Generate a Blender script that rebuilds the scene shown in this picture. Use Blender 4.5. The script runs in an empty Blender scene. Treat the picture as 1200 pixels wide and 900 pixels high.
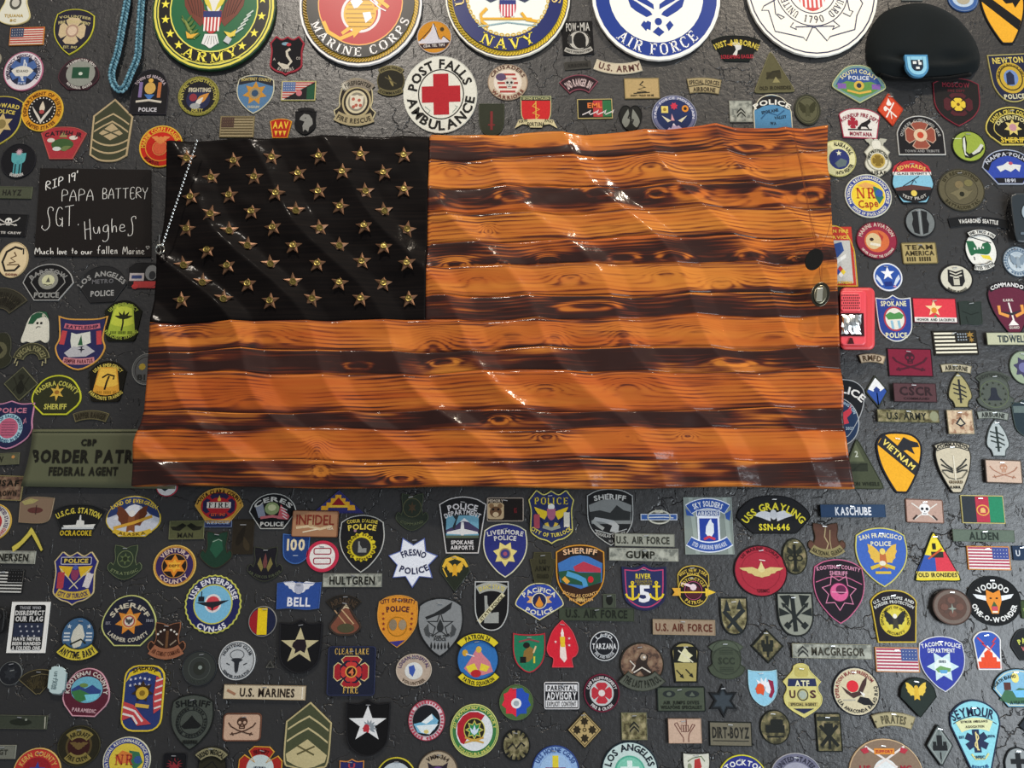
import bpy, math, random
import numpy as np
from math import sin, cos, pi, radians, atan2, hypot, sqrt, exp, tan

sc = bpy.context.scene
col = sc.collection
rnd = random.Random(7)

# ------------------------------------------------------------------ camera
FPX = 1000.0                       # focal length in pixels of the 1200x900 frame
PITCH = radians(12.0)
CAM = (0.0, -2.0, 1.175)
cam_d = bpy.data.cameras.new('camera')
cam_d.sensor_width = 36.0
cam_d.lens = 36.0 * FPX / 1200.0
cam_d.clip_start = 0.05
cam = bpy.data.objects.new('camera', cam_d)
cam.location = CAM
cam.rotation_euler = (pi / 2 + PITCH, 0, 0)
col.objects.link(cam)
sc.camera = cam

# ------------------------------------------------------------------ world, lights, exposure
world = bpy.data.worlds.new('world')
sc.world = world
world.use_nodes = True
world.node_tree.nodes['Background'].inputs[0].default_value = (0.93, 0.95, 1.0, 1)
world.node_tree.nodes['Background'].inputs[1].default_value = 0.23

def area(name, loc, target, sx, sy, power, color):
    d = bpy.data.lights.new(name, 'AREA')
    d.shape = 'RECTANGLE'; d.size = sx; d.size_y = sy
    d.energy = power; d.color = color
    o = bpy.data.objects.new(name, d)
    col.objects.link(o)
    o.location = loc
    v = [target[i] - loc[i] for i in range(3)]
    import mathutils
    o.rotation_euler = mathutils.Vector(v).to_track_quat('-Z', 'Y').to_euler()
    return o
# daylight from the shop windows to the right, warm lamps under the ceiling
area('window_daylight', (2.65, -1.75, 0.85), (0.7, 0.0, 1.05), 2.1, 1.5, 90, (0.86, 0.94, 1.0))
area('ceiling_lamp_right', (1.7, -1.7, 4.7), (0.3, 0.0, 1.4), 0.2, 0.2, 50, (1.0, 0.86, 0.68))
area('ceiling_lamp_left', (-0.9, -2.3, 4.7), (-0.5, 0.0, 1.1), 0.2, 0.2, 80, (1.0, 0.9, 0.78))
sc.view_settings.view_transform = 'Standard'
sc.view_settings.look = 'None'
sc.view_settings.gamma = 1.0
sc.view_settings.use_curve_mapping = False
sc.view_settings.exposure = 0.12

# ------------------------------------------------------------------ photo pixel -> point of a plane parallel to the wall
CP, SP = cos(PITCH), sin(PITCH)
def pt(px, py, y=0.0):
    u = (px - 600.0) / FPX; v = (450.0 - py) / FPX
    d = (u, CP - v * SP, SP + v * CP)
    t = (y - CAM[1]) / d[1]
    return (CAM[0] + t * d[0], y, CAM[2] + t * d[2])
def scales(px, py, y=0.0):
    a = pt(px - 1, py, y); b = pt(px + 1, py, y)
    c = pt(px, py - 1, y); d = pt(px, py + 1, y)
    return (b[0] - a[0]) / 2, (c[2] - d[2]) / 2

# ------------------------------------------------------------------ materials
def lin(c):
    c = c / 255.0
    return c / 12.92 if c <= 0.04045 else ((c + 0.055) / 1.055) ** 2.4
def rgb(h):
    if len(h) == 3:
        v = [int(k * 2, 16) for k in h]
    else:
        v = [int(h[i:i + 2], 16) for i in (0, 2, 4)]
    return tuple(lin(k) for k in v) + (1.0,)
MATS = {}
CAMO = {'mc': ('6c6748', '99906c', '4c4630', '80775a'), 'acu': ('8b8d84', 'a5a79c', '6c6f68', '97998e'),
        'dcu': ('b29b82', 'c8b59a', '8e6c55', 'bfa98c'), 'ocp': ('5b573f', '84785a', '3c3a2b', '6b6547'),
        'brn': ('6a5244', '86705c', '4b3a32', '79604e'), 'gry': ('54574e', '6c6f66', '3b3e38', '5f625a')}
def mat(key):
    """key = 'kind:color' or plain colour (embroidered cloth)"""
    if key in MATS: return MATS[key]
    kind, _, c = key.rpartition(':')
    m = bpy.data.materials.new((kind or 'thread') + '_' + c)
    m.use_nodes = True
    nt = m.node_tree; n = nt.nodes; l = nt.links
    bs = n['Principled BSDF']
    tc = n.new('ShaderNodeTexCoord')
    if c in CAMO:
        a = CAMO[c]
        no = n.new('ShaderNodeTexNoise'); no.inputs['Scale'].default_value = 75; no.inputs['Detail'].default_value = 2
        ra = n.new('ShaderNodeValToRGB'); ra.color_ramp.interpolation = 'CONSTANT'
        l.new(tc.outputs['Object'], no.inputs['Vector']); l.new(no.outputs['Fac'], ra.inputs['Fac'])
        e = ra.color_ramp.elements
        e[0].position = 0; e[0].color = rgb(a[2]); e[1].position = 0.42; e[1].color = rgb(a[0])
        x = e.new(0.52); x.color = rgb(a[3]); x = e.new(0.6); x.color = rgb(a[1])
        colout = ra.outputs['Color']
    else:
        no = n.new('ShaderNodeTexNoise'); no.inputs['Scale'].default_value = 260; no.inputs['Detail'].default_value = 3
        l.new(tc.outputs['Object'], no.inputs['Vector'])
        mx = n.new('ShaderNodeMix'); mx.data_type = 'RGBA'
        b = rgb(c); k = 0.72 if kind in ('', 'cloth') else 0.93
        mx.inputs[6].default_value = tuple(min(1, v * 1.06) for v in b[:3]) + (1,)
        mx.inputs[7].default_value = tuple(v * k for v in b[:3]) + (1,)
        l.new(no.outputs['Fac'], mx.inputs[0]); colout = mx.outputs[2]
    l.new(colout, bs.inputs['Base Color'])
    bs.inputs['Roughness'].default_value = {'': 0.62, 'cloth': 0.75, 'gloss': 0.38, 'metal': 0.3, 'rubber': 0.45, 'felt': 0.95}.get(kind, 0.6)
    if kind == 'gloss': bs.inputs['Specular IOR Level'].default_value = 0.25
    if kind == 'metal': bs.inputs['Metallic'].default_value = 1.0
    if kind in ('', 'cloth', 'felt'):
        wv = n.new('ShaderNodeTexWave'); wv.inputs['Scale'].default_value = 420; wv.bands_direction = 'DIAGONAL'
        wv.inputs['Distortion'].default_value = 1.5
        l.new(tc.outputs['Object'], wv.inputs['Vector'])
        bu = n.new('ShaderNodeBump'); bu.inputs['Strength'].default_value = 0.35; bu.inputs['Distance'].default_value = 0.0006
        l.new(wv.outputs['Fac'], bu.inputs['Height']); l.new(bu.outputs['Normal'], bs.inputs['Normal'])
        bs.inputs['Specular IOR Level'].default_value = 0.16
        if kind == 'felt':
            bs.inputs['Sheen Weight'].default_value = 0.03; bs.inputs['Specular IOR Level'].default_value = 0.1
    MATS[key] = m
    return m

# ------------------------------------------------------------------ mesh building
class MB:
    def __init__(s): s.v = []; s.f = []; s.m = []; s.mats = []; s.smooth = False
    def mi(s, key):
        if key not in s.mats: s.mats.append(key)
        return s.mats.index(key)
    def add(s, vs, fs, key):
        o = len(s.v); s.v += vs; k = s.mi(key)
        for f in fs: s.f.append([i + o for i in f]); s.m.append(k)
    def build(s, name, parent=None, smooth=False):
        me = bpy.data.meshes.new(name)
        me.from_pydata(s.v, [], s.f)
        for k in s.mats: me.materials.append(mat(k) if isinstance(k, str) else k)
        me.polygons.foreach_set('material_index', s.m)
        if smooth or s.smooth: me.polygons.foreach_set('use_smooth', [True] * len(s.f))
        me.update()
        o = bpy.data.objects.new(name, me); col.objects.link(o)
        if parent is not None: o.parent = parent
        return o
def empty(name, loc, roty=0.0):
    o = bpy.data.objects.new(name, None); o.empty_display_size = 0.02
    o.location = loc; o.rotation_euler = (0, roty, 0); col.objects.link(o)
    return o
LABELS = {}
def tag(o, label, cat, group=None):
    n = len(label.split())
    if n < 4 or n > 16: print('LABELLEN', n, label)
    if label in LABELS: print('DUPLABEL', label)
    LABELS[label] = 1
    o['label'] = label; o['category'] = cat
    if group: o['group'] = group
    return o

# ------------------------------------------------------------------ outlines (unit box, y down)
def hermite(pts, n=4):
    """closed outline; a point is (x, y) smooth or (x, y, 1) corner"""
    N = len(pts); out = []
    for i in range(N):
        p0 = pts[i]; p1 = pts[(i + 1) % N]
        a = pts[i - 1]; b = pts[(i + 2) % N]
        c0 = len(p0) > 2; c1 = len(p1) > 2
        out.append((p0[0], p0[1]))
        if c0 and c1: continue
        d = (p1[0] - p0[0], p1[1] - p0[1])
        m0 = d if c0 else ((p1[0] - a[0]) / 2, (p1[1] - a[1]) / 2)
        m1 = d if c1 else ((b[0] - p0[0]) / 2, (b[1] - p0[1]) / 2)
        for k in range(1, n):
            t = k / n; h00 = 2 * t**3 - 3 * t**2 + 1; h10 = t**3 - 2 * t**2 + t; h01 = -2 * t**3 + 3 * t**2; h11 = t**3 - t**2
            out.append((h00 * p0[0] + h10 * m0[0] + h01 * p1[0] + h11 * m1[0], h00 * p0[1] + h10 * m0[1] + h01 * p1[1] + h11 * m1[1]))
    return out
def mirror(half):
    """right half from top centre to bottom centre -> closed outline"""
    r = list(half); l = [(-p[0],) + tuple(p[1:]) for p in reversed(half) if abs(p[0]) > 1e-6]
    return hermite(r + l)
def circ(n=36): return [(0.5 * sin(2 * pi * k / n), -0.5 * cos(2 * pi * k / n)) for k in range(n)]
def rrect(r, w=1.0, h=1.0, n=4):
    out = []
    for cx, cy, a in ((.5 * w - r, -.5 * h + r, -90), (.5 * w - r, .5 * h - r, 0), (-.5 * w + r, .5 * h - r, 90), (-.5 * w + r, -.5 * h + r, 180)):
        for k in range(n + 1):
            t = radians(a + 90 * k / n); out.append((cx + r * cos(t), cy + r * sin(t)))
    return out
def starp(n, inner, rot=0):
    out = []
    for k in range(2 * n):
        r = 0.5 if k % 2 == 0 else 0.5 * inner; a = pi * k / n + radians(rot)
        out.append((r * sin(a), -r * cos(a)))
    return out
def maltese():
    out = []
    for q in range(4):
        for a, r in ((-38, .46), (-20, .5), (0, .47), (20, .5), (38, .46), (41, .33), (45, .2), (49, .33)):
            t = radians(a + 90 * q); out.append((r * sin(t) * 1.05, -r * cos(t) * 1.05))
    return out
C = 1
SH = {
 'circ': circ(), 'circ16': circ(16), 'circ8': circ(8), 'rect': [(-.5, -.5), (.5, -.5), (.5, .5), (-.5, .5)],
 'rr': rrect(.12), 'rrs': rrect(.05), 'rrb': rrect(.25), 'dia': [(0, -.5), (.5, 0), (0, .5), (-.5, 0)],
 'diar': hermite([(0, -.5), (.06, -.46, C), (.46, -.06, C), (.5, 0), (.46, .06, C), (.06, .46, C), (0, .5), (-.06, .46, C), (-.46, .06, C), (-.5, 0), (-.46, -.06, C), (-.06, -.46, C)]),
 'tri': [(0, -.5), (.5, .5), (-.5, .5)], 'trid': [(-.5, -.5), (.5, -.5), (0, .5)],
 'trir': mirror([(0, -.5), (.07, -.42, C), (.48, .4, C), (.46, .5), (0, .5, C)]),
 'star5': starp(5, .4), 'star6': starp(6, .55), 'star7': starp(7, .64, 26), 'star7u': starp(7, .56), 'star8': starp(8, .6), 'rib': starp(16, .88), 'scal': starp(30, .965),
 'star4': starp(4, .3), 'thin6': starp(6, .42), 'sun': starp(14, .45),
 'pol': mirror([(0, -.5), (.28, -.46), (.47, -.37, C), (.5, -.1), (.42, .15), (.2, .38), (0, .5, C)]),
 'polw': mirror([(0, -.5), (.28, -.47), (.5, -.38, C), (.49, .05), (.36, .28), (.16, .42), (0, .5, C)]),
 'arch': mirror([(0, -.5), (.28, -.46), (.5, -.36, C), (.34, .5, C), (0, .5, C)]),
 'archr': mirror([(0, -.5), (.28, -.46), (.5, -.3), (.49, -.1), (.42, .5, C), (0, .5, C)]),
 'house': mirror([(0, -.5), (.3, -.4), (.48, -.12), (.5, .1, C), (.5, .5, C), (0, .5, C)]),
 'fan': mirror([(0, -.5), (.24, -.43), (.42, -.23), (.5, .02, C), (.24, .5, C), (0, .5, C)]),
 'fanw': mirror([(0, -.5), (.28, -.4), (.46, -.12), (.5, .12), (.44, .28, C), (.24, .5, C), (0, .5, C)]),
 'fanp': mirror([(0, -.5), (.24, -.42), (.44, -.12), (.5, .06), (.46, .14, C), (0, .5, C)]),
 'fant': mirror([(0, -.5), (.28, -.43), (.5, -.24, C), (.42, .3), (.36, .48), (.2, .5, C), (0, .5, C)]),
 'trap': mirror([(0, -.5), (.28, -.46), (.5, -.3, C), (.25, .5, C), (0, .5, C)]),
 'trap2': mirror([(0, -.4), (.4, -.48), (.5, -.5, C), (.36, .5, C), (0, .45)]),
 'pool': mirror([(0, -.5), (.3, -.36), (.48, -.1), (.5, .02), (.3, .48), (.24, .5, C), (0, .5, C)]),
 'hsh': mirror([(0, -.5, C), (.16, -.43), (.3, -.5, C), (.34, -.5, C), (.5, -.32, C), (.45, -.12), (.46, .12), (.45, .28), (.28, .4), (.12, .44), (0, .5, C)]),
 'shd': mirror([(0, -.5, C), (.22, -.44), (.5, -.46, C), (.48, -.1), (.5, .12), (.36, .33), (0, .5)]),
 'shp': mirror([(0, -.46), (.3, -.47), (.5, -.5, C), (.5, -.05), (.4, .25), (.18, .44), (0, .5, C)]),
 'shb': mirror([(0, -.5, C), (.2, -.42), (.5, -.44, C), (.48, .05), (.42, .3), (.2, .46), (0, .5)]),
 'shu': mirror([(0, -.5, C), (.5, -.5, C), (.5, -.08), (.46, .2), (.28, .43), (0, .5)]),
 'shx': mirror([(0, -.44), (.3, -.45), (.5, -.5, C), (.44, -.1), (.5, .1), (.36, .34), (0, .5)]),
 'cav': mirror([(0, -.5), (.3, -.47), (.47, -.35), (.5, -.18), (.4, .12), (.16, .46), (.06, .5), (0, .5)]),
 'pick': mirror([(0, -.5), (.28, -.45), (.47, -.33), (.5, -.2, C), (.14, .44), (.06, .5), (0, .5)]),
 'key': mirror([(0, -.5, C), (.33, -.5, C), (.36, -.3, C), (.5, -.28, C), (.3, .5, C), (0, .5, C)]),
 'arrow': mirror([(0, -.5, C), (.2, -.36), (.38, -.16), (.5, .1), (.48, .24), (.34, .34), (.28, .5, C), (0, .5, C)]),
 'arrows': mirror([(0, -.5, C), (.3, -.28), (.46, -.02), (.5, .14), (.42, .26), (.3, .32), (.34, .5, C), (0, .5, C)]),
 'badge': mirror([(0, -.5), (.1, -.49), (.2, -.44), (.24, -.36), (.5, -.16, C), (.42, -.08), (.42, .0), (.5, .12), (.46, .26), (.28, .38), (0, .5, C)]),
 'la': mirror([(0, -.5), (.3, -.46), (.44, -.3), (.34, -.05), (.44, .15), (.5, .32), (.36, .44), (0, .5)]),
 'spec': mirror([(0, -.5), (.26, -.44), (.44, -.26), (.5, -.02, C), (.14, .36), (0, .5, C)]),
 'crest': mirror([(0, -.42), (.14, -.47), (.33, -.5, C), (.34, -.36, C), (.3, -.1), (.34, .06, C), (.42, .0), (.5, .08, C), (.48, .22), (.24, .42), (0, .5)]),
 'crestc': mirror([(0, -.5), (.2, -.46), (.35, -.3), (.4, -.05), (.38, .1), (.5, .2, C), (.42, .36), (.2, .48), (0, .5)]),
 'rank': mirror([(0, -.5, C), (.5, -.2, C), (.48, .38), (.3, .47), (0, .5)]),
 'rank2': mirror([(0, -.5, C), (.25, -.36), (.5, -.22, C), (.47, .4, C), (.24, .48), (0, .5)]),
 'heart': mirror([(0, -.42, C), (.14, -.5), (.36, -.46), (.5, -.2), (.46, .1), (.3, .38), (.1, .5), (0, .5)]),
 'tag': mirror([(0, -.5), (.2, -.5, C), (.38, -.45, C), (.4, -.36, C), (.5, -.34, C), (.5, .32, C), (.4, .36, C), (.36, .45, C), (.2, .5), (0, .5)]),
 'ghost': hermite([(.02, -.5), (.28, -.42), (.42, -.2), (.48, .15), (.5, .42), (.38, .5), (.2, .42), (.04, .46), (-.12, .5), (-.3, .46), (-.44, .5), (-.5, .4), (-.42, .1), (-.34, -.2), (-.2, -.42)]),
 'leaf': mirror([(0, -.5, C), (.3, -.2), (.5, .15), (.3, .42), (0, .5)]),
 'drop': mirror([(0, -.5, C), (.28, -.05), (.5, .25), (.3, .46), (0, .5)]),
 'malt': maltese(), 'flower': hermite([(0.5 * (1 if k % 2 else .68) * sin(pi * k / 7), -0.5 * (1 if k % 2 else .68) * cos(pi * k / 7)) for k in range(14)]),
 'grey': mirror([(0, -.5), (.26, -.43), (.44, -.18), (.5, .02), (.48, .14), (.34, .42), (.28, .5, C), (0, .5, C)]),
 'bell': mirror([(0, -.5), (.16, -.48), (.22, -.3), (.24, 0), (.34, .25), (.5, .42, C), (.5, .5, C), (0, .5, C)]),
 'bottle': hermite([(-.5, .18, C), (-.47, -.2), (-.34, -.44), (-.14, -.48), (.04, -.24), (.16, -.06), (.5, .0, C), (.49, .24, C), (.2, .26), (-.02, .5), (-.14, .44), (-.3, .26)]),
 'wv': hermite([(-.5, -.44, C), (-.2, -.5), (.2, -.46), (.5, -.5, C), (.48, .44, C), (.2, .5), (-.2, .46), (-.48, .5, C)]),
 'heli': hermite([(-.5, -.5, C), (-.2, -.42, C), (-.1, .0, C), (.1, .0, C), (.18, -.2, C), (.42, -.22), (.5, .1), (.3, .5), (-.2, .36), (-.46, .4)]),
 'ida': [(-.5, -.5), (-.3, -.5), (-.28, -.2), (-.1, .0), (.0, .15), (.12, .12), (.5, .1), (.5, .5), (-.5, .5), (-.46, .0)],
 'cut': hermite([(-.5, -.3, C), (-.25, -.5), (.2, -.5), (.5, -.46, C), (.44, .25), (.3, .46), (.0, .5), (-.48, .46, C)]),
}
def shape(name, w, h):
    if name.startswith('arc') and name not in SH:                     # shoulder tab arched up by a half angle
        a = radians(float(name[3:])); R = w / (2 * sin(a)); t = R - (R - h) / cos(a); n = 10
        o = [(R * sin(a * (2 * k / n - 1)), -R * cos(a * (2 * k / n - 1)) + R - h / 2) for k in range(n + 1)]
        i = [((R - t) * sin(a * (1 - 2 * k / n)), -(R - t) * cos(a * (1 - 2 * k / n)) + R - h / 2) for k in range(n + 1)]
        return o + i
    if name.startswith('bow'):                     # the same hanging down
        return [(x, -y) for x, y in reversed(shape('arc' + name[3:], w, h))]
    if name.startswith('rr') :
        r = {'rr': .16, 'rrs': .07, 'rrb': .32}[name] * min(w, h)
        return rrect(r, w, h)
    return [(x * w, y * h) for x, y in SH[name]]
def rotp(pts, a):
    if not a: return pts
    c, s = cos(radians(a)), sin(radians(a))
    return [(x * c - y * s, x * s + y * c) for x, y in pts]
def ccw(pts):
    A = sum(pts[i - 1][0] * pts[i][1] - pts[i][0] * pts[i - 1][1] for i in range(len(pts)))
    return pts if A > 0 else pts[::-1]
def inset(pts, d):
    """miter offset; pts in ccw order of the y-down frame (A>0)"""
    N = len(pts); out = []
    for i in range(N):
        a = pts[i - 1]; b = pts[i]; c = pts[(i + 1) % N]
        e0 = (b[0] - a[0], b[1] - a[1]); e1 = (c[0] - b[0], c[1] - b[1])
        l0 = hypot(*e0) or 1e-9; l1 = hypot(*e1) or 1e-9
        n0 = (-e0[1] / l0, e0[0] / l0); n1 = (-e1[1] / l1, e1[0] / l1)
        m = (n0[0] + n1[0], n0[1] + n1[1]); ml = hypot(*m)
        if ml < 1e-6: m = n0; k = 1
        else:
            m = (m[0] / ml, m[1] / ml); k = 1 / max(0.45, m[0] * n0[0] + m[1] * n0[1])
        out.append((b[0] + m[0] * d * k, b[1] + m[1] * d * k))
    return out

# ------------------------------------------------------------------ glyphs
GL = {}
def glyph(ch, bold):
    k = (ch, bold)
    if k in GL: return GL[k]
    cu = bpy.data.curves.new('g', 'FONT'); cu.body = ch; cu.size = 1.0; cu.resolution_u = 2
    cu.offset = bold; cu.fill_mode = 'FRONT'
    o = bpy.data.objects.new('g', cu); col.objects.link(o)
    dg = bpy.context.evaluated_depsgraph_get()
    me = bpy.data.meshes.new_from_object(o.evaluated_get(dg))
    vs = [(v.co.x, v.co.y) for v in me.vertices]; fs = [list(p.vertices) for p in me.polygons]
    ec = {}
    for f in fs:
        for i in range(len(f)):
            e = (f[i - 1], f[i]); ec[tuple(sorted(e))] = ec.get(tuple(sorted(e)), []) + [e]
    bd = [v[0] for v in ec.values() if len(v) == 1]
    bpy.data.objects.remove(o); bpy.data.curves.remove(cu); bpy.data.meshes.remove(me)
    if vs:
        x0 = min(v[0] for v in vs); x1 = max(v[0] for v in vs)
        g = ([(x - x0, y) for x, y in vs], fs, bd, x1 - x0)
    else: g = ([], [], [], 0.22)
    GL[k] = g
    return g
CAPH = 0.729
# a slab-serif alphabet of thick and thin strokes for the service seals: (x0,y0,x1,y1,width), unit cap height
a_, b_ = .17, .09
SER = {
 'A': (.86, [(.43, 1, .1, 0, b_), (.43, 1, .74, 0, a_), (.22, .35, .66, .35, b_)], [(.1, 0), (.74, 0)]),
 'R': (.84, [(.2, 0, .2, 1, a_), (.2, .96, .52, .96, b_), (.52, .97, .64, .86, a_), (.64, .88, .64, .66, a_), (.64, .68, .52, .54, a_), (.2, .53, .54, .53, b_), (.44, .53, .72, 0, a_)], [(.2, 0), (.74, 0), (.16, 1)]),
 'M': (1.06, [(.16, 0, .16, 1, b_), (.2, 1, .53, .1, a_), (.53, .1, .86, 1, b_), (.88, 0, .88, 1, a_)], [(.16, 0), (.88, 0), (.16, 1), (.88, 1)]),
 'Y': (.86, [(.12, 1, .43, .45, a_), (.74, 1, .45, .45, b_), (.43, .5, .43, 0, a_)], [(.43, 0), (.12, 1), (.74, 1)]),
 'I': (.42, [(.2, 0, .2, 1, a_)], [(.2, 0), (.2, 1)]),
 'N': (.92, [(.16, 0, .16, 1, b_), (.18, 1, .76, .02, a_), (.78, 0, .78, 1, b_)], [(.16, 0), (.14, 1), (.78, 1)]),
 'E': (.78, [(.2, 0, .2, 1, a_), (.2, .96, .68, .96, b_), (.2, .04, .7, .04, b_), (.2, .52, .54, .52, b_), (.68, 1, .68, .78, .06), (.7, 0, .7, .24, .06), (.54, .62, .54, .42, .06)], [(.18, 0), (.18, 1)]),
 'F': (.74, [(.2, 0, .2, 1, a_), (.2, .96, .66, .96, b_), (.2, .5, .52, .5, b_), (.66, 1, .66, .76, .06), (.52, .6, .52, .4, .06)], [(.2, 0), (.18, 1)]),
 'C': (.82, [(.7, .98, .7, .72, .06), (.7, .84, .56, .96, b_), (.58, .97, .36, .97, b_), (.38, .98, .18, .8, .12), (.18, .84, .13, .5, a_), (.13, .5, .18, .16, a_), (.18, .2, .38, .02, .12), (.36, .03, .58, .03, b_), (.56, .04, .72, .2, b_)], []),
 'G': (.88, [(.7, .98, .7, .74, .06), (.7, .84, .56, .96, b_), (.58, .97, .36, .97, b_), (.38, .98, .18, .8, .12), (.18, .84, .13, .5, a_), (.13, .5, .18, .16, a_), (.18, .2, .38, .02, .12), (.36, .03, .58, .03, b_), (.7, .02, .7, .42, .14), (.56, .42, .84, .42, .07)], []),
 'O': (.9, [(.32, .97, .56, .97, b_), (.34, .98, .16, .8, .12), (.16, .84, .12, .5, a_), (.12, .5, .16, .16, a_), (.16, .2, .34, .02, .12), (.32, .03, .56, .03, b_), (.54, .02, .72, .2, .12), (.72, .16, .76, .5, a_), (.76, .5, .72, .84, a_), (.72, .8, .54, .98, .12)], []),
 'D': (.88, [(.2, 0, .2, 1, a_), (.1, .96, .5, .96, b_), (.1, .04, .5, .04, b_), (.5, .98, .7, .78, .12), (.7, .8, .74, .5, a_), (.74, .5, .7, .2, a_), (.7, .22, .5, .02, .12)], []),
 'P': (.78, [(.2, 0, .2, 1, a_), (.1, .96, .5, .96, b_), (.5, .97, .64, .84, a_), (.64, .86, .64, .62, a_), (.64, .64, .5, .48, a_), (.2, .47, .5, .47, b_)], [(.2, 0)]),
 'S': (.7, [(.6, .98, .6, .74, .06), (.6, .82, .46, .96, b_), (.48, .97, .26, .97, b_), (.28, .98, .14, .82, .12), (.14, .84, .2, .6, .14), (.18, .64, .56, .4, a_), (.54, .42, .6, .2, .14), (.6, .22, .46, .03, .12), (.48, .03, .24, .03, b_), (.26, .04, .1, .2, b_), (.1, .02, .1, .28, .06)], []),
 'V': (.86, [(.12, 1, .43, 0, a_), (.74, 1, .45, 0, b_)], [(.12, 1), (.74, 1)]),
 'U': (.88, [(.18, 1, .18, .25, a_), (.18, .28, .32, .04, .13), (.3, .04, .58, .04, b_), (.56, .04, .7, .26, b_), (.7, .24, .7, 1, b_)], [(.18, 1), (.7, 1)]),
 'T': (.8, [(.4, 0, .4, 1, a_), (.08, .96, .72, .96, b_), (.08, 1, .08, .76, .06), (.72, 1, .72, .76, .06)], [(.4, 0)]),
 '1': (.5, [(.26, 0, .26, 1, a_), (.26, .97, .08, .84, b_)], [(.26, 0)]),
 '7': (.7, [(.1, .94, .62, .94, .13), (.6, .94, .28, 0, a_)], []),
 '9': (.72, [(.3, .97, .42, .97, b_), (.32, .98, .14, .8, .14), (.14, .8, .16, .56, .14), (.16, .56, .36, .46, .1), (.36, .46, .56, .6, .1), (.4, .98, .6, .78, .14), (.6, .8, .56, .4, a_), (.56, .42, .24, 0, .13)], []),
 '0': (.72, [(.28, .97, .42, .97, b_), (.3, .98, .14, .8, .12), (.14, .84, .12, .5, .15), (.12, .5, .14, .16, .15), (.14, .2, .3, .02, .12), (.28, .03, .42, .03, b_), (.4, .02, .58, .2, .12), (.58, .16, .6, .5, .15), (.6, .5, .58, .84, .15), (.58, .8, .4, .98, .12)], []),
}
def serif(ch):
    k = ('serif', ch)
    if k in GL: return GL[k]
    w, st, se = SER[ch]; vs = []; fs = []; bd = []
    segs = list(st) + [(x - .16, .035 if y == 0 else .965, x + .16, .035 if y == 0 else .965, .07) for x, y in se]
    for x0, y0, x1, y1, t in segs:
        dx, dy = x1 - x0, y1 - y0; L = hypot(dx, dy); nx, ny = -dy / L * t / 2, dx / L * t / 2
        o = len(vs); vs += [(x0 - nx, y0 - ny), (x1 - nx, y1 - ny), (x1 + nx, y1 + ny), (x0 + nx, y0 + ny)]
        fs.append([o, o + 1, o + 2, o + 3]); bd += [(o, o + 1), (o + 1, o + 2), (o + 2, o + 3), (o + 3, o)]
    vs = [(x, y * CAPH) for x, y in vs]
    GL[k] = (vs, fs, bd, w)
    return GL[k]

# ------------------------------------------------------------------ flat pieces of a patch: tuples collected in a list
NAMES = {'circ': 'disc', 'circ16': 'disc', 'circ8': 'dot', 'rect': 'panel', 'rr': 'panel', 'rrs': 'panel', 'star5': 'star', 'star6': 'star', 'star7': 'star', 'star7u': 'star',
         'star8': 'star', 'star4': 'star', 'thin6': 'star', 'dia': 'diamond', 'tri': 'triangle', 'trid': 'triangle', 'malt': 'cross', 'leaf': 'feather', 'drop': 'flame', 'ida': 'state_shape', 'heli': 'helicopter', 'bell': 'bell'}
def nm(s): return NAMES.get(s, 'scroll' if s[:3] in ('arc', 'bow') and s not in SH else 'shield' if s[:2] in ('sh', 'po', 'hs') else 'emblem')
def S(s, x, y, w, h, c, rot=0, name=None):
    return [('g', [(a + x, b + y) for a, b in rotp(shape(s, w, h), rot)], c, name or nm(s))]
def Gp(pts, c, name='emblem'): return [('g', list(pts), c, name)]
def Gm(pts, c, name='emblem'): return Gp(pts, c, name) + Gp([(-x, y) for x, y in pts], c, name)
def R(s, x, y, w, h, lw, c, rot=0, name='ring'):
    return [('r', [(a + x, b + y) for a, b in rotp(shape(s, w, h), rot)], lw, c, name)]
def L(pts, lw, c, name='line'): return [('l', list(pts), lw, c, name)]
def T(s, x, y, w, h, c, rot=0, font='b'): return [('t', s, x, y, w, h, c, rot, font)]
def A(s, x, y, r, a0, a1, h, c, font='b', ry=None): return [('a', s, x, y, r, ry or r, a0, a1, h, c, font)]
def TA(s, w, h, ang, c, x=0, y=0, k=.62, down=False, sp=.9):
    """text along a tab of shape arc<ang> of size w x h"""
    a = radians(ang); Rr = w / (2 * sin(a)); t = Rr - (Rr - h) / cos(a)
    if down: return A(s, x, y - (Rr - h / 2), Rr - t / 2, 180 + ang * sp, 180 - ang * sp, t * k, c)
    return A(s, x, y + Rr - h / 2, Rr - t / 2, -ang * sp, ang * sp, t * k, c)
def ticks(x, y, r, a0, a1, n, h, c, ry=None, wd=None):
    """stitched marks too small to read"""
    out = []; ry = ry or r
    for k in range(n):
        a = radians(a0 + (a1 - a0) * (k + .5) / n); q = (k * 7) % 3
        if q == 2 and k % 4 == 1: continue
        w = wd or abs(a1 - a0) / n * pi / 180 * r * .62; hh = h * (.75 + .25 * (q == 0))
        out += [('g', [(x + r * sin(a) + dx, y - ry * cos(a) + dy) for dx, dy in rotp([(-w / 2, -hh / 2), (w / 2, -hh / 2), (w / 2, hh / 2), (-w / 2, hh / 2)], math.degrees(a))], c, 'small_lettering')]
    return out
def tickrow(x, y, w, n, h, c):
    out = []
    for k in range(n):
        if k % 6 == 4: continue
        out += [('g', [(x - w / 2 + w * (k + d) / n, y + e * h / 2) for d, e in ((.1, -1), (.7, -1), (.7, 1), (.1, 1))], c, 'small_lettering')]
    return out

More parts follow.
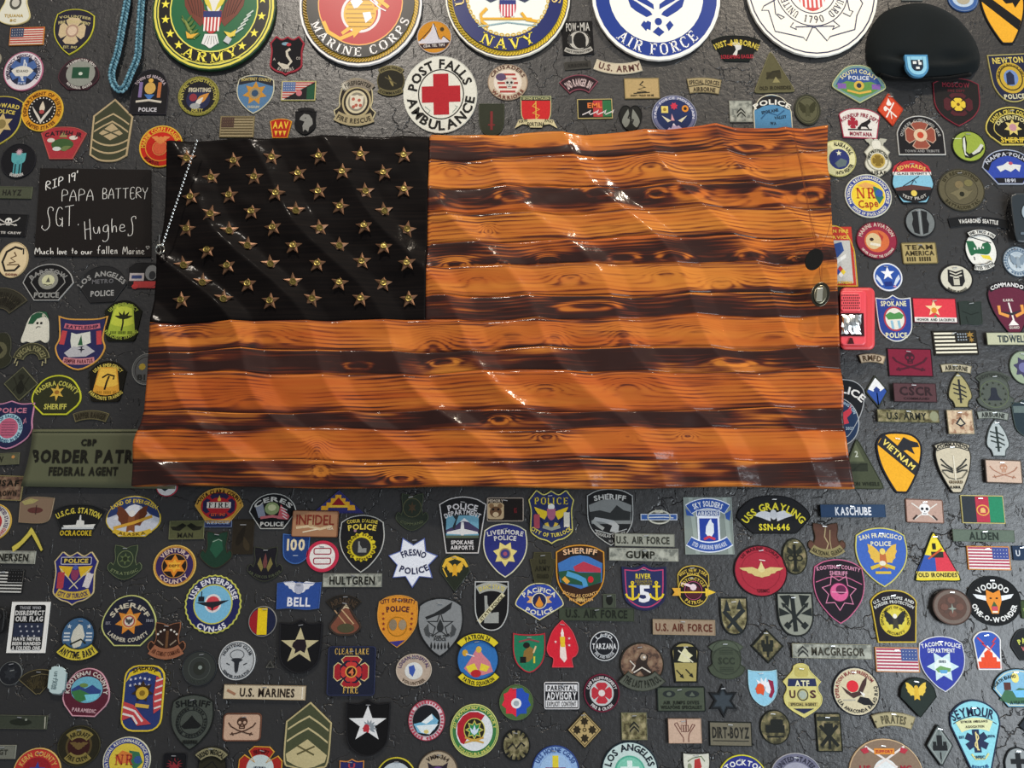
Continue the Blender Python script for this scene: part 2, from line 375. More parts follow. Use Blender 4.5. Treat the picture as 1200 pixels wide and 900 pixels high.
def render_els(els, root, sx, sy, h0, step=0.00022, gloss=''):
    """h0 = height of the field above the wall; each later element lies a little higher"""
    groups = {}; big = []
    def P3(x, y, h): return (x * sx, -h, -y * sy)
    def kk(c): return c if ':' in c else (gloss + ':' + c if gloss else c)
    h = h0
    for i, e in enumerate(els):
        h = h0 + step * (1 + i * 0.22)
        if e[0] == 'g':
            pts = ccw(e[1]); n = len(pts); m = MB()
            xs = [p[0] for p in pts]; ys = [p[1] for p in pts]; size = max(max(xs) - min(xs), max(ys) - min(ys))
            tgt = m if size >= 8.5 else groups.setdefault((e[3], e[2]), MB())
            tgt.add([P3(x, y, h) for x, y in pts] + [P3(x, y, h0) for x, y in pts],
                    [list(range(n))] + [[(k + 1) % n, k, n + k, n + (k + 1) % n] for k in range(n)], kk(e[2]))
            if tgt is m: big.append((e[3], m))
        elif e[0] == 'r':
            o = ccw(e[1]); q = inset(o, e[2]); n = len(o); m = MB()
            m.add([P3(x, y, h) for x, y in o] + [P3(x, y, h) for x, y in q] + [P3(x, y, h0) for x, y in o] + [P3(x, y, h0) for x, y in q],
                  [f for k in range(n) for f in ([k, (k + 1) % n, n + (k + 1) % n, n + k], [(k + 1) % n, k, 2 * n + k, 2 * n + (k + 1) % n], [n + k, n + (k + 1) % n, 3 * n + (k + 1) % n, 3 * n + k])], kk(e[3]))
            big.append((e[4], m))
        elif e[0] == 'l':
            pts = e[1]; lw = e[2] / 2; n = len(pts); a = []; b = []
            for k in range(n):
                p = pts[max(0, k - 1)]; q = pts[min(n - 1, k + 1)]; dx, dy = q[0] - p[0], q[1] - p[1]; d = hypot(dx, dy) or 1
                a.append((pts[k][0] - dy / d * lw, pts[k][1] + dx / d * lw)); b.append((pts[k][0] + dy / d * lw, pts[k][1] - dx / d * lw))
            xs = [p[0] for p in pts]; ys = [p[1] for p in pts]; size = max(max(xs) - min(xs), max(ys) - min(ys))
            m = MB(); tgt = m if size >= 12 else groups.setdefault((e[4], e[3]), MB())
            tgt.add([P3(x, y, h) for x, y in a] + [P3(x, y, h) for x, y in b] + [P3(x, y, h0) for x, y in a] + [P3(x, y, h0) for x, y in b],
                  [f for k in range(n - 1) for f in ([k, k + 1, n + k + 1, n + k], [k + 1, k, 2 * n + k, 2 * n + k + 1], [n + k, n + k + 1, 3 * n + k + 1, 3 * n + k])], kk(e[3]))
            if tgt is m: big.append((e[4], m))
        else:
            if e[0] == 't': _, s, x, y, w, hh, c, rot, font = e
            else: _, s, x, y, rx, ry, a0, a1, hh, c, font = e
            gs = [(serif(ch) if font == 's' and ch in SER else glyph(ch, .012 if font == 'n' else .05 if font == 'h' else .03)) if ch != ' ' else ([], [], [], .3) for ch in s]
            gap = .1 if font != 's' else .22
            tot = sum(g[3] for g in gs) + gap * (len(s) - 1)
            m = MB(); cur = 0.0; h += .0003
            scy = hh / CAPH
            for g in gs:
                mid = cur + g[3] / 2
                if e[0] == 't':
                    scx = w / tot
                    def f(vx, vy, cur=cur):
                        px = (cur + vx) * scx - w / 2; py = -vy * scy + hh / 2
                        if rot: px, py = rotp([(px, py)], rot)[0]
                        return x + px, y + py
                else:
                    arc = abs(radians(a1 - a0)) * (rx + ry) / 2; scx = arc / tot
                    ang = a0 + (a1 - a0) * mid / tot; t = radians(ang); down = a1 < a0
                    cx, cy = x + rx * sin(t), y - ry * cos(t); ro = ang + (180 if down else 0)
                    def f(vx, vy, cx=cx, cy=cy, ro=ro, g=g):
                        p = rotp([((vx - g[3] / 2) * scx, -vy * scy + hh / 2)], ro)[0]
                        return cx + p[0], cy + p[1]
                cur += g[3] + gap
                if not g[0]: continue
                q = [f(vx, vy) for vx, vy in g[0]]; n = len(q)
                m.add([P3(a, b, h) for a, b in q] + [P3(a, b, h0) for a, b in q],
                      g[1] + [[b2, a2, n + a2, n + b2] for a2, b2 in g[2]], kk(c))
            big.append(('lettering', m))
    for (name, c), m in groups.items(): m.build(name, root)
    for name, m in big: m.build(name, root)

KIND = {'pol': ('police_patch', 'police patches on the wall'), 'she': ('sheriff_patch', 'sheriff patches on the wall'),
        'fire': ('fire_patch', 'fire and rescue patches on the wall'), 'unit': ('unit_patch', 'military unit patches on the wall'),
        'flag': ('flag_patch', 'small flag patches on the wall'), 'tape': ('name_tape', 'name tapes on the wall'), 'tab': ('shoulder_tab', 'shoulder tabs on the wall'),
        'rank': ('rank_patch', 'rank patches on the wall'), 'seal': ('service_seal', 'large round service seals'), 'mor': ('morale_patch', 'morale patches on the wall')}
CAT = {'seal': 'sign', 'tape': 'name tape'}
LAYER = {}
def P(kind, label, shp, cx, cy, w, h, field, rim, els=(), rot=0, bw=1.2, th=1.3, lift=0.0, gloss='', staple=None, rimh=.55):
    name, group = KIND[kind]
    sx, sy = scales(cx, cy)
    root = empty(name, pt(cx, cy), radians(rot))
    tag(root, label, CAT.get(kind, 'patch'), group)
    px = 0.002
    o = ccw(shape(shp, w, h)); n = len(o)
    H = th * px + lift
    def P3(p, hh): return (p[0] * sx, -hh, -p[1] * sy)
    fk = field if ':' in field else (gloss or 'cloth') + ':' + field
    q = inset(o, bw) if rim else inset(o, .35)
    m = MB()
    ht = H
    base = lift + .0002
    m.add([P3(p, ht) for p in q] + [P3(p, base) for p in q], [list(range(n)), list(range(2 * n - 1, n - 1, -1))] + [[(k + 1) % n, k, n + k, n + (k + 1) % n] for k in range(n)], fk)
    m.build('backing', root)
    m = MB()
    rk = (rim or field); rk = rk if ':' in rk else (gloss + ':' + rk if gloss else rk)
    o2 = inset(o, .3 if rim else .12); q2 = inset(o, bw * .75 if rim else .3)
    hr = H + (rimh * px * .6 if rim else .0001)
    rings = [(o, base), (o, H - .0002), (o2, hr), (q2, hr), (q, H - .0003)]
    vs = []; fs = []
    for r, hh in rings: vs += [P3(p, hh) for p in r]
    for j in range(4):
        for k in range(n): fs.append([j * n + (k + 1) % n, j * n + k, (j + 1) * n + k, (j + 1) * n + (k + 1) % n])
    m.add(vs, fs, rk)
    m.build('border', root, smooth=False)
    flat = []
    def walk(g):
        for e in g:
            if isinstance(e, list): walk(e)
            else: flat.append(e)
    walk(els)
    render_els(flat, root, sx, sy, H, gloss=gloss)
    if staple is None: staple = not gloss and (cy > 640 or cx > 1030 or (cy > 575 and cx > 440)) and kind != 'seal'
    if staple:
        yy = -h / 2 + bw + max(1.6, h * .08); m = MB(); ww = 2.6
        xx = rnd.uniform(-2, 2); t = rnd.uniform(-.5, .5)
        b = [(xx - ww, yy + t - .45), (xx + ww, yy - t - .45), (xx + ww, yy - t + .45), (xx - ww, yy + t + .45)]; b = ccw(b)
        m.add([P3(p, H + .0022) for p in b] + [P3(p, H) for p in b], [[0, 1, 2, 3]] + [[(k + 1) % 4, k, 4 + k, 4 + (k + 1) % 4] for k in range(4)], 'metal:eee')
        so = m.build('staple', root)
    return root

# ------------------------------------------------------------------ motifs
def eagle(x, y, s, c1, c2, c3=None):
    """spread eagle: c1 wings, c2 body, c3 head"""
    out = []
    for m in (1, -1):
        out += Gp([(x + m * a * s, y + b * s) for a, b in ((.06, -.1), (.2, -.28), (.36, -.42), (.5, -.46), (.47, -.28), (.5, -.2), (.43, -.08), (.43, .02), (.34, .1), (.3, .2), (.2, .18), (.08, .2))], c1, 'wing')
    out += Gp([(x + a * s, y + b * s) for a, b in ((-.1, -.12), (.1, -.12), (.12, .16), (.14, .42), (0, .34), (-.14, .42), (-.12, .16))], c2, 'body')
    out += S('circ16', x, y - .2 * s, .2 * s, .22 * s, c3 or c2, name='head')
    return out
def skull(x, y, s, c, d):
    return S('circ16', x, y - .1 * s, .9 * s, .8 * s, c, name='skull') + S('rrs', x, y + .32 * s, .5 * s, .34 * s, c, name='jaw') + \
        S('circ8', x - .2 * s, y - .04 * s, .26 * s, .26 * s, d, name='eye') + S('circ8', x + .2 * s, y - .04 * s, .26 * s, .26 * s, d, name='eye') + \
        S('tri', x, y + .16 * s, .12 * s, .14 * s, d, name='nose') + L([(x - .15 * s, y + .36 * s), (x + .15 * s, y + .36 * s)], .05 * s, d, 'mouth')
def swords(x, y, w, h, c, lw=1.2):
    out = []
    for m in (1, -1):
        out += L([(x + m * w * a, y + h * b) for a, b in ((-.5, -.5), (-.4, -.2), (-.15, .1), (.2, .34), (.42, .42))], lw, c, 'sword')
        out += L([(x + m * w * .3, y + h * .5), (x + m * w * .36, y + h * .26)], lw, c, 'hilt')
    return out
def usflag(x, y, w, h, red, white, blue, mir=False, rim=0, stars='eee'):
    out = S('rect', x, y, w, h, white, name='flag_field')
    for k in range(7): out += S('rect', x, y - h / 2 + h * (k + .5) * 2 / 14 - h / 28 + 0 * k, w, h / 13, red, name='stripe')
    m = -1 if mir else 1
    out += S('rect', x - m * w * .3, y - h * .23, w * .4, h * .54, blue, name='canton')
    for i in range(5):
        for j in range(3): out += S('dia', x - m * w * .3 + (i - 2) * w * .075, y - h * .23 + (j - 1) * h * .16, 1, 1, stars, name='small_star')
    return out
def anchor(x, y, s, c, rot=0):
    o = L([(0, -.42 * s), (0, .4 * s)], .12 * s, c, 'anchor_shank') + L([(-.2 * s, -.26 * s), (.2 * s, -.26 * s)], .1 * s, c, 'anchor_stock') + \
        L([(-.36 * s, .12 * s), (-.28 * s, .3 * s), (0, .44 * s), (.28 * s, .3 * s), (.36 * s, .12 * s)], .11 * s, c, 'anchor_arm') + \
        [('r', shape('circ8', .2 * s, .2 * s), .06 * s, c, 'anchor_ring')]
    res = []
    for e in o:
        p = e[1] if e[0] == 'l' else [(a, b - .46 * s) for a, b in e[1]]
        p = [(a + x, b + y) for a, b in rotp(p, rot)]
        res.append((e[0], p) + e[2:])
    return res
def mountains(x, y, w, h, c, snow=None):
    p = [(-.5, .5), (-.3, .0), (-.2, .12), (-.05, -.5), (.1, -.1), (.2, -.25), (.38, .1), (.5, .5)]
    out = Gp([(x + a * w, y + b * h) for a, b in p], c, 'mountain')
    if snow: out += Gp([(x + a * w, y + b * h) for a, b in ((-.05, -.5), (.02, -.28), (-.03, -.2), (-.07, -.28), (-.12, -.2), (-.11, -.32))], snow, 'snow_cap')
    return out
def sol(x, y, s, c, staff='eee'):
    out = []
    for a in (0, 60, 120): out += S('rect', x, y, .3 * s, s, c, a, 'star_of_life')
    return out + L([(x, y - .4 * s), (x, y + .4 * s)], .06 * s, staff, 'staff') + L([(x + .1 * s * sin(k), y + (k / 8 - .4) * s * .85) for k in range(8)], .05 * s, staff, 'snake')
def usnip(x, y, s, c, fc='eee'):
    return S('malt', x, y, s, s, c) 
def chev(x, y, w, h, t, c, curve=0):
    """one chevron, point up, of bar height t"""
    return Gp([(x - w / 2, y + h), (x - w / 4, y + h * .45 + curve), (x, y), (x + w / 4, y + h * .45 + curve), (x + w / 2, y + h), (x + w / 2, y + h + t), (x + w / 4, y + h * .45 + curve + t), (x, y + t), (x - w / 4, y + h * .45 + curve + t), (x - w / 2, y + h + t)], c, 'chevron')
def rocker(x, y, w, h, t, c):
    n = 8; a = [(x - w / 2 + w * k / n, y + h * (1 - (2 * k / n - 1) ** 2)) for k in range(n + 1)]
    return Gp(a + [(p[0], p[1] + t) for p in reversed(a)], c, 'rocker')
def rifles(x, y, w, h, c):
    return L([(x - w / 2, y + h / 2), (x - w * .2, y + h * .2), (x + w / 2, y - h / 2)], h * .2, c, 'rifle') + L([(x + w / 2, y + h / 2), (x + w * .2, y + h * .2), (x - w / 2, y - h / 2)], h * .2, c, 'rifle')
def sealc(x, y, d, c1, c2, c3):
    """round centre: ring, field and a small emblem"""
    return S('circ', x, y, d, d, c1) + S('circ', x, y, d * .82, d * .82, c2) + S('circ16', x, y + d * .02, d * .4, d * .44, c3) + Gm2(x, y, d, c1)
def Gm2(x, y, d, c):
    return Gp([(x - .12 * d, y + .1 * d), (x, y - .18 * d), (x + .12 * d, y + .1 * d)], c) + L([(x - .22 * d, y + .2 * d), (x, y + .26 * d), (x + .22 * d, y + .2 * d)], .05 * d, c)
def palm(x, y, s, c):
    out = L([(x - .05 * s, y + .5 * s), (x, y + .1 * s), (x - .03 * s, y - .2 * s)], .09 * s, c, 'trunk')
    for a in (-75, -35, 0, 35, 75): out += S('leaf', x + .25 * s * sin(radians(a)), y - .2 * s - .14 * s * cos(radians(a)), .16 * s, .5 * s, c, a, 'frond')
    return out
def wings(x, y, w, h, c, c2=None):
    out = []
    for m in (1, -1):
        out += Gp([(x + m * a * w, y + b * h) for a, b in ((.02, -.2), (.2, -.5), (.5, -.42), (.42, -.2), (.34, -.14), (.3, .05), (.22, .1), (.16, .3), (.02, .4))], c, 'wing')
    return out + S('circ16', x, y, h * .7, h * .9, c2 or c, name='wing_boss')
def headprof(x, y, s, c, hair):
    """profile head facing left with a feather headdress"""
    out = []
    for k in range(7): 
        a = -40 + k * 28
        out += S('leaf', x + .12 * s + .34 * s * sin(radians(a)), y - .34 * s * cos(radians(a)), .18 * s, .5 * s, hair, a, 'feather')
    return out + Gp([(x + a * s, y + b * s) for a, b in ((-.05, -.25), (-.2, -.2), (-.28, -.02), (-.36, .06), (-.28, .1), (-.3, .2), (-.24, .32), (-.05, .3), (.08, .4), (.16, .1), (.12, -.15))], c, 'face')
def ship(x, y, w, c):
    return Gp([(x + a * w, y + b * w) for a, b in ((-.5, .02), (-.1, .0), (-.08, -.14), (-.02, -.14), (0, -.3), (.03, -.3), (.05, -.14), (.14, -.12), (.15, 0), (.5, -.02), (.42, .12), (-.42, .12))], c, 'ship')
def plane(x, y, s, c):
    return Gp([(x + a * s, y + b * s) for a, b in ((-.5, .04), (-.06, -.06), (-.04, -.28), (.04, -.28), (.06, -.06), (.5, .04), (.5, .1), (.06, .12), (0, .2), (-.06, .12), (-.5, .1))], c, 'aircraft')
def bloom(x, y, r, c1, c2):
    return S('flower', x, y, r, r, c1) + S('circ8', x, y, r * .4, r * .4, c2)
def dagbolt(x, y, h, c, d):
    """upright dagger crossed by three bolts"""
    out = L([(x, y - h * .42), (x, y + h * .4)], h * .07, d, 'dagger') + L([(x - h * .1, y + h * .26), (x + h * .1, y + h * .26)], h * .04, d, 'guard')
    for k in range(3):
        q = y - h * .2 + k * h * .15
        out += L([(x - h * .22, q - h * .06), (x - h * .04, q + h * .0), (x - h * .02, q - h * .04), (x + h * .22, q + h * .09)], h * .045, d, 'lightning_bolt')
    return out
# ================================================================== the wall
def wall_mat():
    m = bpy.data.materials.new('painted_textured_plaster'); m.use_nodes = True
    nt = m.node_tree; n = nt.nodes; l = nt.links; bs = n['Principled BSDF']
    tc = n.new('ShaderNodeTexCoord')
    def noise(scale, detail, vec, rough=.5):
        x = n.new('ShaderNodeTexNoise'); x.inputs['Scale'].default_value = scale; x.inputs['Detail'].default_value = detail; x.inputs['Roughness'].default_value = rough
        l.new(vec, x.inputs['Vector']); return x
    # warped coordinates
    nw = noise(14, 3, tc.outputs['Object'], .6)
    sub = n.new('ShaderNodeVectorMath'); sub.operation = 'SUBTRACT'; l.new(nw.outputs['Color'], sub.inputs[0]); sub.inputs[1].default_value = (.5, .5, .5)
    scl = n.new('ShaderNodeVectorMath'); scl.operation = 'SCALE'; l.new(sub.outputs[0], scl.inputs[0]); scl.inputs['Scale'].default_value = .1
    add = n.new('ShaderNodeVectorMath'); add.operation = 'ADD'; l.new(tc.outputs['Object'], add.inputs[0]); l.new(scl.outputs[0], add.inputs[1])
    vo = n.new('ShaderNodeTexVoronoi'); vo.feature = 'DISTANCE_TO_EDGE'; vo.inputs['Scale'].default_value = 11
    l.new(add.outputs[0], vo.inputs['Vector'])
    # mask so that the creases break up
    nm_ = noise(6, 3, tc.outputs['Object'])
    r1 = n.new('ShaderNodeMapRange'); r1.inputs['From Min'].default_value = 0; r1.inputs['From Max'].default_value = .02; l.new(vo.outputs['Distance'], r1.inputs['Value'])
    r2 = n.new('ShaderNodeMapRange'); r2.inputs['From Min'].default_value = .44; r2.inputs['From Max'].default_value = .54; l.new(nm_.outputs['Fac'], r2.inputs['Value'])
    mx = n.new('ShaderNodeMath'); mx.operation = 'MAXIMUM'; l.new(r1.outputs[0], mx.inputs[0]); l.new(r2.outputs[0], mx.inputs[1])
    # short vertical nicks
    mp = n.new('ShaderNodeMapping'); mp.inputs['Scale'].default_value = (95, 1, 22); l.new(tc.outputs['Object'], mp.inputs['Vector'])
    nk = noise(1.0, 2, mp.outputs['Vector'])
    r3 = n.new('ShaderNodeMapRange'); r3.inputs['From Min'].default_value = .655; r3.inputs['From Max'].default_value = .70; l.new(nk.outputs['Fac'], r3.inputs['Value'])
    fine = noise(70, 4, tc.outputs['Object'], .65)
    broad = noise(11, 3, tc.outputs['Object'])
    def mul(a, k):
        x = n.new('ShaderNodeMath'); x.operation = 'MULTIPLY'; l.new(a, x.inputs[0]); x.inputs[1].default_value = k; return x.outputs[0]
    def addn(a, b):
        x = n.new('ShaderNodeMath'); x.operation = 'ADD'; l.new(a, x.inputs[0]); l.new(b, x.inputs[1]); return x.outputs[0]
    h = addn(addn(addn(mul(mx.outputs[0], .5), mul(r3.outputs[0], 1.1)), mul(fine.outputs['Fac'], .45)), mul(broad.outputs['Fac'], .45))
    bu = n.new('ShaderNodeBump'); bu.inputs['Strength'].default_value = .9; bu.inputs['Distance'].default_value = .0035
    l.new(h, bu.inputs['Height']); l.new(bu.outputs['Normal'], bs.inputs['Normal'])
    cr = n.new('ShaderNodeMix'); cr.data_type = 'RGBA'; cr.inputs[6].default_value = (.010, .010, .011, 1); cr.inputs[7].default_value = (.023, .0228, .0232, 1)
    l.new(mx.outputs[0], cr.inputs[0]); 
    c2 = n.new('ShaderNodeMix'); c2.data_type = 'RGBA'; l.new(fine.outputs['Fac'], c2.inputs[0]); c2.blend_type = 'MULTIPLY'; l.new(cr.outputs[2], c2.inputs[6]); c2.inputs[7].default_value = (.72, .72, .74, 1)
    l.new(c2.outputs[2], bs.inputs['Base Color'])
    bs.inputs['Roughness'].default_value = .4; bs.inputs['Specular IOR Level'].default_value = .62
    return m
m = MB(); WM = wall_mat()
x0, x1, z0, z1 = -2.6, 2.6, -0.2, 5.2
m.add([(x0, 0, z0), (x1, 0, z0), (x1, 0, z1), (x0, 0, z1), (x0, .12, z0), (x1, .12, z0), (x1, .12, z1), (x0, .12, z1)],
      [[0, 1, 2, 3], [5, 4, 7, 6], [1, 5, 6, 2], [4, 0, 3, 7], [3, 2, 6, 7], [4, 5, 1, 0]], WM)
wl = m.build('wall_back'); wl['kind'] = 'structure'

# ================================================================== the carved wooden flag
def lerp_tab(tab, t):
    xs = [a for a, b in tab]; ys = [b for a, b in tab]
    return np.interp(t, xs, ys)
TOP = [(196, 166), (230, 164), (300, 163), (347, 163), (405, 160.5), (447, 163), (503, 160), (505, 158), (565, 159), (631, 155), (685, 158), (760, 155), (838, 149), (908, 153), (970, 147)]
LEFT = [(150, 197), (166, 196), (250, 192), (300, 185), (377, 178), (430, 174), (480, 170), (510, 161), (570, 155)]
RIGHT = [(147, 970), (200, 970), (240, 974), (300, 978), (360, 981), (420, 984), (490, 986), (530, 992), (570, 1000)]
# lower edge of each of the 13 boards
SEAM = [186, 221, 250, 283, 312, 348, 375, 410, 437, 482, 503, 540, 570]
YF = -0.050                      # plane the carved front plays around
rs = np.random.RandomState(3)
def vnoise(x, y, sx, sy, seed):
    r = np.random.RandomState(seed); g = r.rand(64, 64)
    u = x / sx; v = y / sy; iu = np.floor(u).astype(int); iv = np.floor(v).astype(int); fu = u - iu; fv = v - iv
    fu = fu * fu * (3 - 2 * fu); fv = fv * fv * (3 - 2 * fv)
    a = g[iu % 64, iv % 64]; b = g[(iu + 1) % 64, iv % 64]; c = g[iu % 64, (iv + 1) % 64]; d = g[(iu + 1) % 64, (iv + 1) % 64]
    return (a * (1 - fu) + b * fu) * (1 - fv) + (c * (1 - fu) + d * fu) * fv
def relief(x, y):
    """carved ripples: scallops meeting in sharp diagonal crests"""
    g = .80 * (y - 150) + 15 * np.sin((y - 150) / 33.0 + x / 260.0)
    p = (x - g) / 96.0 + .30 * (vnoise(x, y, 190, 120, 5) - .5)
    fr = p - np.floor(p)
    prof = np.where(fr < .72, (fr / .72) ** 1.5, 1 - ((fr - .72) / .28) ** .8)
    amp = .55 + .8 * vnoise(x, y, 130, 90, 8)
    big = np.sin((x + .5 * y) / 62.0) * .35
    return .0165 * (prof * amp + big) + .006 * (vnoise(x, y, 46, 26, 12) - .5) + .003 * (vnoise(x, y, 17, 12, 13) - .5)
def seam_y(k, x):
    """lower edge of board k (0-based), k=-1 is the top edge"""
    if k < 0: return lerp_tab(TOP, x)
    if k == 12: return 570 + 1.5 * np.sin(x / 50.0) + (x - 155) * .002
    t = (k + 1) / 13.0
    w = (lerp_tab(TOP, x) - 158) * (1 - t) * .9
    return SEAM[k] + w + 1.6 * np.sin(x / 62.0 + k * 1.7) + 1.0 * np.sin(x / 27.0 + k)
KNOTS = {2: [(505, 229, 26, 13), (600, 229, 34, 14), (701, 227, 30, 14), (768, 228, 20, 9), (806, 226, 34, 14), (905, 230, 40, 14), (950, 228, 24, 12)],
         4: [(533, 309, 26, 10), (590, 311, 14, 8), (642, 306, 24, 11), (730, 303, 32, 10), (788, 302, 34, 10), (880, 300, 30, 9), (940, 302, 26, 9)],
         5: [(560, 326, 26, 10), (668, 325, 28, 10), (778, 322, 28, 10), (846, 330, 26, 10)],
         7: [(224, 390, 34, 14), (310, 392, 40, 15), (506, 400, 30, 18), (600, 394, 36, 15), (650, 396, 20, 16), (730, 394, 22, 14), (820, 390, 40, 14), (905, 392, 42, 12)],
         1: [(530, 198, 22, 10), (760, 196, 26, 10), (866, 196, 22, 9)], 11: [(372, 528, 12, 20), (735, 512, 12, 6), (806, 510, 12, 6), (640, 512, 16, 6)],
         9: [(640, 455, 30, 12), (735, 452, 34, 12), (300, 470, 40, 12)], 8: [(420, 428, 30, 8), (520, 424, 30, 8), (860, 424, 40, 8)], 10: [(585, 492, 20, 8)], 12: [(470, 558, 26, 10), (376, 552, 12, 10)],
         0: [(640, 168, 50, 8), (880, 172, 40, 9)], 3: [(572, 268, 9, 7)], 6: [(690, 360, 60, 10)]}
def board_fields(k, x, y):
    """G: growth-ring coordinate; char: how burnt"""
    yc = (seam_y(k - 1, x) + seam_y(k, x)) / 2
    G = (y - yc) * 1.0 + 5.0 * (vnoise(x, y * 0 + k * 9.0, 120, 5, 20 + k) - .5) + 2.2 * (vnoise(x, y, 40, 14, 40 + k) - .5)
    kn = np.zeros_like(x)
    for kx, ky, sx_, sy_ in KNOTS.get(k, []):
        e = np.exp(-(((x - kx) / sx_) ** 2 + ((y - ky) / sy_) ** 2) * 1.5)
        G = G + 15 * e; kn = np.maximum(kn, e)
    dark = k % 2 == 0
    t = (y - seam_y(k - 1, x)) / (seam_y(k, x) - seam_y(k - 1, x))
    n1 = vnoise(x, y, 90, 18, 60 + k); n2 = vnoise(x, y, 30, 7, 80 + k)
    if dark:
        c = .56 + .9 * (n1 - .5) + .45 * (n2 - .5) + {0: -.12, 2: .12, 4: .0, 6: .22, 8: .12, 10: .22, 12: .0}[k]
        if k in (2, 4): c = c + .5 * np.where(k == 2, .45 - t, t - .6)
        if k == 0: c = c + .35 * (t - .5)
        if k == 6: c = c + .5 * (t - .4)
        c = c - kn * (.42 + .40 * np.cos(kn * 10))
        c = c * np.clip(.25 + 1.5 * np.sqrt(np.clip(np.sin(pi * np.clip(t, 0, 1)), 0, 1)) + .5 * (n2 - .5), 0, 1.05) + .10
    else:
        c = .12 + .55 * np.clip(n1 - .5, 0, 1) + .18 * np.clip(n2 - .5, 0, 1) + .42 * np.exp(-((t - 1) / .16) ** 2) * (.4 + n1) + .36 * np.exp(-(t / .14) ** 2) * (.4 + n2) + .25 * np.exp(-((kn - .95) / .12) ** 2) * (kn > .6)
    return G, np.clip(c, 0, 1), kn
def wood_mat(name, canton=False):
    m = bpy.data.materials.new(name); m.use_nodes = True
    nt = m.node_tree; n = nt.nodes; l = nt.links; bs = n['Principled BSDF']
    tc = n.new('ShaderNodeTexCoord')
    mp = n.new('ShaderNodeMapping'); mp.inputs['Scale'].default_value = (3.2, 3.2, 170); l.new(tc.outputs['Object'], mp.inputs['Vector'])
    st = n.new('ShaderNodeTexNoise'); st.inputs['Scale'].default_value = 1; st.inputs['Detail'].default_value = 5; st.inputs['Roughness'].default_value = .62; l.new(mp.outputs['Vector'], st.inputs['Vector'])
    if canton:
        cr = n.new('ShaderNodeValToRGB'); e = cr.color_ramp.elements
        e[0].color = (.0035, .0025, .0025, 1); e[0].position = .45; e[1].color = (.009, .006, .005, 1); e[1].position = .8
        l.new(st.outputs['Fac'], cr.inputs['Fac']); l.new(cr.outputs['Color'], bs.inputs['Base Color'])
    else:
        ag = n.new('ShaderNodeAttribute'); ag.attribute_name = 'grain'
        ac = n.new('ShaderNodeAttribute'); ac.attribute_name = 'char'
        ak = n.new('ShaderNodeAttribute'); ak.attribute_name = 'hue'
        def math(op, a, b, c=None):
            x = n.new('ShaderNodeMath'); x.operation = op
            for i, v in enumerate((a, b, c)):
                if v is None: continue
                if isinstance(v, (int, float)): x.inputs[i].default_value = v
                else: l.new(v, x.inputs[i])
            return x.outputs[0]
        ring = math('SINE', math('ADD', math('MULTIPLY', ag.outputs['Fac'], 1.35), math('MULTIPLY', st.outputs['Fac'], 7.0)), 0)
        ring = math('MULTIPLY_ADD', ring, .5, .5)
        ring = math('POWER', ring, 1.8)
        m3 = n.new('ShaderNodeMapping'); m3.inputs['Scale'].default_value = (5, 5, 16); l.new(tc.outputs['Object'], m3.inputs['Vector'])
        bn = n.new('ShaderNodeTexNoise'); bn.inputs['Scale'].default_value = 1; bn.inputs['Detail'].default_value = 3; l.new(m3.outputs['Vector'], bn.inputs['Vector'])
        rm = n.new('ShaderNodeMapRange'); rm.inputs['From Min'].default_value = .38; rm.inputs['From Max'].default_value = .68; rm.inputs['To Min'].default_value = .12; l.new(bn.outputs['Fac'], rm.inputs['Value'])
        ring = math('MULTIPLY', ring, rm.outputs[0])
        # light wood: honey to red-brown
        a = n.new('ShaderNodeMix'); a.data_type = 'RGBA'; a.inputs[6].default_value = (.56, .190, .022, 1); a.inputs[7].default_value = (.30, .066, .007, 1)
        l.new(ring, a.inputs[0])
        h = n.new('ShaderNodeMix'); h.data_type = 'RGBA'; h.inputs[7].default_value = (.36, .048, .003, 1); l.new(a.outputs[2], h.inputs[6]); l.new(math('MULTIPLY', ak.outputs['Fac'], .75), h.inputs[0])
        # stain follows the grain: rings char first
        cc = math('ADD', ac.outputs['Fac'], math('MULTIPLY', math('SUBTRACT', ring, .2), .5))
        cc = math('ADD', cc, math('MULTIPLY', math('SUBTRACT', st.outputs['Fac'], .5), 1.3))
        cr = n.new('ShaderNodeValToRGB'); e = cr.color_ramp.elements
        e[0].position = .22; e[0].color = (0, 0, 0, 1); e[1].position = .85; e[1].color = (1, 1, 1, 1); l.new(cc, cr.inputs['Fac'])
        mid = n.new('ShaderNodeMix'); mid.data_type = 'RGBA'; mid.inputs[7].default_value = (.105, .016, .004, 1); l.new(h.outputs[2], mid.inputs[6])
        l.new(math('MINIMUM', math('MULTIPLY', cr.outputs['Color'], 1.7), 1.0), mid.inputs[0])
        fin = n.new('ShaderNodeMix'); fin.data_type = 'RGBA'; fin.inputs[7].default_value = (.009, .003, .0025, 1); l.new(mid.outputs[2], fin.inputs[6])
        l.new(math('MAXIMUM', math('MULTIPLY_ADD', cr.outputs['Color'], 1.8, -.95), 0.0), fin.inputs[0])
        l.new(fin.outputs[2], bs.inputs['Base Color'])
    bs.inputs['Roughness'].default_value = .6; bs.inputs['Specular IOR Level'].default_value = .2 if not canton else .06
    bs.inputs['Coat Weight'].default_value = .34 if not canton else .05; bs.inputs['Coat Roughness'].default_value = .13; bs.inputs['Coat IOR'].default_value = 1.5
    nb = n.new('ShaderNodeTexNoise'); nb.inputs['Scale'].default_value = 48; nb.inputs['Detail'].default_value = 2; l.new(tc.outputs['Object'], nb.inputs['Vector'])
    bu = n.new('ShaderNodeBump'); bu.inputs['Strength'].default_value = .22; bu.inputs['Distance'].default_value = .004; l.new(nb.outputs['Fac'], bu.inputs['Height'])
    l.new(bu.outputs['Normal'], bs.inputs['Coat Normal'])
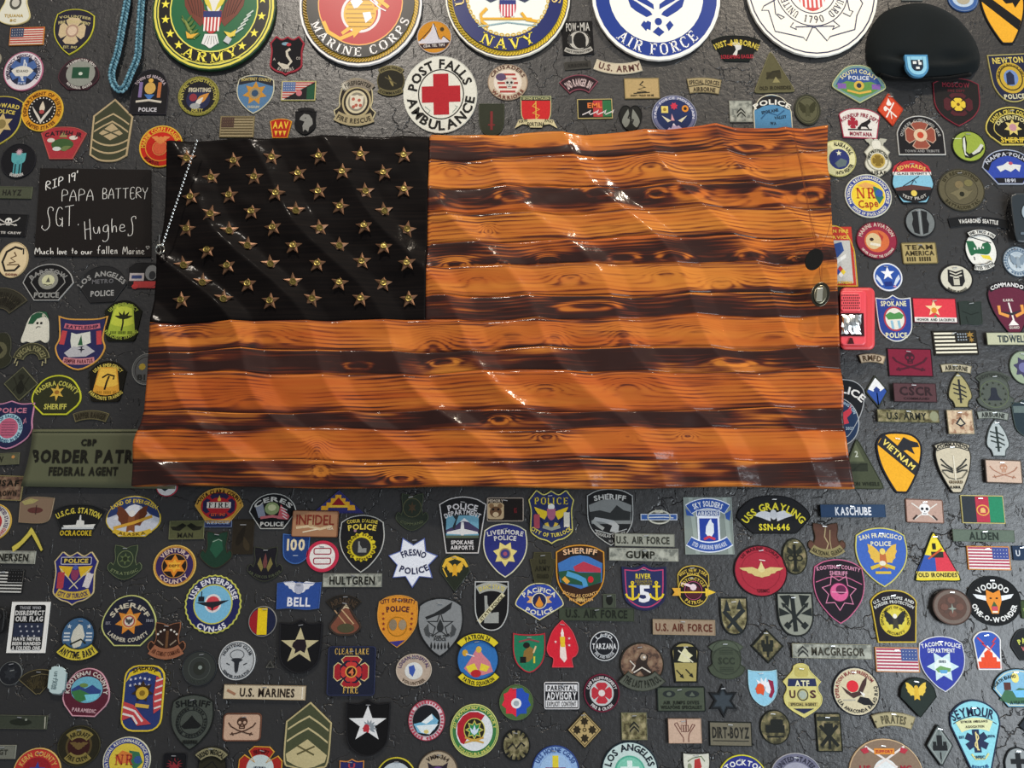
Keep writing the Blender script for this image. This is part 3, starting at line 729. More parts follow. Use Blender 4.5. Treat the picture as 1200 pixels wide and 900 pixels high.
    b2 = n.new('ShaderNodeBump'); b2.inputs['Strength'].default_value = .25; b2.inputs['Distance'].default_value = .0008; l.new(st.outputs['Fac'], b2.inputs['Height']); l.new(b2.outputs['Normal'], bs.inputs['Normal'])
    return m
def px_to_plane(x, y, Y):
    u = (x - 600.0) / FPX; v = (450.0 - y) / FPX
    t = (Y - CAM[1]) / (CP - v * SP)
    return CAM[0] + t * u, CAM[2] + t * (SP + v * CP)
flag = empty('carved_wooden_flag', pt(585, 365))
FL = flag.location
tag(flag, 'large carved wooden American flag with burnt stripes and a black canton of brass stars', 'flag')
WOOD = wood_mat('burnt_varnished_pine'); DARK = wood_mat('black_stained_pine', True)
def board(name, top, bot, xl, xr, material, k, step=2.4):
    """one board between pixel curves; carved front, square sides back to the wall"""
    xa = max(float(xl(np.array([SEAM[0]]))[0]), 100); nx = int(830 / step) if k is not None and k >= 7 else int(470 / step) if k is not None else int(310 / step)
    ny = 14 if k is not None else 90
    s = np.linspace(0, 1, nx)[None, :].repeat(ny, 0); t = np.linspace(0, 1, ny)[:, None].repeat(nx, 1)
    # iterate: x depends on y through the end curves
    y = np.full_like(s, 0.0); x = 400 + 200 * s
    for _ in range(4):
        yt = top(x); yb = bot(x); y = yt + (yb - yt) * t
        x = xl(y) + (xr(y) - xl(y)) * s
    h = relief(x, y)
    edge = np.minimum(np.minimum(t, 1 - t) * (yb - yt), 1.2) / 1.2
    h = h - .0007 * (1 - edge) ** 2
    X, Z = px_to_plane(x, y, YF)
    Yv = YF - h
    n = nx * ny
    V = np.stack([X - FL[0], Yv - FL[1], Z - FL[2]], -1).reshape(-1, 3)
    idx = np.arange(n).reshape(ny, nx)
    F = np.stack([idx[:-1, :-1], idx[1:, :-1], idx[1:, 1:], idx[:-1, 1:]], -1).reshape(-1, 4)
    ring = np.concatenate([idx[0, :], idx[1:, -1], idx[-1, -2::-1], idx[-2:0:-1, 0]])
    Bk = V[ring].copy(); Bk[:, 1] = -.030
    V = np.concatenate([V, Bk]); m_ = len(ring); bi = n + np.arange(m_)
    SF = np.stack([ring, np.roll(ring, -1), np.roll(bi, -1), bi], -1)
    me = bpy.data.meshes.new(name)
    me.from_pydata(V.tolist(), [], F.tolist() + SF.tolist() + [bi[::-1].tolist()])
    me.materials.append(material)
    if k is not None:
        G, c, kn = board_fields(k, x, y)
        G = G + k * 37.3; hue = np.clip(vnoise(x, y, 260, 8, 90 + k) * .8 + vnoise(x, y, 90, 16, 190 + k) * .7 - .35, 0, 1)
        if k % 2 == 1: hue = np.clip(hue * .8 + {1: -.1, 3: -.05, 5: .1, 7: .2, 9: .5, 11: .45}[k], 0, 1)
        for nme, arr in (('grain', G), ('char', c), ('hue', hue)):
            a = me.attributes.new(nme, 'FLOAT', 'POINT'); full = np.concatenate([arr.reshape(-1), arr.reshape(-1)[ring]]); a.data.foreach_set('value', full.astype(np.float32))
    sm = np.zeros(len(me.polygons), bool); sm[:len(F)] = True
    me.polygons.foreach_set('use_smooth', sm.tolist()); me.update()
    o = bpy.data.objects.new(name, me); col.objects.link(o); o.parent = flag
    return o
Lc = lambda y: lerp_tab(LEFT, y); Rc = lambda y: lerp_tab(RIGHT, y)
Mc = lambda y: 503.5 - (y - 158) * .023
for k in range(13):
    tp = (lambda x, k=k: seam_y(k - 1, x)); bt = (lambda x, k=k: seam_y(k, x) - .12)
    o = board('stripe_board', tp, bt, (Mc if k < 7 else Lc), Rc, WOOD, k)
    if k % 2 == 0: o['label'] = 'dark burnt stripe board'
cb = board('canton_board', lambda x: lerp_tab(TOP, x), lambda x: seam_y(6, x) - .2, Lc, lambda y: Mc(y) - .5, DARK, None)
cb['label'] = 'black canton board'

for zz in (-.28, .22):                # hidden battens that carry the flag on the wall
    m = MB(); X0, X1 = -.55, .55
    vs = [(a, b, c + zz) for a in (X0, X1) for b in (-.0305, -.0005) for c in (-.02, .02)]
    vs = [(a, b - FL[1], c) for a, b, c in vs]
    m.add(vs, [[0, 1, 3, 2], [4, 6, 7, 5], [0, 4, 5, 1], [2, 3, 7, 6], [0, 2, 6, 4], [1, 5, 7, 3]], 'cloth:7a5a3a'); m.build('wall_batten', flag)
# brass stars, each with a cartridge head in its middle
def star_mesh(r, inner, h):
    vs = [(0, -h, 0)]; fs = []
    for k in range(10):
        q = r if k % 2 == 0 else r * inner; a = pi * k / 5
        vs.append((q * sin(a), -.0006, q * cos(a)))
    for k in range(10):
        q = r if k % 2 == 0 else r * inner; a = pi * k / 5; vs.append((q * sin(a), .003, q * cos(a)))
    for k in range(10):
        fs.append([0, 1 + k, 1 + (k + 1) % 10]); fs.append([1 + (k + 1) % 10, 1 + k, 11 + k, 11 + (k + 1) % 10])
    return vs, fs
def aged(name, c, rough, metal=.9):
    m = bpy.data.materials.new(name); m.use_nodes = True; n = m.node_tree.nodes; l = m.node_tree.links; bs = n['Principled BSDF']
    tc = n.new('ShaderNodeTexCoord'); no = n.new('ShaderNodeTexNoise'); no.inputs['Scale'].default_value = 180; l.new(tc.outputs['Object'], no.inputs['Vector'])
    mx = n.new('ShaderNodeMix'); mx.data_type = 'RGBA'; mx.inputs[6].default_value = c + (1,); mx.inputs[7].default_value = tuple(v * .35 for v in c) + (1,)
    l.new(no.outputs['Fac'], mx.inputs[0]); l.new(mx.outputs[2], bs.inputs['Base Color'])
    bs.inputs['Metallic'].default_value = metal; bs.inputs['Roughness'].default_value = rough
    return m
STARM = aged('tarnished_copper', (.26, .13, .065), .45, .6); CAPM = aged('old_brass', (.36, .27, .075), .35, .85)
ms = MB(); v, f = star_mesh(.0235, .42, .005); ms.add(v, f, STARM)
STARS = [(233, 190), (415, 197), (565, 187), (752, 188), (910, 175), (1080, 182), (325, 260), (498, 265), (667, 248), (843, 250), (1000, 247), (250, 342), (398, 332), (585, 332), (747, 320), (930, 322), (1080, 312),
         (327, 408), (487, 398), (662, 400), (832, 380), (1003, 397), (232, 463), (400, 473), (573, 465), (752, 465), (927, 457), (1090, 463), (315, 550), (472, 532), (652, 535), (827, 530), (1003, 537),
         (220, 605), (395, 612), (560, 603), (745, 603), (915, 590), (1092, 600), (297, 675), (475, 682), (648, 672), (830, 676), (997, 672), (213, 743), (382, 742), (563, 750), (722, 737), (912, 737), (1097, 733)]
star0 = cap0 = None
for i, (a, b) in enumerate(STARS):
    x, y = 150 + a * .3, 130 + b * .3
    xx = np.array([x - 4., x, x + 4., x, x]); yy = np.array([y, y, y, y - 4., y + 4.])
    h = relief(xx, yy); X, Z = px_to_plane(x, y, YF)
    gx = (h[2] - h[0]) / .016; gz = (h[3] - h[4]) / .016
    if star0 is None:
        star0 = ms.build('star')
        mc = MB(); n_ = 16; prof = [(.0082, 0), (.0082, -.0062), (.0072, -.0072), (.0056, -.0068), (.005, -.0060), (.0038, -.0060), (.0034, -.0068), (0.0005, -.0072)]
        vs = []; fs = []
        for rr, hh in prof: vs += [(rr * sin(2 * pi * q / n_), hh, rr * cos(2 * pi * q / n_)) for q in range(n_)]
        for j in range(len(prof) - 1):
            for q in range(n_): fs.append([j * n_ + q, j * n_ + (q + 1) % n_, (j + 1) * n_ + (q + 1) % n_, (j + 1) * n_ + q])
        fs.append([(len(prof) - 1) * n_ + q for q in range(n_)])
        mc.add(vs, fs, CAPM); cap0 = mc.build('cartridge_head', star0); s = star0
    else:
        s = star0.copy(); col.objects.link(s); c = cap0.copy(); col.objects.link(c); c.parent = s
    s.parent = flag
    s.location = (X - FL[0], YF - float(h[1]) - .0015 - FL[1], Z - FL[2])
    s.rotation_euler = (-atan2(gz, 1) * .8, rnd.uniform(-.22, .22), -atan2(gx, 1) * .8)

# ================================================================== tubes
def tube(m, pts, r, key, n=6, closed=False):
    from mathutils import Vector
    P_ = [Vector(p) for p in pts]; N = len(P_); o = len(m.v); vs = []; prev = None
    for i, p in enumerate(P_):
        a = P_[i - 1] if (i > 0 or closed) else p; b = P_[(i + 1) % N] if (i < N - 1 or closed) else p
        t = (b - a).normalized() if (b - a).length > 0 else Vector((0, 0, 1))
        u = t.cross(Vector((0, 1, 0)) if prev is None else prev)
        if u.length < 1e-4: u = t.cross(Vector((1, 0, 0)))
        u.normalize(); w = t.cross(u).normalized()
        if prev is not None: 
            w = (prev - t * prev.dot(t)).normalized(); u = w.cross(t).normalized()
        prev = w
        for k in range(n):
            q = p + (u * cos(2 * pi * k / n) + w * sin(2 * pi * k / n)) * r
            vs.append(tuple(q))
    fs = []
    for i in range(N - 1 + (1 if closed else 0)):
        j = (i + 1) % N
        for k in range(n): fs.append([i * n + k, i * n + (k + 1) % n, j * n + (k + 1) % n, j * n + k])
    if not closed: fs += [list(range(n))[::-1], [(N - 1) * n + k for k in range(n)]]
    m.add(vs, fs, key)
def resample(pts, n):
    d = [0]
    for i in range(1, len(pts)): d.append(d[-1] + sqrt(sum((pts[i][j] - pts[i - 1][j]) ** 2 for j in range(len(pts[0])))))
    ts = np.linspace(0, d[-1], n)
    return [tuple(np.interp(t, d, [p[j] for p in pts]) for j in range(len(pts[0]))) for t in ts]
def local(root, px, py, y): p = pt(px, py, y); return tuple(p[i] - root.location[i] for i in range(3))

# light blue braided cord
cord = empty('braided_cord', pt(150, 50)); tag(cord, 'light blue braided infantry cord hanging in a loop at the top left', 'cord')
path = [(150, -22), (149, 0), (144, 28), (138, 60), (131, 84), (133, 98), (139, 105), (146, 102), (154, 84), (161, 66), (163, 40), (165, 12), (166, -22)]
path = hermite([(a, b) for a, b in path], 6)[:-6]
path = resample(path[:-1], 260)
for s in range(3):
    m = MB(); pp = []
    for i, (a, b) in enumerate(path):
        q = i * 0.55 + s * 2 * pi / 3
        i0 = path[max(0, i - 1)]; i1 = path[min(len(path) - 1, i + 1)]
        dx, dy = i1[0] - i0[0], i1[1] - i0[1]; d = hypot(dx, dy) or 1
        off = 3.1 * sin(q); pp.append(local(cord, a - dy / d * off, b + dx / d * off, -.013 + .005 * cos(2 * q)))
    tube(m, pp, .0031, 'cloth:' + ('6d9cae', '7fadbd', '5c8a9c')[s], 6); o = m.build('cord_strand', cord, smooth=True)

# ================================================================== beret
ber = empty('black_beret', pt(1080, 60)); tag(ber, 'black wool beret with a light blue flash pinned to the wall', 'beret')
def ring_surface(root, outline, prof, key, name, cx, cy, nr, hfun):
    sx, sy = scales(cx, cy); n = len(outline); vs = []; fs = []
    for j in range(nr + 1):
        r = 1 - j / nr
        for k in range(n):
            x, y = outline[k][0] * r, outline[k][1] * r
            vs.append((x * sx, -hfun(x, y, r), -y * sy))
    for j in range(nr):
        for k in range(n): fs.append([j * n + (k + 1) % n, j * n + k, (j + 1) * n + k, (j + 1) * n + (k + 1) % n])
    m = MB(); m.add(vs, fs, key); return m.build(name, root, smooth=True)
out = hermite([(-50, 33), (-62, 22), (-66, 4), (-60, -22), (-42, -44), (-14, -54), (14, -53), (42, -38), (60, -14), (66, 8), (62, 22), (48, 30), (20, 34), (-20, 36)], 6)
def bh(x, y, r):
    base = .036 * (1 - r ** 4.0) ** .6 + .004
    fold = .009 * exp(-((y - 22 - 6 * cos(x / 24.0)) / 4.0) ** 2) * (1 - r ** 6)
    dent = -.012 * exp(-(((x - 30) / 22.0) ** 2 + ((y - 18) / 7.0) ** 2)) - .007 * exp(-(((x + 34) / 18.0) ** 2 + ((y - 16) / 6.0) ** 2))
    return base + fold + dent * (1 - r ** 6) + .003 * sin(x / 9.0 + y / 14.0) * (1 - r)
ring_surface(ber, out, None, 'felt:15191a', 'crown', 1080, 60, 18, bh)
sx, sy = scales(1080, 60)
m = MB(); tube(m, [(x * sx, -.014 - .004 * sin((x + 52) / 104 * pi), -(y) * sy) for x, y in resample([(-54, 31), (-40, 36), (-10, 38), (22, 36), (50, 31)], 24)], .0055, 'felt:0a0b0c', 8); m.build('headband', ber, smooth=True)
fl = empty('beret_flash', tuple(pt(1074, 78, -.040)[i] - ber.location[i] for i in range(3))); fl.parent = ber
fo = ccw(shape('shu', 26, 25)); n_ = len(fo); m = MB()
pp = lambda p, h: (p[0] * sx, -h, -p[1] * sy)
m.add([pp(p, .004) for p in fo] + [pp(p, -.004) for p in fo], [list(range(n_))] + [[(k + 1) % n_, k, n_ + k, n_ + (k + 1) % n_] for k in range(n_)], 'cloth:4f8cb4'); m.build('flash_edge', fl)
fi = inset(fo, 2.2); m = MB(); m.add([pp(p, .0048) for p in fi] + [pp(p, .0038) for p in fi], [list(range(n_))] + [[(k + 1) % n_, k, n_ + k, n_ + (k + 1) % n_] for k in range(n_)], 'cloth:8cc4dc'); m.build('flash_field', fl)
fi = inset(fo, 6.2); m = MB(); m.add([pp(p, .0054) for p in fi] + [pp(p, .0046) for p in fi], [list(range(n_))] + [[(k + 1) % n_, k, n_ + k, n_ + (k + 1) % n_] for k in range(n_)], 'cloth:1c2a3a'); m.build('flash_centre', fl)
m = MB()
for a, b, w, h in ((-3, -3, 4, 3), (3, -2, 3.4, 3), (0, 3, 4, 2.4), (2, -5, 2, 2)):
    q = [(a + dx * w / 2, b + dy * h / 2) for dx, dy in ((-1, -1), (1, -1), (1, 1), (-1, 1))]; q = ccw(q)
    m.add([pp(p, .0064) for p in q] + [pp(p, .005) for p in q], [[0, 1, 2, 3]] + [[(k + 1) % 4, k, 4 + k, 4 + (k + 1) % 4] for k in range(4)], 'cloth:dfe2e0')
m.build('flash_device', fl)

# ================================================================== generic slab for panels and boxes
def slab(root, pts, y0, y1, key, name, bev=0.0, parent=None, smooth=False):
    """pts in photo pixels (y down); y0 nearest the wall, y1 the front (negative = towards the room)"""
    p = ccw(pts); n = len(p); m = MB(); vs = []; fs = []
    L_ = [(p, y0), (p, y1 + bev)] + ([(inset(p, bev / .002 * .35), y1 + bev * .3), (inset(p, bev / .002), y1)] if bev else [])
    for q, yy in L_: vs += [local(root, a, b, yy) for a, b in q]
    # note: each ring is placed on its own plane
    for j in range(len(L_) - 1):
        for k in range(n): fs.append([j * n + (k + 1) % n, j * n + k, (j + 1) * n + k, (j + 1) * n + (k + 1) % n])
    fs.append([(len(L_) - 1) * n + k for k in range(n)]); fs.append([n - 1 - k for k in range(n)])
    m.add(vs, fs, key); return m.build(name, parent or root, smooth=smooth)

# red horn strobe
st = empty('horn_strobe', pt(1000, 374)); tag(st, 'red fire alarm horn strobe with a speaker grille and flash lamp beside the flag', 'alarm')
def rr_px(x0, y0, x1, y1, r): return [(a + (x0 + x1) / 2, b + (y0 + y1) / 2) for a, b in rrect(r, x1 - x0, y1 - y0, 5)]
# flag edge hides the left; the box stands between wall and flag face
slab(st, rr_px(984, 337, 1025, 410, 7), -.001, -.035, 'rubber:c8383c', 'back_box', .006, smooth=False)
slab(st, rr_px(984.5, 340, 1015, 405, 5), -.0352, -.046, 'rubber:d2404a', 'front_plate', .004)
slab(st, rr_px(985, 343, 1009, 365, 3.5), -.0462, -.051, 'rubber:d84850', 'grille', .003)
m = MB()
for i in range(9):
    for j in range(6):
        a = 987 + i * 2.3 + (j % 2) * 1.6; b = 346 + j * 3.0
        q = ccw([(a - .9, b), (a, b - 1.1), (a + .9, b), (a, b + 1.1)])
        vs = [local(st, x, y, -.0514) for x, y in q] + [local(st, x, y, -.050) for x, y in q]
        m.add(vs, [[0, 1, 2, 3]] + [[(k + 1) % 4, k, 4 + k, 4 + (k + 1) % 4] for k in range(4)], 'rubber:3c0d10')
m.build('grille_hole', st)
slab(st, [(985, 367), (1012, 367), (1013, 394), (985, 394)], -.0462, -.0475, 'gloss:2a1214', 'lamp_recess')
m = MB(); rs2 = random.Random(4); vs = []; nn = 9
for j in range(6):
    for i in range(nn):
        a = 986.5 + i * 2.8; b = 369 + j * 4.4
        vs.append(local(st, a + rs2.uniform(-.8, .8), b + rs2.uniform(-.8, .8), -.048 - .010 * sin(pi * i / (nn - 1)) * sin(pi * j / 5) - rs2.uniform(0, .003)))
fs = [[j * nn + i, j * nn + i + 1, (j + 1) * nn + i + 1, (j + 1) * nn + i] for j in range(5) for i in range(nn - 1)]
m.add(vs, fs, 'metal:d8dcdc'); m.build('flash_lamp', st)
slab(st, [(996, 396), (999, 396), (1001, 403), (993, 403)], -.0462, -.0485, 'gloss:3a0d10', 'latch')

# olive border patrol sheet behind the flag's left edge
bp = empty('patrol_panel', pt(100, 535)); tag(bp, 'olive vinyl BORDER PATROL back panel partly behind the lower left of the flag', 'panel')
m = MB(); vs = []; fs = []; nx, ny = 24, 8
for j in range(ny + 1):
    for i in range(nx + 1):
        t = j / ny; s = i / nx
        xl = 38 - 14 * t ** 1.6 ; y_ = 503 + (67 + 3 * s) * t
        vs.append(local(bp, xl + (205 - xl) * s, y_, -.0092 - .004 * (1 - s) ** 12 * t))
N1 = len(vs)
vs += [(a, b + .0018, c) for a, b, c in vs]
for j in range(ny):
    for i in range(nx):
        a = j * (nx + 1) + i; fs.append([a, a + nx + 1, a + nx + 2, a + 1]); fs.append([N1 + a, N1 + a + 1, N1 + a + nx + 2, N1 + a + nx + 1])
bd = [i for i in range(nx + 1)] + [j * (nx + 1) + nx for j in range(1, ny + 1)] + [ny * (nx + 1) + i for i in range(nx - 1, -1, -1)] + [j * (nx + 1) for j in range(ny - 1, 0, -1)]
for k in range(len(bd)): a, b = bd[k], bd[(k + 1) % len(bd)]; fs.append([a, b, N1 + b, N1 + a])
m.add(vs, fs, 'rubber:54573f'); m.build('sheet', bp, smooth=True)
sx, sy = scales(100, 535)
te = empty('x', (0, 0, 0)); 
bpt = T('CBP', 5, -16, 18, 7.5, '1c1c16', font='h') + T('BORDER PATROL', 11, 0, 141, 14.5, '1c1c16', font='h') + T('FEDERAL AGENT', 2, 17.5, 80, 9.5, '1f1f18', font='h')
render_els(bpt, bp, sx, sy, .0098, step=.0003, gloss='cloth')
for c_ in list(bp.children):
    if c_.name.startswith('lettering'): c_.location.y = .0
bpy.data.objects.remove(te)
m = MB(); tube(m, [local(bp, a, b, -.0105) for a, b in ((39, 505.5), (80, 505.5), (140, 505.5), (170, 505.5))], .0012, 'cloth:6c6e55', 5); m.build('top_hem', bp)

# dark sheet with white handwriting
hp = empty('memorial_sheet', pt(112, 250)); tag(hp, 'dark brown sheet with white handwritten memorial lines left of the canton', 'sheet')
slab(hp, [(47, 197), (177, 199), (177, 301), (40, 300)], -.001, -.0035, 'cloth:1b1716', 'sheet')
# single-line handwriting, unit cap height, y up
HW = {
 'R': [[(0, 0), (.05, 1), (.45, .95), (.5, .65), (.05, .5), (.55, 0)]], 'I': [[(.1, .98), (.6, 1)], [(.35, 1), (.32, 0)], [(.05, 0), (.6, .04)]], 'P': [[(.05, 0), (.1, 1), (.5, .95), (.55, .62), (.1, .48)]],
 '1': [[(.2, 0), (.2, 1)]], '9': [[(.5, .62), (.15, .6), (.12, .95), (.5, .98), (.5, .6), (.45, 0)]], "'": [[(.15, 1.15), (.1, .85)]],
 'A': [[(0, 0), (.35, 1), (.6, 0)], [(.12, .38), (.5, .4)]], 'B': [[(.05, 0), (.08, 1), (.45, .9), (.4, .6), (.08, .52), (.5, .4), (.45, .05), (.05, 0)]], 'T': [[(0, .95), (.65, 1)], [(.33, .98), (.3, 0)]],
 'E': [[(.5, .98), (.08, .95), (.05, 0), (.5, .05)], [(.05, .5), (.4, .52)]], 'Y': [[(0, 1), (.25, .5), (.55, 1)], [(.3, .6), (.2, -.1)]],
 'S': [[(.75, .82), (.65, 1), (.45, .98), (.38, .75), (.5, .4), (.48, .08), (.2, -.1), (0, 0), (-.02, .15)]], 'G': [[(.5, .85), (.25, .95), (.05, .6), (.1, .15), (.35, .05), (.5, .3), (.3, .42)], [(.5, .45), (.5, 0)]], '.': [[(.1, 0), (.14, .05)]],
 'H': [[(0, .95), (.06, -.35)], [(.34, 1.1), (.42, -.4)], [(.02, .35), (.4, .42)]], 'u': [[(0, .5), (.04, .1), (.25, .05), (.34, .5), (.38, 0)]], 'g': [[(.38, .5), (.1, .48), (.06, .15), (.3, .1), (.38, .5), (.4, -.3), (.25, -.6), (.02, -.5)]],
 'h': [[(.04, 1), (.04, 0), (.12, .4), (.3, .42), (.32, 0)]], 'e': [[(.05, .25), (.34, .32), (.28, .5), (.1, .48), (.04, .15), (.2, 0), (.4, .1)]], 's': [[(.5, .85), (.4, 1.05), (.22, .9), (.3, .4), (.28, -.2), (.12, -.35), (0, -.2)]],
 'M': [[(0, 0), (.12, 1), (.3, .3), (.55, 1), (.6, 0)]], 'c': [[(.3, .5), (.08, .45), (.05, .08), (.32, .08)]], 'l': [[(.1, 1), (.08, 0)]], 'o': [[(.2, .52), (.04, .35), (.08, .03), (.28, .03), (.34, .35), (.2, .52)]],
 'v': [[(0, .5), (.15, .02), (.32, .5)]], 't': [[(.15, .95), (.14, .05)], [(0, .6), (.32, .62)]], 'r': [[(.04, .5), (.06, 0)], [(.05, .35), (.28, .5)]], 'f': [[(.4, 1), (.2, .9), (.15, 0)], [(0, .5), (.35, .52)]],
 'a': [[(.3, .45), (.08, .42), (.05, .05), (.28, .1), (.32, .5), (.36, 0)]], 'i': [[(.06, .5), (.06, 0)], [(.06, .75), (.07, .8)]], 'n': [[(.02, 0), (.04, .5)], [(.04, .35), (.22, .5), (.28, 0)]], '<': [[(.3, .3), (.02, .75), (.15, .95), (.3, .75), (.48, .95), (.58, .7), (.3, .3)]]}
def hand(text, x, y, h, w, r, slope=0.0):
    """write along a line starting at photo pixel (x, y = baseline); h cap height, w total width"""
    adv = []; cur = 0
    for ch in text:
        if ch == ' ': adv.append(cur); cur += .45; continue
        adv.append(cur); cur += max(p[0] for s in HW[ch] for p in s) + .2
    k = w / (cur - .2); m = MB()
    for ch, a in zip(text, adv):
        if ch == ' ': continue
        for s in HW[ch]:
            pts = s if len(s) < 3 else hermite([(p[0], p[1]) for p in s] , 3)[:(len(s) - 1) * 3 + 1]
            q = []
            for px_, py_ in pts:
                X = x + (a + px_) * k; Y = y - py_ * h + slope * (a + px_) * k
                q.append(local(hp, X, Y, -.0042))
            tube(m, q, r, 'gloss:e6e4de', 5)
    m.build('handwriting', hp)
hand("RIP 19'", 54, 223, 9.5, 37, .00115, -.33)
hand('PAPA', 72, 236, 13, 37, .00075, -.03); hand('BATTERY', 120, 233, 12, 53, .00075, -.02)
hand('SGT.', 50, 268, 24, 42, .0008, -.1); hand('Hughes', 99, 275, 16, 60, .0008, -.08)
hand('Much', 41, 298, 7.5, 21, .0009); hand('love', 67, 298, 7.5, 11, .0008); hand('to', 84, 297.5, 7, 6, .0008); hand('our', 95, 298, 7, 13, .0009); hand('fallen', 114, 297.5, 9, 23, .0008); hand('Marine', 144, 298, 9, 25, .0007); hand('<', 171, 294, 6, 4, .0005)

# thin yellow chevron stripe below the brown leather scrap
ch = empty('rank_chevron', pt(32, 632)); tag(ch, 'thin yellow open chevron stripe below the shiny brown leather scrap', 'rank stripe', 'rank patches on the wall')
cp = [(36.5, 618), (39, 621), (45, 632), (50, 644), (48, 646), (43, 637), (37, 626), (30, 634), (22, 642), (15, 647), (14, 641), (24, 634), (32, 625)]
slab(ch, cp, -.001, -.0032, 'cloth:cfc055', 'stripe'); slab(ch, inset(ccw(cp), -1.0), -.0005, -.002, 'cloth:3a3c28', 'felt_backing')

# silver dog tag at the lower left
dt = empty('dog_tag', pt(67, 798)); tag(dt, 'pale silver dog tag hanging between the brown tab and the maroon paramedic patch', 'dog tag')
slab(dt, [(a + 66.5, b + 797) for a, b in rotp(shape('tag', 20, 32), 6)], -.008, -.0105, 'gloss:b9cfd0', 'plate', .0008)
slab(dt, [(a + 68.2, b + 798.5) for a, b in rotp(shape('tag', 20, 32), 6)], -.005, -.0075, 'metal:a4b4b6', 'rear_plate', .0008)
sx, sy = scales(67, 798)
render_els(T('US', 0.5, -9, 6, 3.5, '5a6e70', 90) + T('TAGS', -.5, 2, 14, 4, '6b8083', 95) + T('DOG', 2, 3, 12, 2.4, '6b8083', 95), dt, sx, sy, .0105, gloss='gloss')
m = MB(); tube(m, [local(dt, 68 + 1.4 * sin(a), 780.5 - 2.5 * cos(a), -.008) for a in [k * pi / 5 for k in range(10)]], .0007, 'metal:c0c8c8', 5, closed=True); m.build('ring', dt)

# silver chain over the canton corner with a ring pendant
sc1 = empty('silver_chain', pt(208, 225)); tag(sc1, 'silver chain with a small ring pendant hanging at the left edge of the black canton', 'necklace')
a0 = (231, 165); a1 = (190, 288); m = MB(); nl = 62
for i in range(nl):
    t = i / (nl - 1); x = a0[0] + (a1[0] - a0[0]) * t; y = a0[1] + (a1[1] - a0[1]) * t
    d = -.083 if t < .75 else -.083 + .02 * (t - .75)
    m2 = MB(); pp = []
    ux, uy = -.316, .949
    for q in range(8):
        a = 2 * pi * q / 8; lx, lw = 1.5 * cos(a), .75 * sin(a)
        if i % 2: pp.append(local(sc1, x + ux * lx, y + uy * lx, d + lw * .002))
        else: pp.append(local(sc1, x + ux * lx - uy * lw, y + uy * lx + ux * lw, d))
    tube(m, pp, .00055, 'metal:d4d6d4', 4, closed=True)
o = m.build('chain_links', sc1); o['kind'] = 'stuff'
for R_, cx_, cy_, w_, h_ in ((.0016, 187.5, 292, 5.2, 5.2), (.0011, 185.5, 293, 3.2, 4.4)):
    m = MB(); tube(m, [local(sc1, cx_ + w_ * sin(a), cy_ - h_ * cos(a), -.07 + .004 * sin(a * 2)) for a in [k * pi / 9 for k in range(18)]], R_, 'metal:b4b4ac', 6, closed=True); m.build('pendant_ring', sc1, smooth=True)
m = MB(); tube(m, [local(sc1, a, b, -.078) for a, b in ((187, 275), (186.5, 282), (188, 288))], .0008, 'metal:d4d6d4', 5); m.build('clasp', sc1)

# brown cord over the right end with two oval tags
bc = empty('tag_necklace', pt(950, 250)); tag(bc, 'thin dark cord with black oval and silver disc over the right end of the flag', 'necklace')
for pth in ([(928, 152), (930, 160), (938, 195), (946, 240), (953, 276), (957, 292)], [(930, 152), (934, 172), (941, 205), (949, 250), (956, 280), (958, 292)], [(973, 250), (974, 258), (969, 276), (962, 292)], [(960, 312), (961, 322), (962, 332)], [(963, 312), (963, 322), (963, 332)]):
    m = MB(); q = resample(pth, 18)
    tube(m, [local(bc, a, b, -.088) for a, b in q], .00062, 'gloss:7a3c1c', 5); m.build('cord', bc)
slab(bc, [(a + 954, b + 304) for a, b in rotp([(x * 20, y * 27) for x, y in SH['circ']], 28)], -.088, -.093, 'cloth:0c0b0a', 'black_oval', .0016)
slab(bc, [(a + 961.5, b + 345) for a, b in rotp([(x * 22, y * 29) for x, y in SH['circ']], 12)], -.086, -.090, 'metal:4c4a40', 'disc_rim', .0012)
slab(bc, [(a + 961.5, b + 345) for a, b in rotp([(x * 15, y * 22) for x, y in SH['circ']], 12)], -.0902, -.0925, 'metal:8c8874', 'silver_disc', .001)
slab(bc, [(a + 960.5, b + 345) for a, b in rotp([(-3.6, -7), (3, -8), (4, 7), (-3, 8)], 8)], -.0927, -.0945, 'metal:dedcc8', 'tag_plate', .0006)
m = MB(); 
for pth in ([(938, 302), (930, 300), (934, 303)], [(946, 297), (938, 295), (932, 297)]):
    tube(m, [local(bc, a, b, -.085) for a, b in pth], .0006, 'metal:e0b070', 4)
m.build('frayed_end', bc)

# black pouch at the right edge and a black object at the left edge
pc = empty('black_pouch', pt(1196, 256)); tag(pc, 'black rounded plastic case cut off by the right edge, below the Nampa patch', 'case')
slab(pc, hermite([(1184, 232), (1190, 226, 1), (1222, 226, 1), (1222, 284, 1), (1196, 284), (1190, 279), (1187, 262)], 4), -.001, -.022, 'rubber:1d262c', 'case', .004)
slab(pc, [(a + 1206, b + 248) for a, b in [(x * 17, y * 20) for x, y in SH['circ']]], -.0222, -.024, 'gloss:8d9aa2', 'round_badge')
slab(pc, rr_px(1196, 272, 1216, 275, 1.2), -.0222, -.0235, 'gloss:55606a', 'slot')
lb = empty('black_holder', pt(-2, 727)); tag(lb, 'black rubbery holder cut by the left edge beside the white-framed poster', 'holder')
slab(lb, hermite([(-16, 712, 1), (2, 712), (6, 718), (5, 732), (1, 742), (-16, 744, 1)], 4), -.001, -.016, 'rubber:0b0b0c', 'body', .004)
slab(lb, [(a - 4, b + 722) for a, b in [(x * 12, y * 10) for x, y in SH['circ16']]], -.0162, -.018, 'rubber:1c1c1e', 'boss')
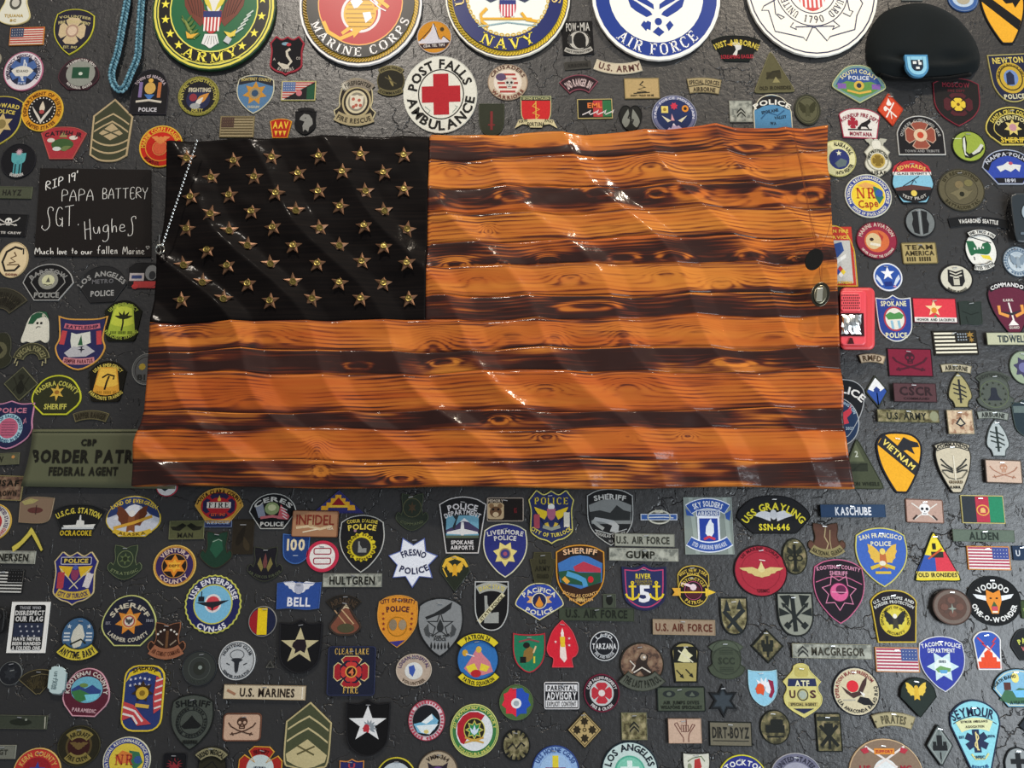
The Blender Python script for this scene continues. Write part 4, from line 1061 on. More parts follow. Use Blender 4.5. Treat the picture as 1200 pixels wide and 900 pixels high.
K = '161618'; W = 'e9e8e2'; Y = 'e6cf45'; G = 'd9a528'; N = '232a52'
# ================================================================== five round service seals along the top
P('seal', 'round ARMY seal, green centre in a black ring with yellow stars', 'circ', 252.5, 12, 144, 144, 'd9cf4e', '1c3b22', [
  S('circ', 0, 0, 138, 138, 'dcd25a'), S('circ', 0, 0, 135, 135, '25402a'), S('circ', 0, 0, 132, 132, 'dcd25a'), S('circ', 0, 0, 129, 129, '121212', name='ring_band'),
  S('circ', 0, 0, 103, 103, 'e0d860'), S('circ', 0, 0, 100, 100, '195f3a', name='centre_disc'),
  [S('star5', 57 * sin(radians(a)), -57 * cos(radians(a)), 10.5, 10.5, 'eadf4a') for a in (80, 100, 121, 141, 221, 238, 256, 274)],
  A('ARMY', 0, 0, 57.5, 212, 148, 11, 'ecdf50', 's'),
  L([(-6, 64.5), (-30, 60)], .8, 'dcd25a'), L([(3, 64.8), (36, 57)], .8, 'dcd25a'),
  Gm([(8, 14), (12, -2), (18, -14), (30, -24), (36, -16), (34, -2), (28, 8), (20, 16), (14, 22)], '6b3527', 'wing'),
  [L([(s * (14 + k * 3.6), -20 + k * 2), (s * (11 + k * 2.6), 14 - k * 1.5)], .7, '3d1c14') for k in range(6) for s in (1, -1)],
  S('circ16', 0, -4, 17, 24, 'd8d8d2', name='eagle_breast'),
  Gm([(1, 6), (10, -4), (14, -14), (9, -14), (4, -4)], 'cfc043', 'gold_wreath'),
  S('shp', -1, 17, 21, 27, 'b33032'), [S('rect', -9.2 + k * 4, 19, 1.9, 17, 'e6e0dc', name='stripe') for k in range(5)], S('rect', -1, 8, 21, 7, '222c66', name='chief'),
  Gp([(-8, 31), (-11, 42), (-6, 44), (-2, 47), (0, 47), (4, 44), (9, 41), (6, 31)], 'dcdcda', 'tail'), [L([(-4 + k * 2, 33), (-8 + k * 4, 43)], .6, '6f7a78') for k in range(5)],
  [S('leaf', -33 + 3 * k, 16 + 4 * k, 3, 10, '7d8a45', -50 + 8 * k) for k in range(5)], [S('leaf', -27 + 2.4 * k, 13 + 5 * k, 3, 9, '4f6b30', 30 + 8 * k) for k in range(5)],
  L([(-36, 10), (-24, 34)], 1, '5c6b2c'), L([(25, 34), (42, 8)], 1, '8a9a96'), [L([(27 + 3 * k, 30 - 5 * k), (36 + 2.6 * k, 24 - 5 * k)], 1.2, 'c9d2c8', 'arrow') for k in range(5)],
  Gp([(-30, 28), (-24, 32), (-15, 30), (-22, 36), (-28, 36)], 'd9a93a', 'talon'), Gp([(14, 28), (22, 30), (28, 26), (27, 33), (20, 35)], 'd9c34a', 'talon'),
  S('rect', 19, 38, 7, 7, 'b9bcc0', 30)], gloss='gloss', th=3.2, bw=2, lift=.004)
P('seal', 'round MARINE CORPS seal, red centre in a black ring with gold rope', 'circ', 423.5, 7, 143, 143, 'e9e6e4', 'e9e6e4', [
  S('circ', 0, 0, 138, 138, '141414'), S('circ', 0, 0, 135, 135, 'c8a322', name='rope_band'),
  [L([(63.5 * sin(a), -63.5 * cos(a)), (67.2 * sin(a + .045), -67.2 * cos(a + .045))], .8, '8a6d12', 'rope_twist') for a in [radians(70 + 3 * k) for k in range(74)]],
  S('circ', 0, 0, 126, 126, '101010', name='ring_band'), S('circ', 0, 0, 99, 99, 'e3a24a'), S('circ', 0, 0, 96.5, 96.5, 'aa0f1c', name='centre_disc'),
  A('MARINE CORPS', 0, 0, 56.5, 247, 109, 10, 'eeeae6', 's'),
  [R('circ', 1, 12, 46, 46, 3, 'd8d3d6', name='silver_rope')], L([(36, -20), (20, 6), (-20, 36)], 4, 'dba92a', 'anchor_shank'),
  L([(-42, 22), (-36, 34), (-22, 42), (-4, 34)], 4.5, 'dba92a', 'anchor_arm'), Gp([(-9, 27), (4, 30), (-6, 41)], 'dba92a', 'fluke'),
  S('circ', 0, 13, 38, 38, 'd9a425', name='globe'), [L([(-17 + abs(k) * 1.6, 13 + k * 5), (17 - abs(k) * 1.6, 13 + k * 5)], .7, '5e4512') for k in (-3, -2, -1, 0, 1, 2, 3)],
  Gp([(-12, -2), (-2, -5), (3, -1), (-3, 6), (-7, 7)], 'e5e3ec', 'continent'), Gp([(3, 12), (12, 11), (14, 18), (7, 24), (5, 18)], 'e5e3ec', 'continent'),
  L([(14, -8), (28, 2), (33, 6)], 4, 'dba92a', 'eagle_claw'), L([(10, -4), (22, 6), (30, 10)], 1.4, 'e0dce0', 'rope_end')], gloss='gloss', th=3.2, bw=2, lift=.004)
P('seal', 'round NAVY seal, blue ring with gold rope and gold chain', 'circ', 595, -3, 146, 146, 'e9e6d2', 'e9e6d8', [
  S('circ', 0, 0, 142, 142, '2c2a4a'), S('circ', 0, 0, 140, 140, 'dcc02c', name='rope_band'),
  [L([(66 * sin(a), -66 * cos(a)), (69.6 * sin(a + .045), -69.6 * cos(a + .045))], .8, '94780f', 'rope_twist') for a in [radians(78 + 3 * k) for k in range(70)]],
  S('circ', 0, 0, 130, 130, '19245f', name='ring_band'), S('circ', 0, 0, 98, 98, 'd9d3b0'), S('circ', 0, 0, 93, 93, 'dfe6e0', name='centre_disc'),
  [R('circ8', 47.5 * sin(radians(a)), -47.5 * cos(radians(a)), 5.5, 4, 1, 'c9a83e', a, 'chain_link') for a in range(92, 272, 8)],
  A('NAVY', 0, 0, 57.5, 211, 149, 12, 'ead84a', 's'), A('S', 0, 0, 57, 94, 101, 10, 'ead08a', 's'), A('U', 0, 0, 57, 256, 266, 11, 'ead08a', 's'),
  Gm([(6, 4), (20, 10), (30, 4), (32, -8), (6, -8)], '2b3350', 'wing'), S('circ16', 0, 2, 16, 12, 'e4e6e6', name='eagle_breast'),
  S('shp', 0, 18, 19, 20, 'b52b40'), [S('rect', -7 + k * 3.5, 19, 1.7, 15, 'e9dfe0', name='stripe') for k in range(5)], S('rect', 0, 10, 19, 5, '1e2a72', name='chief'),
  L([(-30, 29), (28, 29)], 2.4, 'd8a52e', 'anchor_shank'), L([(-24, 17), (-31, 24), (-30, 32), (-22, 38)], 3.4, 'd8a52e', 'anchor_arm'), L([(16, 22), (22, 30), (34, 32)], 3.2, 'd8a52e', 'anchor_stock'),
  L([(-34, 38), (0, 33), (34, 37)], 1, '9cb6bd')], gloss='gloss', th=3.2, bw=2, lift=.004)
P('seal', 'round AIR FORCE seal, white centre with blue winged star emblem', 'circ', 768, -3, 150, 150, 'ebe9e2', 'ebe9e2', [
  S('circ', 0, 0, 142, 142, '1a3684', name='ring_band'), S('circ', 0, 0, 110, 110, 'e9eae0', name='centre_disc'),
  A('AIR FORCE', 0, 0, 62.5, 224, 136, 12.5, 'eeeeea', 's'),
  Gm([(3, 17), (3.5, 11), (40, -16), (58, -16), (56, -12)], '1c3888', 'wing'), Gm([(5, 23), (10, 16), (34, 2), (30, 14), (24, 19), (12, 26)], '1c3888', 'wing'), Gm([(3.5, 19.5), (6, 20.5), (36, -1), (40, -6)], 'e9eae0', 'gap'),
  S('circ16', 1.5, 31, 8.5, 8.5, '1c3888'), Gm([(10, 35), (15, 30), (19, 35), (13, 42)], '1c3888', 'diamond'), Gp([(-5.5, 43), (1, 37), (8, 43), (2, 48)], '1c3888', 'diamond'), Gp([(-17, 37), (-11, 30), (-7, 32), (-8, 41)], '1c3888', 'diamond')],
  gloss='gloss', th=3.2, bw=2, lift=.004)
P('seal', 'round white COAST GUARD seal with navy outline and 1790', 'circ', 949.5, -9, 153, 153, 'ebe7d8', 'ebe9e0', [
  R('circ', 0, 0, 147, 147, 1.5, '23284e'), R('circ', 0, 0, 85, 85, 1.2, '23284e'), R('circ', 0, 0, 56, 56, 1.2, '23284e'),
  A('UNITED', 0, 0, 35, 212, 262, 8, '23284e', 's'), A('GUARD', 0, 0, 35, 100, 148, 8, '23284e', 's'), A('1790', 0, 0, 34.5, 199, 161, 8, '2a2a44', 's'),
  S('shp', -.5, 9, 32, 32, 'bb3a3c'), [S('rect', -13 + 5 * k, 8, 2.4, 26, 'e9dfdc', name='stripe') for k in range(6)],
  L([(-42, 11), (-57, 19), (-60, 24), (-52, 24), (-46, 48), (-14, 55), (-11, 59), (-3, 44), (1, 44), (13, 59), (17, 54), (46, 46)], 1.1, '2a2f55', 'banner_outline'), L([(46, 46), (50, 30), (58, 16), (50, 0)], 1.1, '2a2f55', 'banner_outline'),
  L([(-42, 28), (-34, 32), (-38, 34), (-44, 28), (-45, 8)], 1, '2a2f55', 'banner_fold'), L([(-24, 38), (-28, 43), (-21, 46), (-22, 43), (23, 42), (20, 46), (29, 42), (22, 36)], 1, '2a2f55', 'banner_fold'),
  L([(34, 27), (42, 31), (46, 25), (42, 24), (40, 8)], 1, '2a2f55', 'banner_fold')], gloss='gloss', th=3.2, bw=2, lift=.004)

# ================================================================== top rows, left
P('unit', 'white waisted metal badge patch with gold rim in the top left corner', 'la', 19, 4, 38, 52, 'gloss:d2d2c4', 'gloss:c9bd8a', [S('circ16', 0, 0, 14, 16, '4b4a44'), S('circ16', 0, 0, 9, 10, 'b9b7ad'), T('TIJUANA', 0, 15, 22, 3.4, 'a88f4e'), T('BC', 0, 20.5, 7, 3, 'a88f4e')], gloss='gloss')
P('flag', 'small flag patch with orange-gold edge, left of the purple-black fire shield', 'rect', 32, 43, 40, 21, 'e0d6c4', 'c9803c', usflag(0, 0, 38, 19, 'b5433a', 'e0d6c8', '3a4560'), rot=-2, bw=1)
P('fire', 'black and yellow fire shield with a beige maltese cross, near the top left', 'pol', 86, 38, 47, 54, '262433', 'c9c43a', [A('VOLUNTEER', 0, 60, 78, -14, 14, 3, 'b9ae7a'), A('FIRE DEPARTMENT', 0, 60, 72, -15, 15, 3.4, 'c3b784'), S('malt', -1, -1, 31, 31, 'c9b590'), S('circ16', -1, -1, 15, 15, 'a98a78'), S('circ16', -1, -1, 11, 11, 'd6bfa6'), T('EST. 1947', 0, 18, 16, 3, 'b9ae7a')], rot=3)
P('fire', 'round white-ringed rescue patch with a blue star of life', 'circ', 28, 84, 46, 46, 'ddd6dc', 'b86b86', [A('EMERGENCY MEDICAL TECHNICIAN', 0, 0, 18.5, -120, 120, 3.4, '3e3550'), S('circ', 0, 0, 33, 33, '1f2740'), sol(0, -1, 31, '47659e', 'c9ced6'), S('pool', -1, 0, 25, 12, 'd8d6cc'), T('IDAHO', -1, 0, 14, 3, '7a7a72'), T('STATE', 0, 14.5, 9, 2.6, 'b8c2da')])
P('unit', 'oval maroon and grey patch with a small green state map', 'fanw', 93, 87, 48, 37, '2e2226', '4c2b33', [S('circ', 2, 0, 34, 29, '8d9088'), S('rect', 2, -1, 20, 13, '1f4a34'), S('circ8', 2, 0, 5, 4, 'c9d0c4'), A('WASHINGTON ARMY', 2, 0, 18.5, -62, 62, 3, 'cfcac4', ry=16), A('NATIONAL GUARD', 2, 0, 18.5, 230, 130, 3, 'cfcac4', ry=16.5)])
P('pol', 'black town police patch with gold state arms, beside the blue cord', 'house', 176, 108, 44, 53, '19181c', '2a2830', [A('TOWN OF NIAGARA', 0, 2, 20, -60, 58, 3.6, 'b9a9b0'), S('circ16', 0, -4, 13, 14, 'c9a254'), S('rrs', -11, -2, 4, 18, '7c6a9a'), S('rrs', 11, -2, 4, 18, 'b36a3c'), S('tri', 0, 7, 12, 7, '3f6fb0', 180), L([(-15, 12), (0, 10), (15, 12)], 2.4, 'c9c2b4', 'ribbon'), S('circ8', 0, -13, 6, 5, 'd9a94a'), T('POLICE', 0, 21, 21, 4.6, 'c9c6cc')], rot=1)
P('unit', 'round orange-gold Department of Justice patch with eagle shield', 'circ', 50, 130, 49, 49, 'd99a2a', 'e0b83c', [A('DEPARTMENT OF JUSTICE', 0, 0, 20, -110, 110, 4, '6b3d10'), A('UNITED STATES', 0, 0, 20.5, 230, 130, 4, '6b3d10'), S('circ', 0, 0, 33, 33, '19171a'), [S('circ8', 14.6 * sin(a), -14.6 * cos(a), 1.6, 1.6, 'e6e0d4') for a in [k * pi / 12 for k in range(24)]], Gp([(-12, -5), (-3, 6), (0, 11), (3, 6), (12, -5), (9, 2), (1, 14), (-1, 14), (-9, 2)], 'd6d0c4', 'wing'), S('leaf', 0, -4, 6, 13, 'd9cdb8'), S('circ8', 0, 2, 6, 5, 'a84a4a')])
P('she', 'dark blue badge-shaped police patch with gold star cut by the left edge', 'polw', 2, 142, 46, 58, '1f2140', 'c9b84a', [A('HOWARD', 0, 60, 78, -10, 14, 5, 'd6c25a'), A('POLICE', 0, 60, 71, -8, 12, 4.4, 'd6c25a'), S('star6', 1, 4, 28, 26, 'c9b27a'), S('circ16', 1, 4, 11, 11, '8a7a4a')], rot=2)
P('rank', 'tall green chevron rank patch with crossed rifles', 'rank2', 131, 153, 47, 74, '3f4230', 'b7a37e', [chev(0, -30 + 10, 40, 12, 2, 'b7a37e'), chev(0, -30 + 19, 40, 12, 2, 'b7a37e'), Gp([(-14, 4), (0, -8), (14, 4), (0, 12)], 'b7a37e', 'diamond'), rifles(0, 3, 20, 8, '4b4a36'), rocker(0, 10, 42, 7, 2, 'b7a37e'), rocker(0, 19, 42, 7, 2, 'b7a37e')], rot=1, bw=2.2)
P('mor', 'red trapezoid catfish patch with green fish pond scene', 'trap', 74, 168, 54, 38, 'a8343c', 'b5564e', [A('CATFISH JR', 0, 62, 74, -17, 17, 5, '1f1a20'), S('circ16', 0, 2, 26, 14, '3c5a30'), S('circ16', -14, -3, 9, 5, 'd8cfc4'), S('circ16', 12, -6, 10, 5, 'd8cfc4'), S('circ16', -6, 7, 10, 5, 'cfd6d0'), S('leaf', 5, 6, 6, 12, '6b7a48', 70), S('tri', 0, -10, 10, 7, '9a8a5a')])
P('mor', 'round black patch with a teal winged figure', 'circ', 22, 189, 41, 41, '15151a', '1c1c22', [S('shb', 0, -3, 17, 14, '58a6aa'), S('sun', 0, -10, 9, 9, 'cfa9b4'), S('rect', 0, 8, 3.5, 16, '4f9aa2'), S('rect', -4, 9, 1.6, 13, '4f9aa2'), S('rect', 4, 9, 1.6, 13, '4f9aa2'), A('GUARDIAN', 0, 0, 17, 206, 154, 3.6, 'd6d4d0')])
P('tape', 'olive name tape cut by the left edge, above the skull flag', 'rect', 13, 226, 50, 14, '4d5241', '5c614c', [T('HAYZ', 2, 0, 22, 6.5, '23231e')], rot=1, bw=.8)
P('mor', 'black flag patch with a white skull and sabres at the left edge', 'rect', 7, 264, 50, 26, '18181a', '232326', [skull(3, -4, 9, W, '18181a'), swords(3, -4, 26, 10, 'c9c6c0'), T('PIRATE CREW', 2, 9, 36, 2.6, 'c9c6c0')], rot=2, bw=.8)
P('mor', 'round tan leather patch with a large black C and coiled snake', 'circ', 16, 305, 35, 42, 'gloss:d6c39c', 'c9b48a', [L([(9, -13), (0, -15), (-9, -9), (-12, 3), (-7, 13), (4, 12), (9, 6)], 2.6, '26221c', 'letter_c'), L([(10, -14), (11, -7)], 1.5, '26221c', 'letter_c'), L([(-4, 4), (3, 2), (-3, -2), (3, -5), (0, -9)], 1.7, '6b5238', 'snake'), L([(-6, 6), (8, 5)], 1.2, '6b5238'), T('GADSDEN', 1, 17, 14, 2.6, '7a4a3c')], rot=3)
P('pol', 'black and white fan-shaped police patch with a round city seal', 'fan', 57, 331, 60, 43, '161618', 'a9a9a6', [R('fan', 0, 0, 41, 27, 1, '9a9a96', name='inner_border'), A('BARSTOW', 0, 18, 31, -44, 42, 5.5, '8d8d8a'), T('POLICE', 0, 15, 29, 6, '9a9a96'), S('circ', 0, -2, 23, 21, '8d8d84'), S('circ16', 0, -2, 15, 13, 'd0d0a8'), Gm2(0, -2, 22, '55554c')])
P('pol', 'all-black leather-like metro police patch with silver letters', 'fan', 121, 333, 57, 43, 'rubber:0d0d0f', 'rubber:19191b', [A('LOS ANGELES', 0, 22, 34, -54, 50, 6, '9a9a98'), T('METRO', 0, -3, 25, 5, '66666a'), T('POLICE', 0, 11, 27, 6.5, 'a3a3a1')], rot=-3)
P('unit', 'small state-shaped veteran patch with a soldier portrait and red base', 'cut', 169, 323, 38, 30, '1c1c1e', '3a3a3c', [S('rect', -8, 2, 17, 9, 'b9b0b0'), S('rect', -8, 2, 12, 4, '34406e'), S('circ16', 9, -3, 15, 18, '7d7f80'), S('circ16', 10, 0, 8, 10, '2a2c30'), S('rrs', 2, 11, 26, 8, 'b03a3a'), S('circ8', -9, 13, 8, 6, 'c0393a')], bw=.8)
P('tab', 'two dark green ranger tabs overlapping at the left edge', 'arc38', 7, 352, 50, 28, '343228', '55503f', [TA('MOUNTAIN RANGER', 50, 28, 38, '232019'), L([(-17, 4), (0, -4), (16, 3)], 1, '55503f')], rot=14)
g = P('mor', 'white felt ghost wearing a green beret', 'ghost', 43, 384, 32, 36, 'dcdacb', 'dcdacb', [Gp([(-10, -4), (-7, -14), (2, -19), (10, -18), (14, -10), (8, -13), (0, -10), (-4, -4)], '24563a', 'beret'), S('circ8', 7, -14, 3.6, 4.4, 'b9b8a4'), S('circ8', 1, -5, 3, 3, '141414', name='eye'), S('circ8', 5.5, -5, 3, 3, '141414', name='eye'), L([(0, 1), (2, -1), (5, -.5)], .8, '3a3a3a', 'mouth')], bw=.6)
P('unit', 'purple and gold shield with a white sailing ship and red ribbons', 'shx', 95, 402, 59, 64, '2b2c58', 'd6a04a', [S('bow12', 0, -19, 43, 8, 'c56a7a'), TA('BATTLESHIP', 43, 8, 12, '3a2240', 0, -19, down=True), L([(-20, -14), (-22, 2)], 6, 'c0444a', 'ribbon'), L([(20, -14), (22, 2)], 6, 'c0444a', 'ribbon'), Gp([(-12, -12), (-6, -10), (10, -13), (12, 0), (2, 4), (-10, 6), (-12, -2)], 'd8dad0', 'sail'), S('tri', 0, -3, 6, 12, '2c5c3c'), Gp([(-18, 12), (-8, 4), (2, 6), (6, 2), (18, 10), (8, 16), (-12, 17)], 'b9b9be', 'hull'), S('star4', 2, 8, 9, 9, '2a2a36'), S('bow12', 0, 21, 38, 9, 'c9868c'), TA('SEMPER PARATUS', 38, 9, 12, '5a2230', 0, 21, down=True)], bw=1.8)
P('unit', 'green parachute training patch with a black palm tree', 'fant', 144, 376, 44, 48, '16180f', '1d2014', [S('arch', 0, 0, 32, 38, 'a4b83e', 180), S('arch', 0, -5, 27, 24, 'c6d24a', 180), palm(1, 1, 22, '23280f'), A('USAF EMERGENCY', 0, 2, 21, -52, 52, 4, 'a9b84a'), A('PARACHUTE TRAINING', 0, -6, 26, 226, 134, 4, 'a9b84a'), tickrow(0, 14, 26, 14, 3, '5c6c22')], bw=.8)
P('unit', 'dark olive round crest patch cut by the left edge above the diamond', 'crestc', 2, 411, 28, 42, '2f3023', '45463a', [S('circ16', -2, 0, 18, 20, '5c5a42'), S('dia', -2, 0, 9, 12, '26261c')], bw=.9)
P('tab', 'olive horseshoe-shaped special forces tab with tied ends', 'arc78', 38, 412, 43, 20, '3a3a2a', '7a7656', [TA('SPECIAL FORCES', 43, 20, 78, '8a865f', k=.5), L([(-17, 8), (-19, 14), (-15, 12), (-16, 17)], 1.4, 'a9a27a'), L([(17, 8), (18, 14), (14, 12), (14, 17)], 1.4, 'a9a27a')], bw=.8)
P('unit', 'olive diamond patch with a dark insect shape', 'dia', 25, 450, 40, 40, '33352a', '6b6a4e', [S('leaf', 0, 3, 9, 18, '1b1c15'), S('circ8', 0, -8, 7, 7, '23241b'), L([(-9, -8), (-4, 2), (-8, 8)], 1, '23241b'), L([(9, -8), (4, 2), (8, 8)], 1, '23241b')], bw=1)
P('she', 'green Madera County sheriff patch with yellow letters and gold star', 'fanw', 67, 463, 58, 47, '30331f', 'c9cc34', [A('MADERA COUNTY', 0, 16, 30, -54, 54, 5.5, 'c3be5a'), S('thin6', 0, -3, 18, 21, 'd6b24a'), S('circ8', 0, -3, 6, 5, '9c6b2a'), T('SHERIFF', 0, 13.5, 26, 6.5, 'c3be5a')], bw=1.8)
P('unit', 'orange parachute training patch with a falling jumper', 'fant', 126, 447, 44, 48, '17150f', '1f1c14', [S('arch', 0, 0, 31, 33, 'dba03a', 180), S('arch', 0, -4, 26, 22, 'ecc04e', 180), L([(-2, 10), (0, 0), (2, -6)], 2.2, '241a10', 'figure'), L([(-6, -4), (0, -8), (8, -6), (7, -2)], 2, '241a10', 'parachute'), A('USAF EMERGENCY', 0, 2, 21, -52, 52, 4, 'd6c25a'), A('PARACHUTE TRAINING', 0, -6, 26, 226, 134, 4, 'd6c25a'), tickrow(0, 13, 24, 13, 3, 'a97a22')], bw=.8)
P('unit', 'round grey patch half hidden behind the left edge of the wooden flag', 'circ', 172, 433, 34, 37, '5d5f60', '8a8c8a', [R('circ', 0, 0, 27, 30, 1, '3a3a3a'), S('circ8', -5, -3, 8, 8, 'b39a3a'), T('BI', -5, 9, 9, 6, '2a2a2a')])
P('tab', 'small olive curved tab above the border patrol panel', 'arc22', 107, 488, 43, 14, '4a4534', '77704e', [TA('SAPPER RANGER', 43, 14, 22, '2b2719')], bw=.9)
P('pol', 'navy police shield with pink edge and round pink city seal', 'shd', 11, 498, 56, 57, '23264a', 'c98aa8', [T('POLICE', 2, -17, 34, 6, 'c57a92'), S('circ', 0, 4, 33, 34, 'a9cfdc'), A('CITY OF SACRAMENTO', 0, 4, 14.5, -100, 100, 3.4, '2e5a78'), A('FOUNDED IN 1849', 0, 4, 14.5, 250, 110, 3.4, '2e5a78', ry=15), S('circ16', 0, 4, 23, 24, 'c0627e'), [L([(-8, 4 + k), (8, 4 + k)], 1, '8a4a62') for k in (-7, -4, -1, 2, 5, 8)], L([(17, -6), (20, -2), (19, -8), (17, -1)], .9, 'd08aa0')], bw=1.5)
P('tape', 'short olive tape with an orange speck at the left edge', 'rect', 7, 538, 32, 14, '5b5d48', '6a6b55', [T('W', -6, 0, 8, 6.5, '2a2a22'), S('circ8', 9, -2, 4, 4, 'c08a50')], rot=-3, bw=.8)
P('tape', 'tan brown uniform tape with black writing left of the olive panel', 'rect', 10, 572, 34, 29, 'cloth:brn', '8a7e56', [T('USAF', -2, -6, 28, 7, '19170f'), T('BROWN', -1, 6, 24, 6, '2a2218', -6)], rot=2, bw=1.2)

# ================================================================== top rows, middle
P('mor', 'black shield with curling red edge and a white snake', 'hsh', 336, 66, 41, 46, '17161a', '9c2f3c', [L([(-6, 10), (2, 12), (6, 7), (1, 0), (0, -5), (4, -8)], 3, 'c9c2b2', 'snake'), L([(-9, 8), (-3, 14), (4, 14)], 2.6, 'c9c2b2', 'snake'), S('circ8', -2, -14, 9, 4, '7aa0b0'), S('circ8', 2, -13, 6, 4, 'b0343c'), A('BATTLERS', 0, 0, 17, 212, 148, 3.6, 'a9a29a'), T('A', -14, 4, 3, 3, 'a9a29a'), T('CO', 14, 3, 5, 3, 'a9a29a')], bw=2)
P('unit', 'round black and gold roped naval patch reading FIGHTING', 'circ', 233, 113, 48, 46, '1c1b22', '8f8a3c', [R('scal', 0, 0, 46, 44, 2, '8a8438'), A('NAVAL CONSTRUCTION', 0, 0, 19.5, -105, 105, 3.6, 'b0a754', ry=18.5), T('FIGHTING', 1, -7, 25, 5, 'b9b0a0'), S('circ', 0, 4, 28, 25, '1f2548'), T('FIGHTING', 1, -7, 26, 5, 'c3bca0'), S('leaf', 6, 2, 8, 17, 'c98a3a', 50), S('leaf', 2, 6, 6, 12, 'd6d2c8', 40), S('circ16', -6, 2, 9, 9, '8c2f3c'), S('circ16', -3, 12, 12, 7, '9ca0a0'), T('FORTY', 0, 17, 13, 4, 'b9ae54')])
P('she', 'light blue sheriff shield with a gold eight-point star', 'pol', 299, 111, 44, 46, '54799e', 'cfcab0', [Gp([(-20, -16), (-12, -20), (0, -21.5), (12, -20), (20, -16), (20, -10), (0, -15), (-20, -10)], '24242c', 'top_band'), A('MONTEREY COUNTY', 0, 60, 78, -13, 13, 3.5, 'c3b26a'), S('star7u', 0, -1, 29, 28, 'c08a34'), S('circ16', 0, -1, 13, 13, '9a8a6a'), S('circ16', 0, -1, 8, 8, '2e4a68'), T('SHERIFF', 0, 15, 14, 3, 'b9b8a8')], rot=2)
P('flag', 'half American half black-green flag patch with a pink seal', 'rect', 350, 107, 40, 23, 'd6c8c4', 'c9c07a', [usflag(0, 0, 37, 20, 'b04a40', 'd6c6c0', '5a6f9a'), Gp([(19, -10), (19, 10), (-16, 10)], '17171a', 'triangle'), Gp([(19, -8), (19, 10), (10, 10), (10, -3.5)], '1f5036', 'green_part'), S('circ16', 1, 3, 7, 7, 'c07078')], bw=1)
P('flag', 'tan and brown subdued flag patch above the starry canton', 'rect', 278, 149, 40, 25, 'a39473', '8a7c58', usflag(0, 0, 37, 22, '5c5036', 'a39473', '4a362e', stars='8a7455'), bw=1)
P('mor', 'small orange and red tapered patch between the tan flag and grey eagle', 'arch', 329, 151, 26, 23, 'b32a1c', 'e09a2a', [T('AAV', 0, -4, 18, 8, 'ecc23a'), Gp([(-7, 3), (-3, 3), (-5, 9)], 'ecc23a', 'spike'), Gp([(-2, 3), (2, 3), (0, 9)], 'ecc23a', 'spike'), Gp([(3, 3), (7, 3), (5, 9)], 'ecc23a', 'spike')])
P('unit', 'small black shield with a grey screaming eagle head', 'shd', 358, 144, 25, 29, '141416', '1d1d20', [Gp([(-6, -6), (-2, -10), (4, -9), (8, -4), (9, 2), (5, 6), (4, 11), (0, 8), (-2, 11), (-3, 4), (-1, -1), (-7, -3)], '8a8a86', 'eagle_head'), S('circ8', 0, -5, 1.6, 1.6, '141416'), S('arc20', 0, -15, 20, 5, '141416')], bw=.8)
P('fire', 'beige firefighter badge-shaped patch with scroll and red pattern', 'crestc', 417, 120, 50, 56, '2b2722', 'c9bd96', [S('circ', 1, 0, 34, 38, 'b5a67e'), S('circ', 1, 0, 30, 32, '2a2620'), S('circ', 1, 0, 25, 27, 'cfc4a4'), S('circ', 1, 0, 20, 22, '8a8474'), S('shb', 1, 0, 16, 17, 'd9d0bc'), [S('circ8', 1 + a, b, 4, 4, 'b0604e') for a, b in ((-4, -3), (3, -2), (0, 4), (-3, 6), (5, 4))], S('arc40', 1, -20, 40, 15, '8a8072'), TA('FIREFIGHTER', 40, 15, 40, '2a2620', 1, -20, k=.5), S('bow28', 0, 20, 48, 16, 'a89a76'), TA('FIRE RESCUE', 48, 16, 28, '3a3428', 0, 20, down=True, k=.5), S('sun', -14, -18, 13, 13, 'c9c4b4')], bw=1.4, rot=3)
P('unit', 'dark round olive sergeant patch with tabs above and below', 'circ', 458, 95, 32, 34, '2a2820', '6b6342', [S('leaf', 0, 0, 3, 15, '8a7d4e', -25), L([(-7, -4), (7, 4)], 1.2, '5c543a'), S('arc38', 0, -13, 31, 10, '7a714c'), TA('SPECIAL FORCES', 31, 10, 38, '26241a', 0, -13, k=.5), S('bow34', 0, 13, 31, 10, '6b6342'), TA('COMMAND', 31, 10, 34, '26241a', 0, 13, down=True, k=.5)], bw=1)
P('unit', 'round red and yellow marine patch tucked behind the flag corner', 'circ', 189, 172, 51, 49, 'c4281c', 'e0b23a', [R('circ', 0, 0, 37, 35, 1, 'd99a34'), A('MARINE CORPS LEAGUE', 0, 0, 21, -95, 70, 4.5, 'ecb83a', ry=20), A('MEMBER', 0, 0, 21, 232, 180, 4.5, '7a1510', ry=20), S('circ16', -1, 2, 15, 15, 'd9603a'), R('circ16', -1, 2, 18, 18, 1, 'e08a4a'), wings(-1, -7, 22, 10, 'e08a4a')], bw=1.8)
P('mor', 'round orange patch with a pointed snowy mountain', 'circ', 509, 44, 41, 39, 'c98a2a', 'b9aca6', [Gp([(-19, 6), (-14, 2), (-12, 3), (-4, -7), (-2, -16), (2, -11), (4, -2), (8, 4), (11, -1), (18, 5), (17, 8), (-18, 8)], 'cfccd4', 'mountain'), L([(-17, 5), (-6, -7), (-1, -16), (6, 3), (11, -1), (18, 5)], 1, '23202a', 'ridge'), Gp([(-18, 9), (18, 6), (13, 13), (-12, 14)], '3a2c30', 'band'), T('CDA TEL TIPS', 0, 10, 25, 3, 'd6cfc8', -4), S('circ8', 9, -9, 5, 5, '4c3a20')])
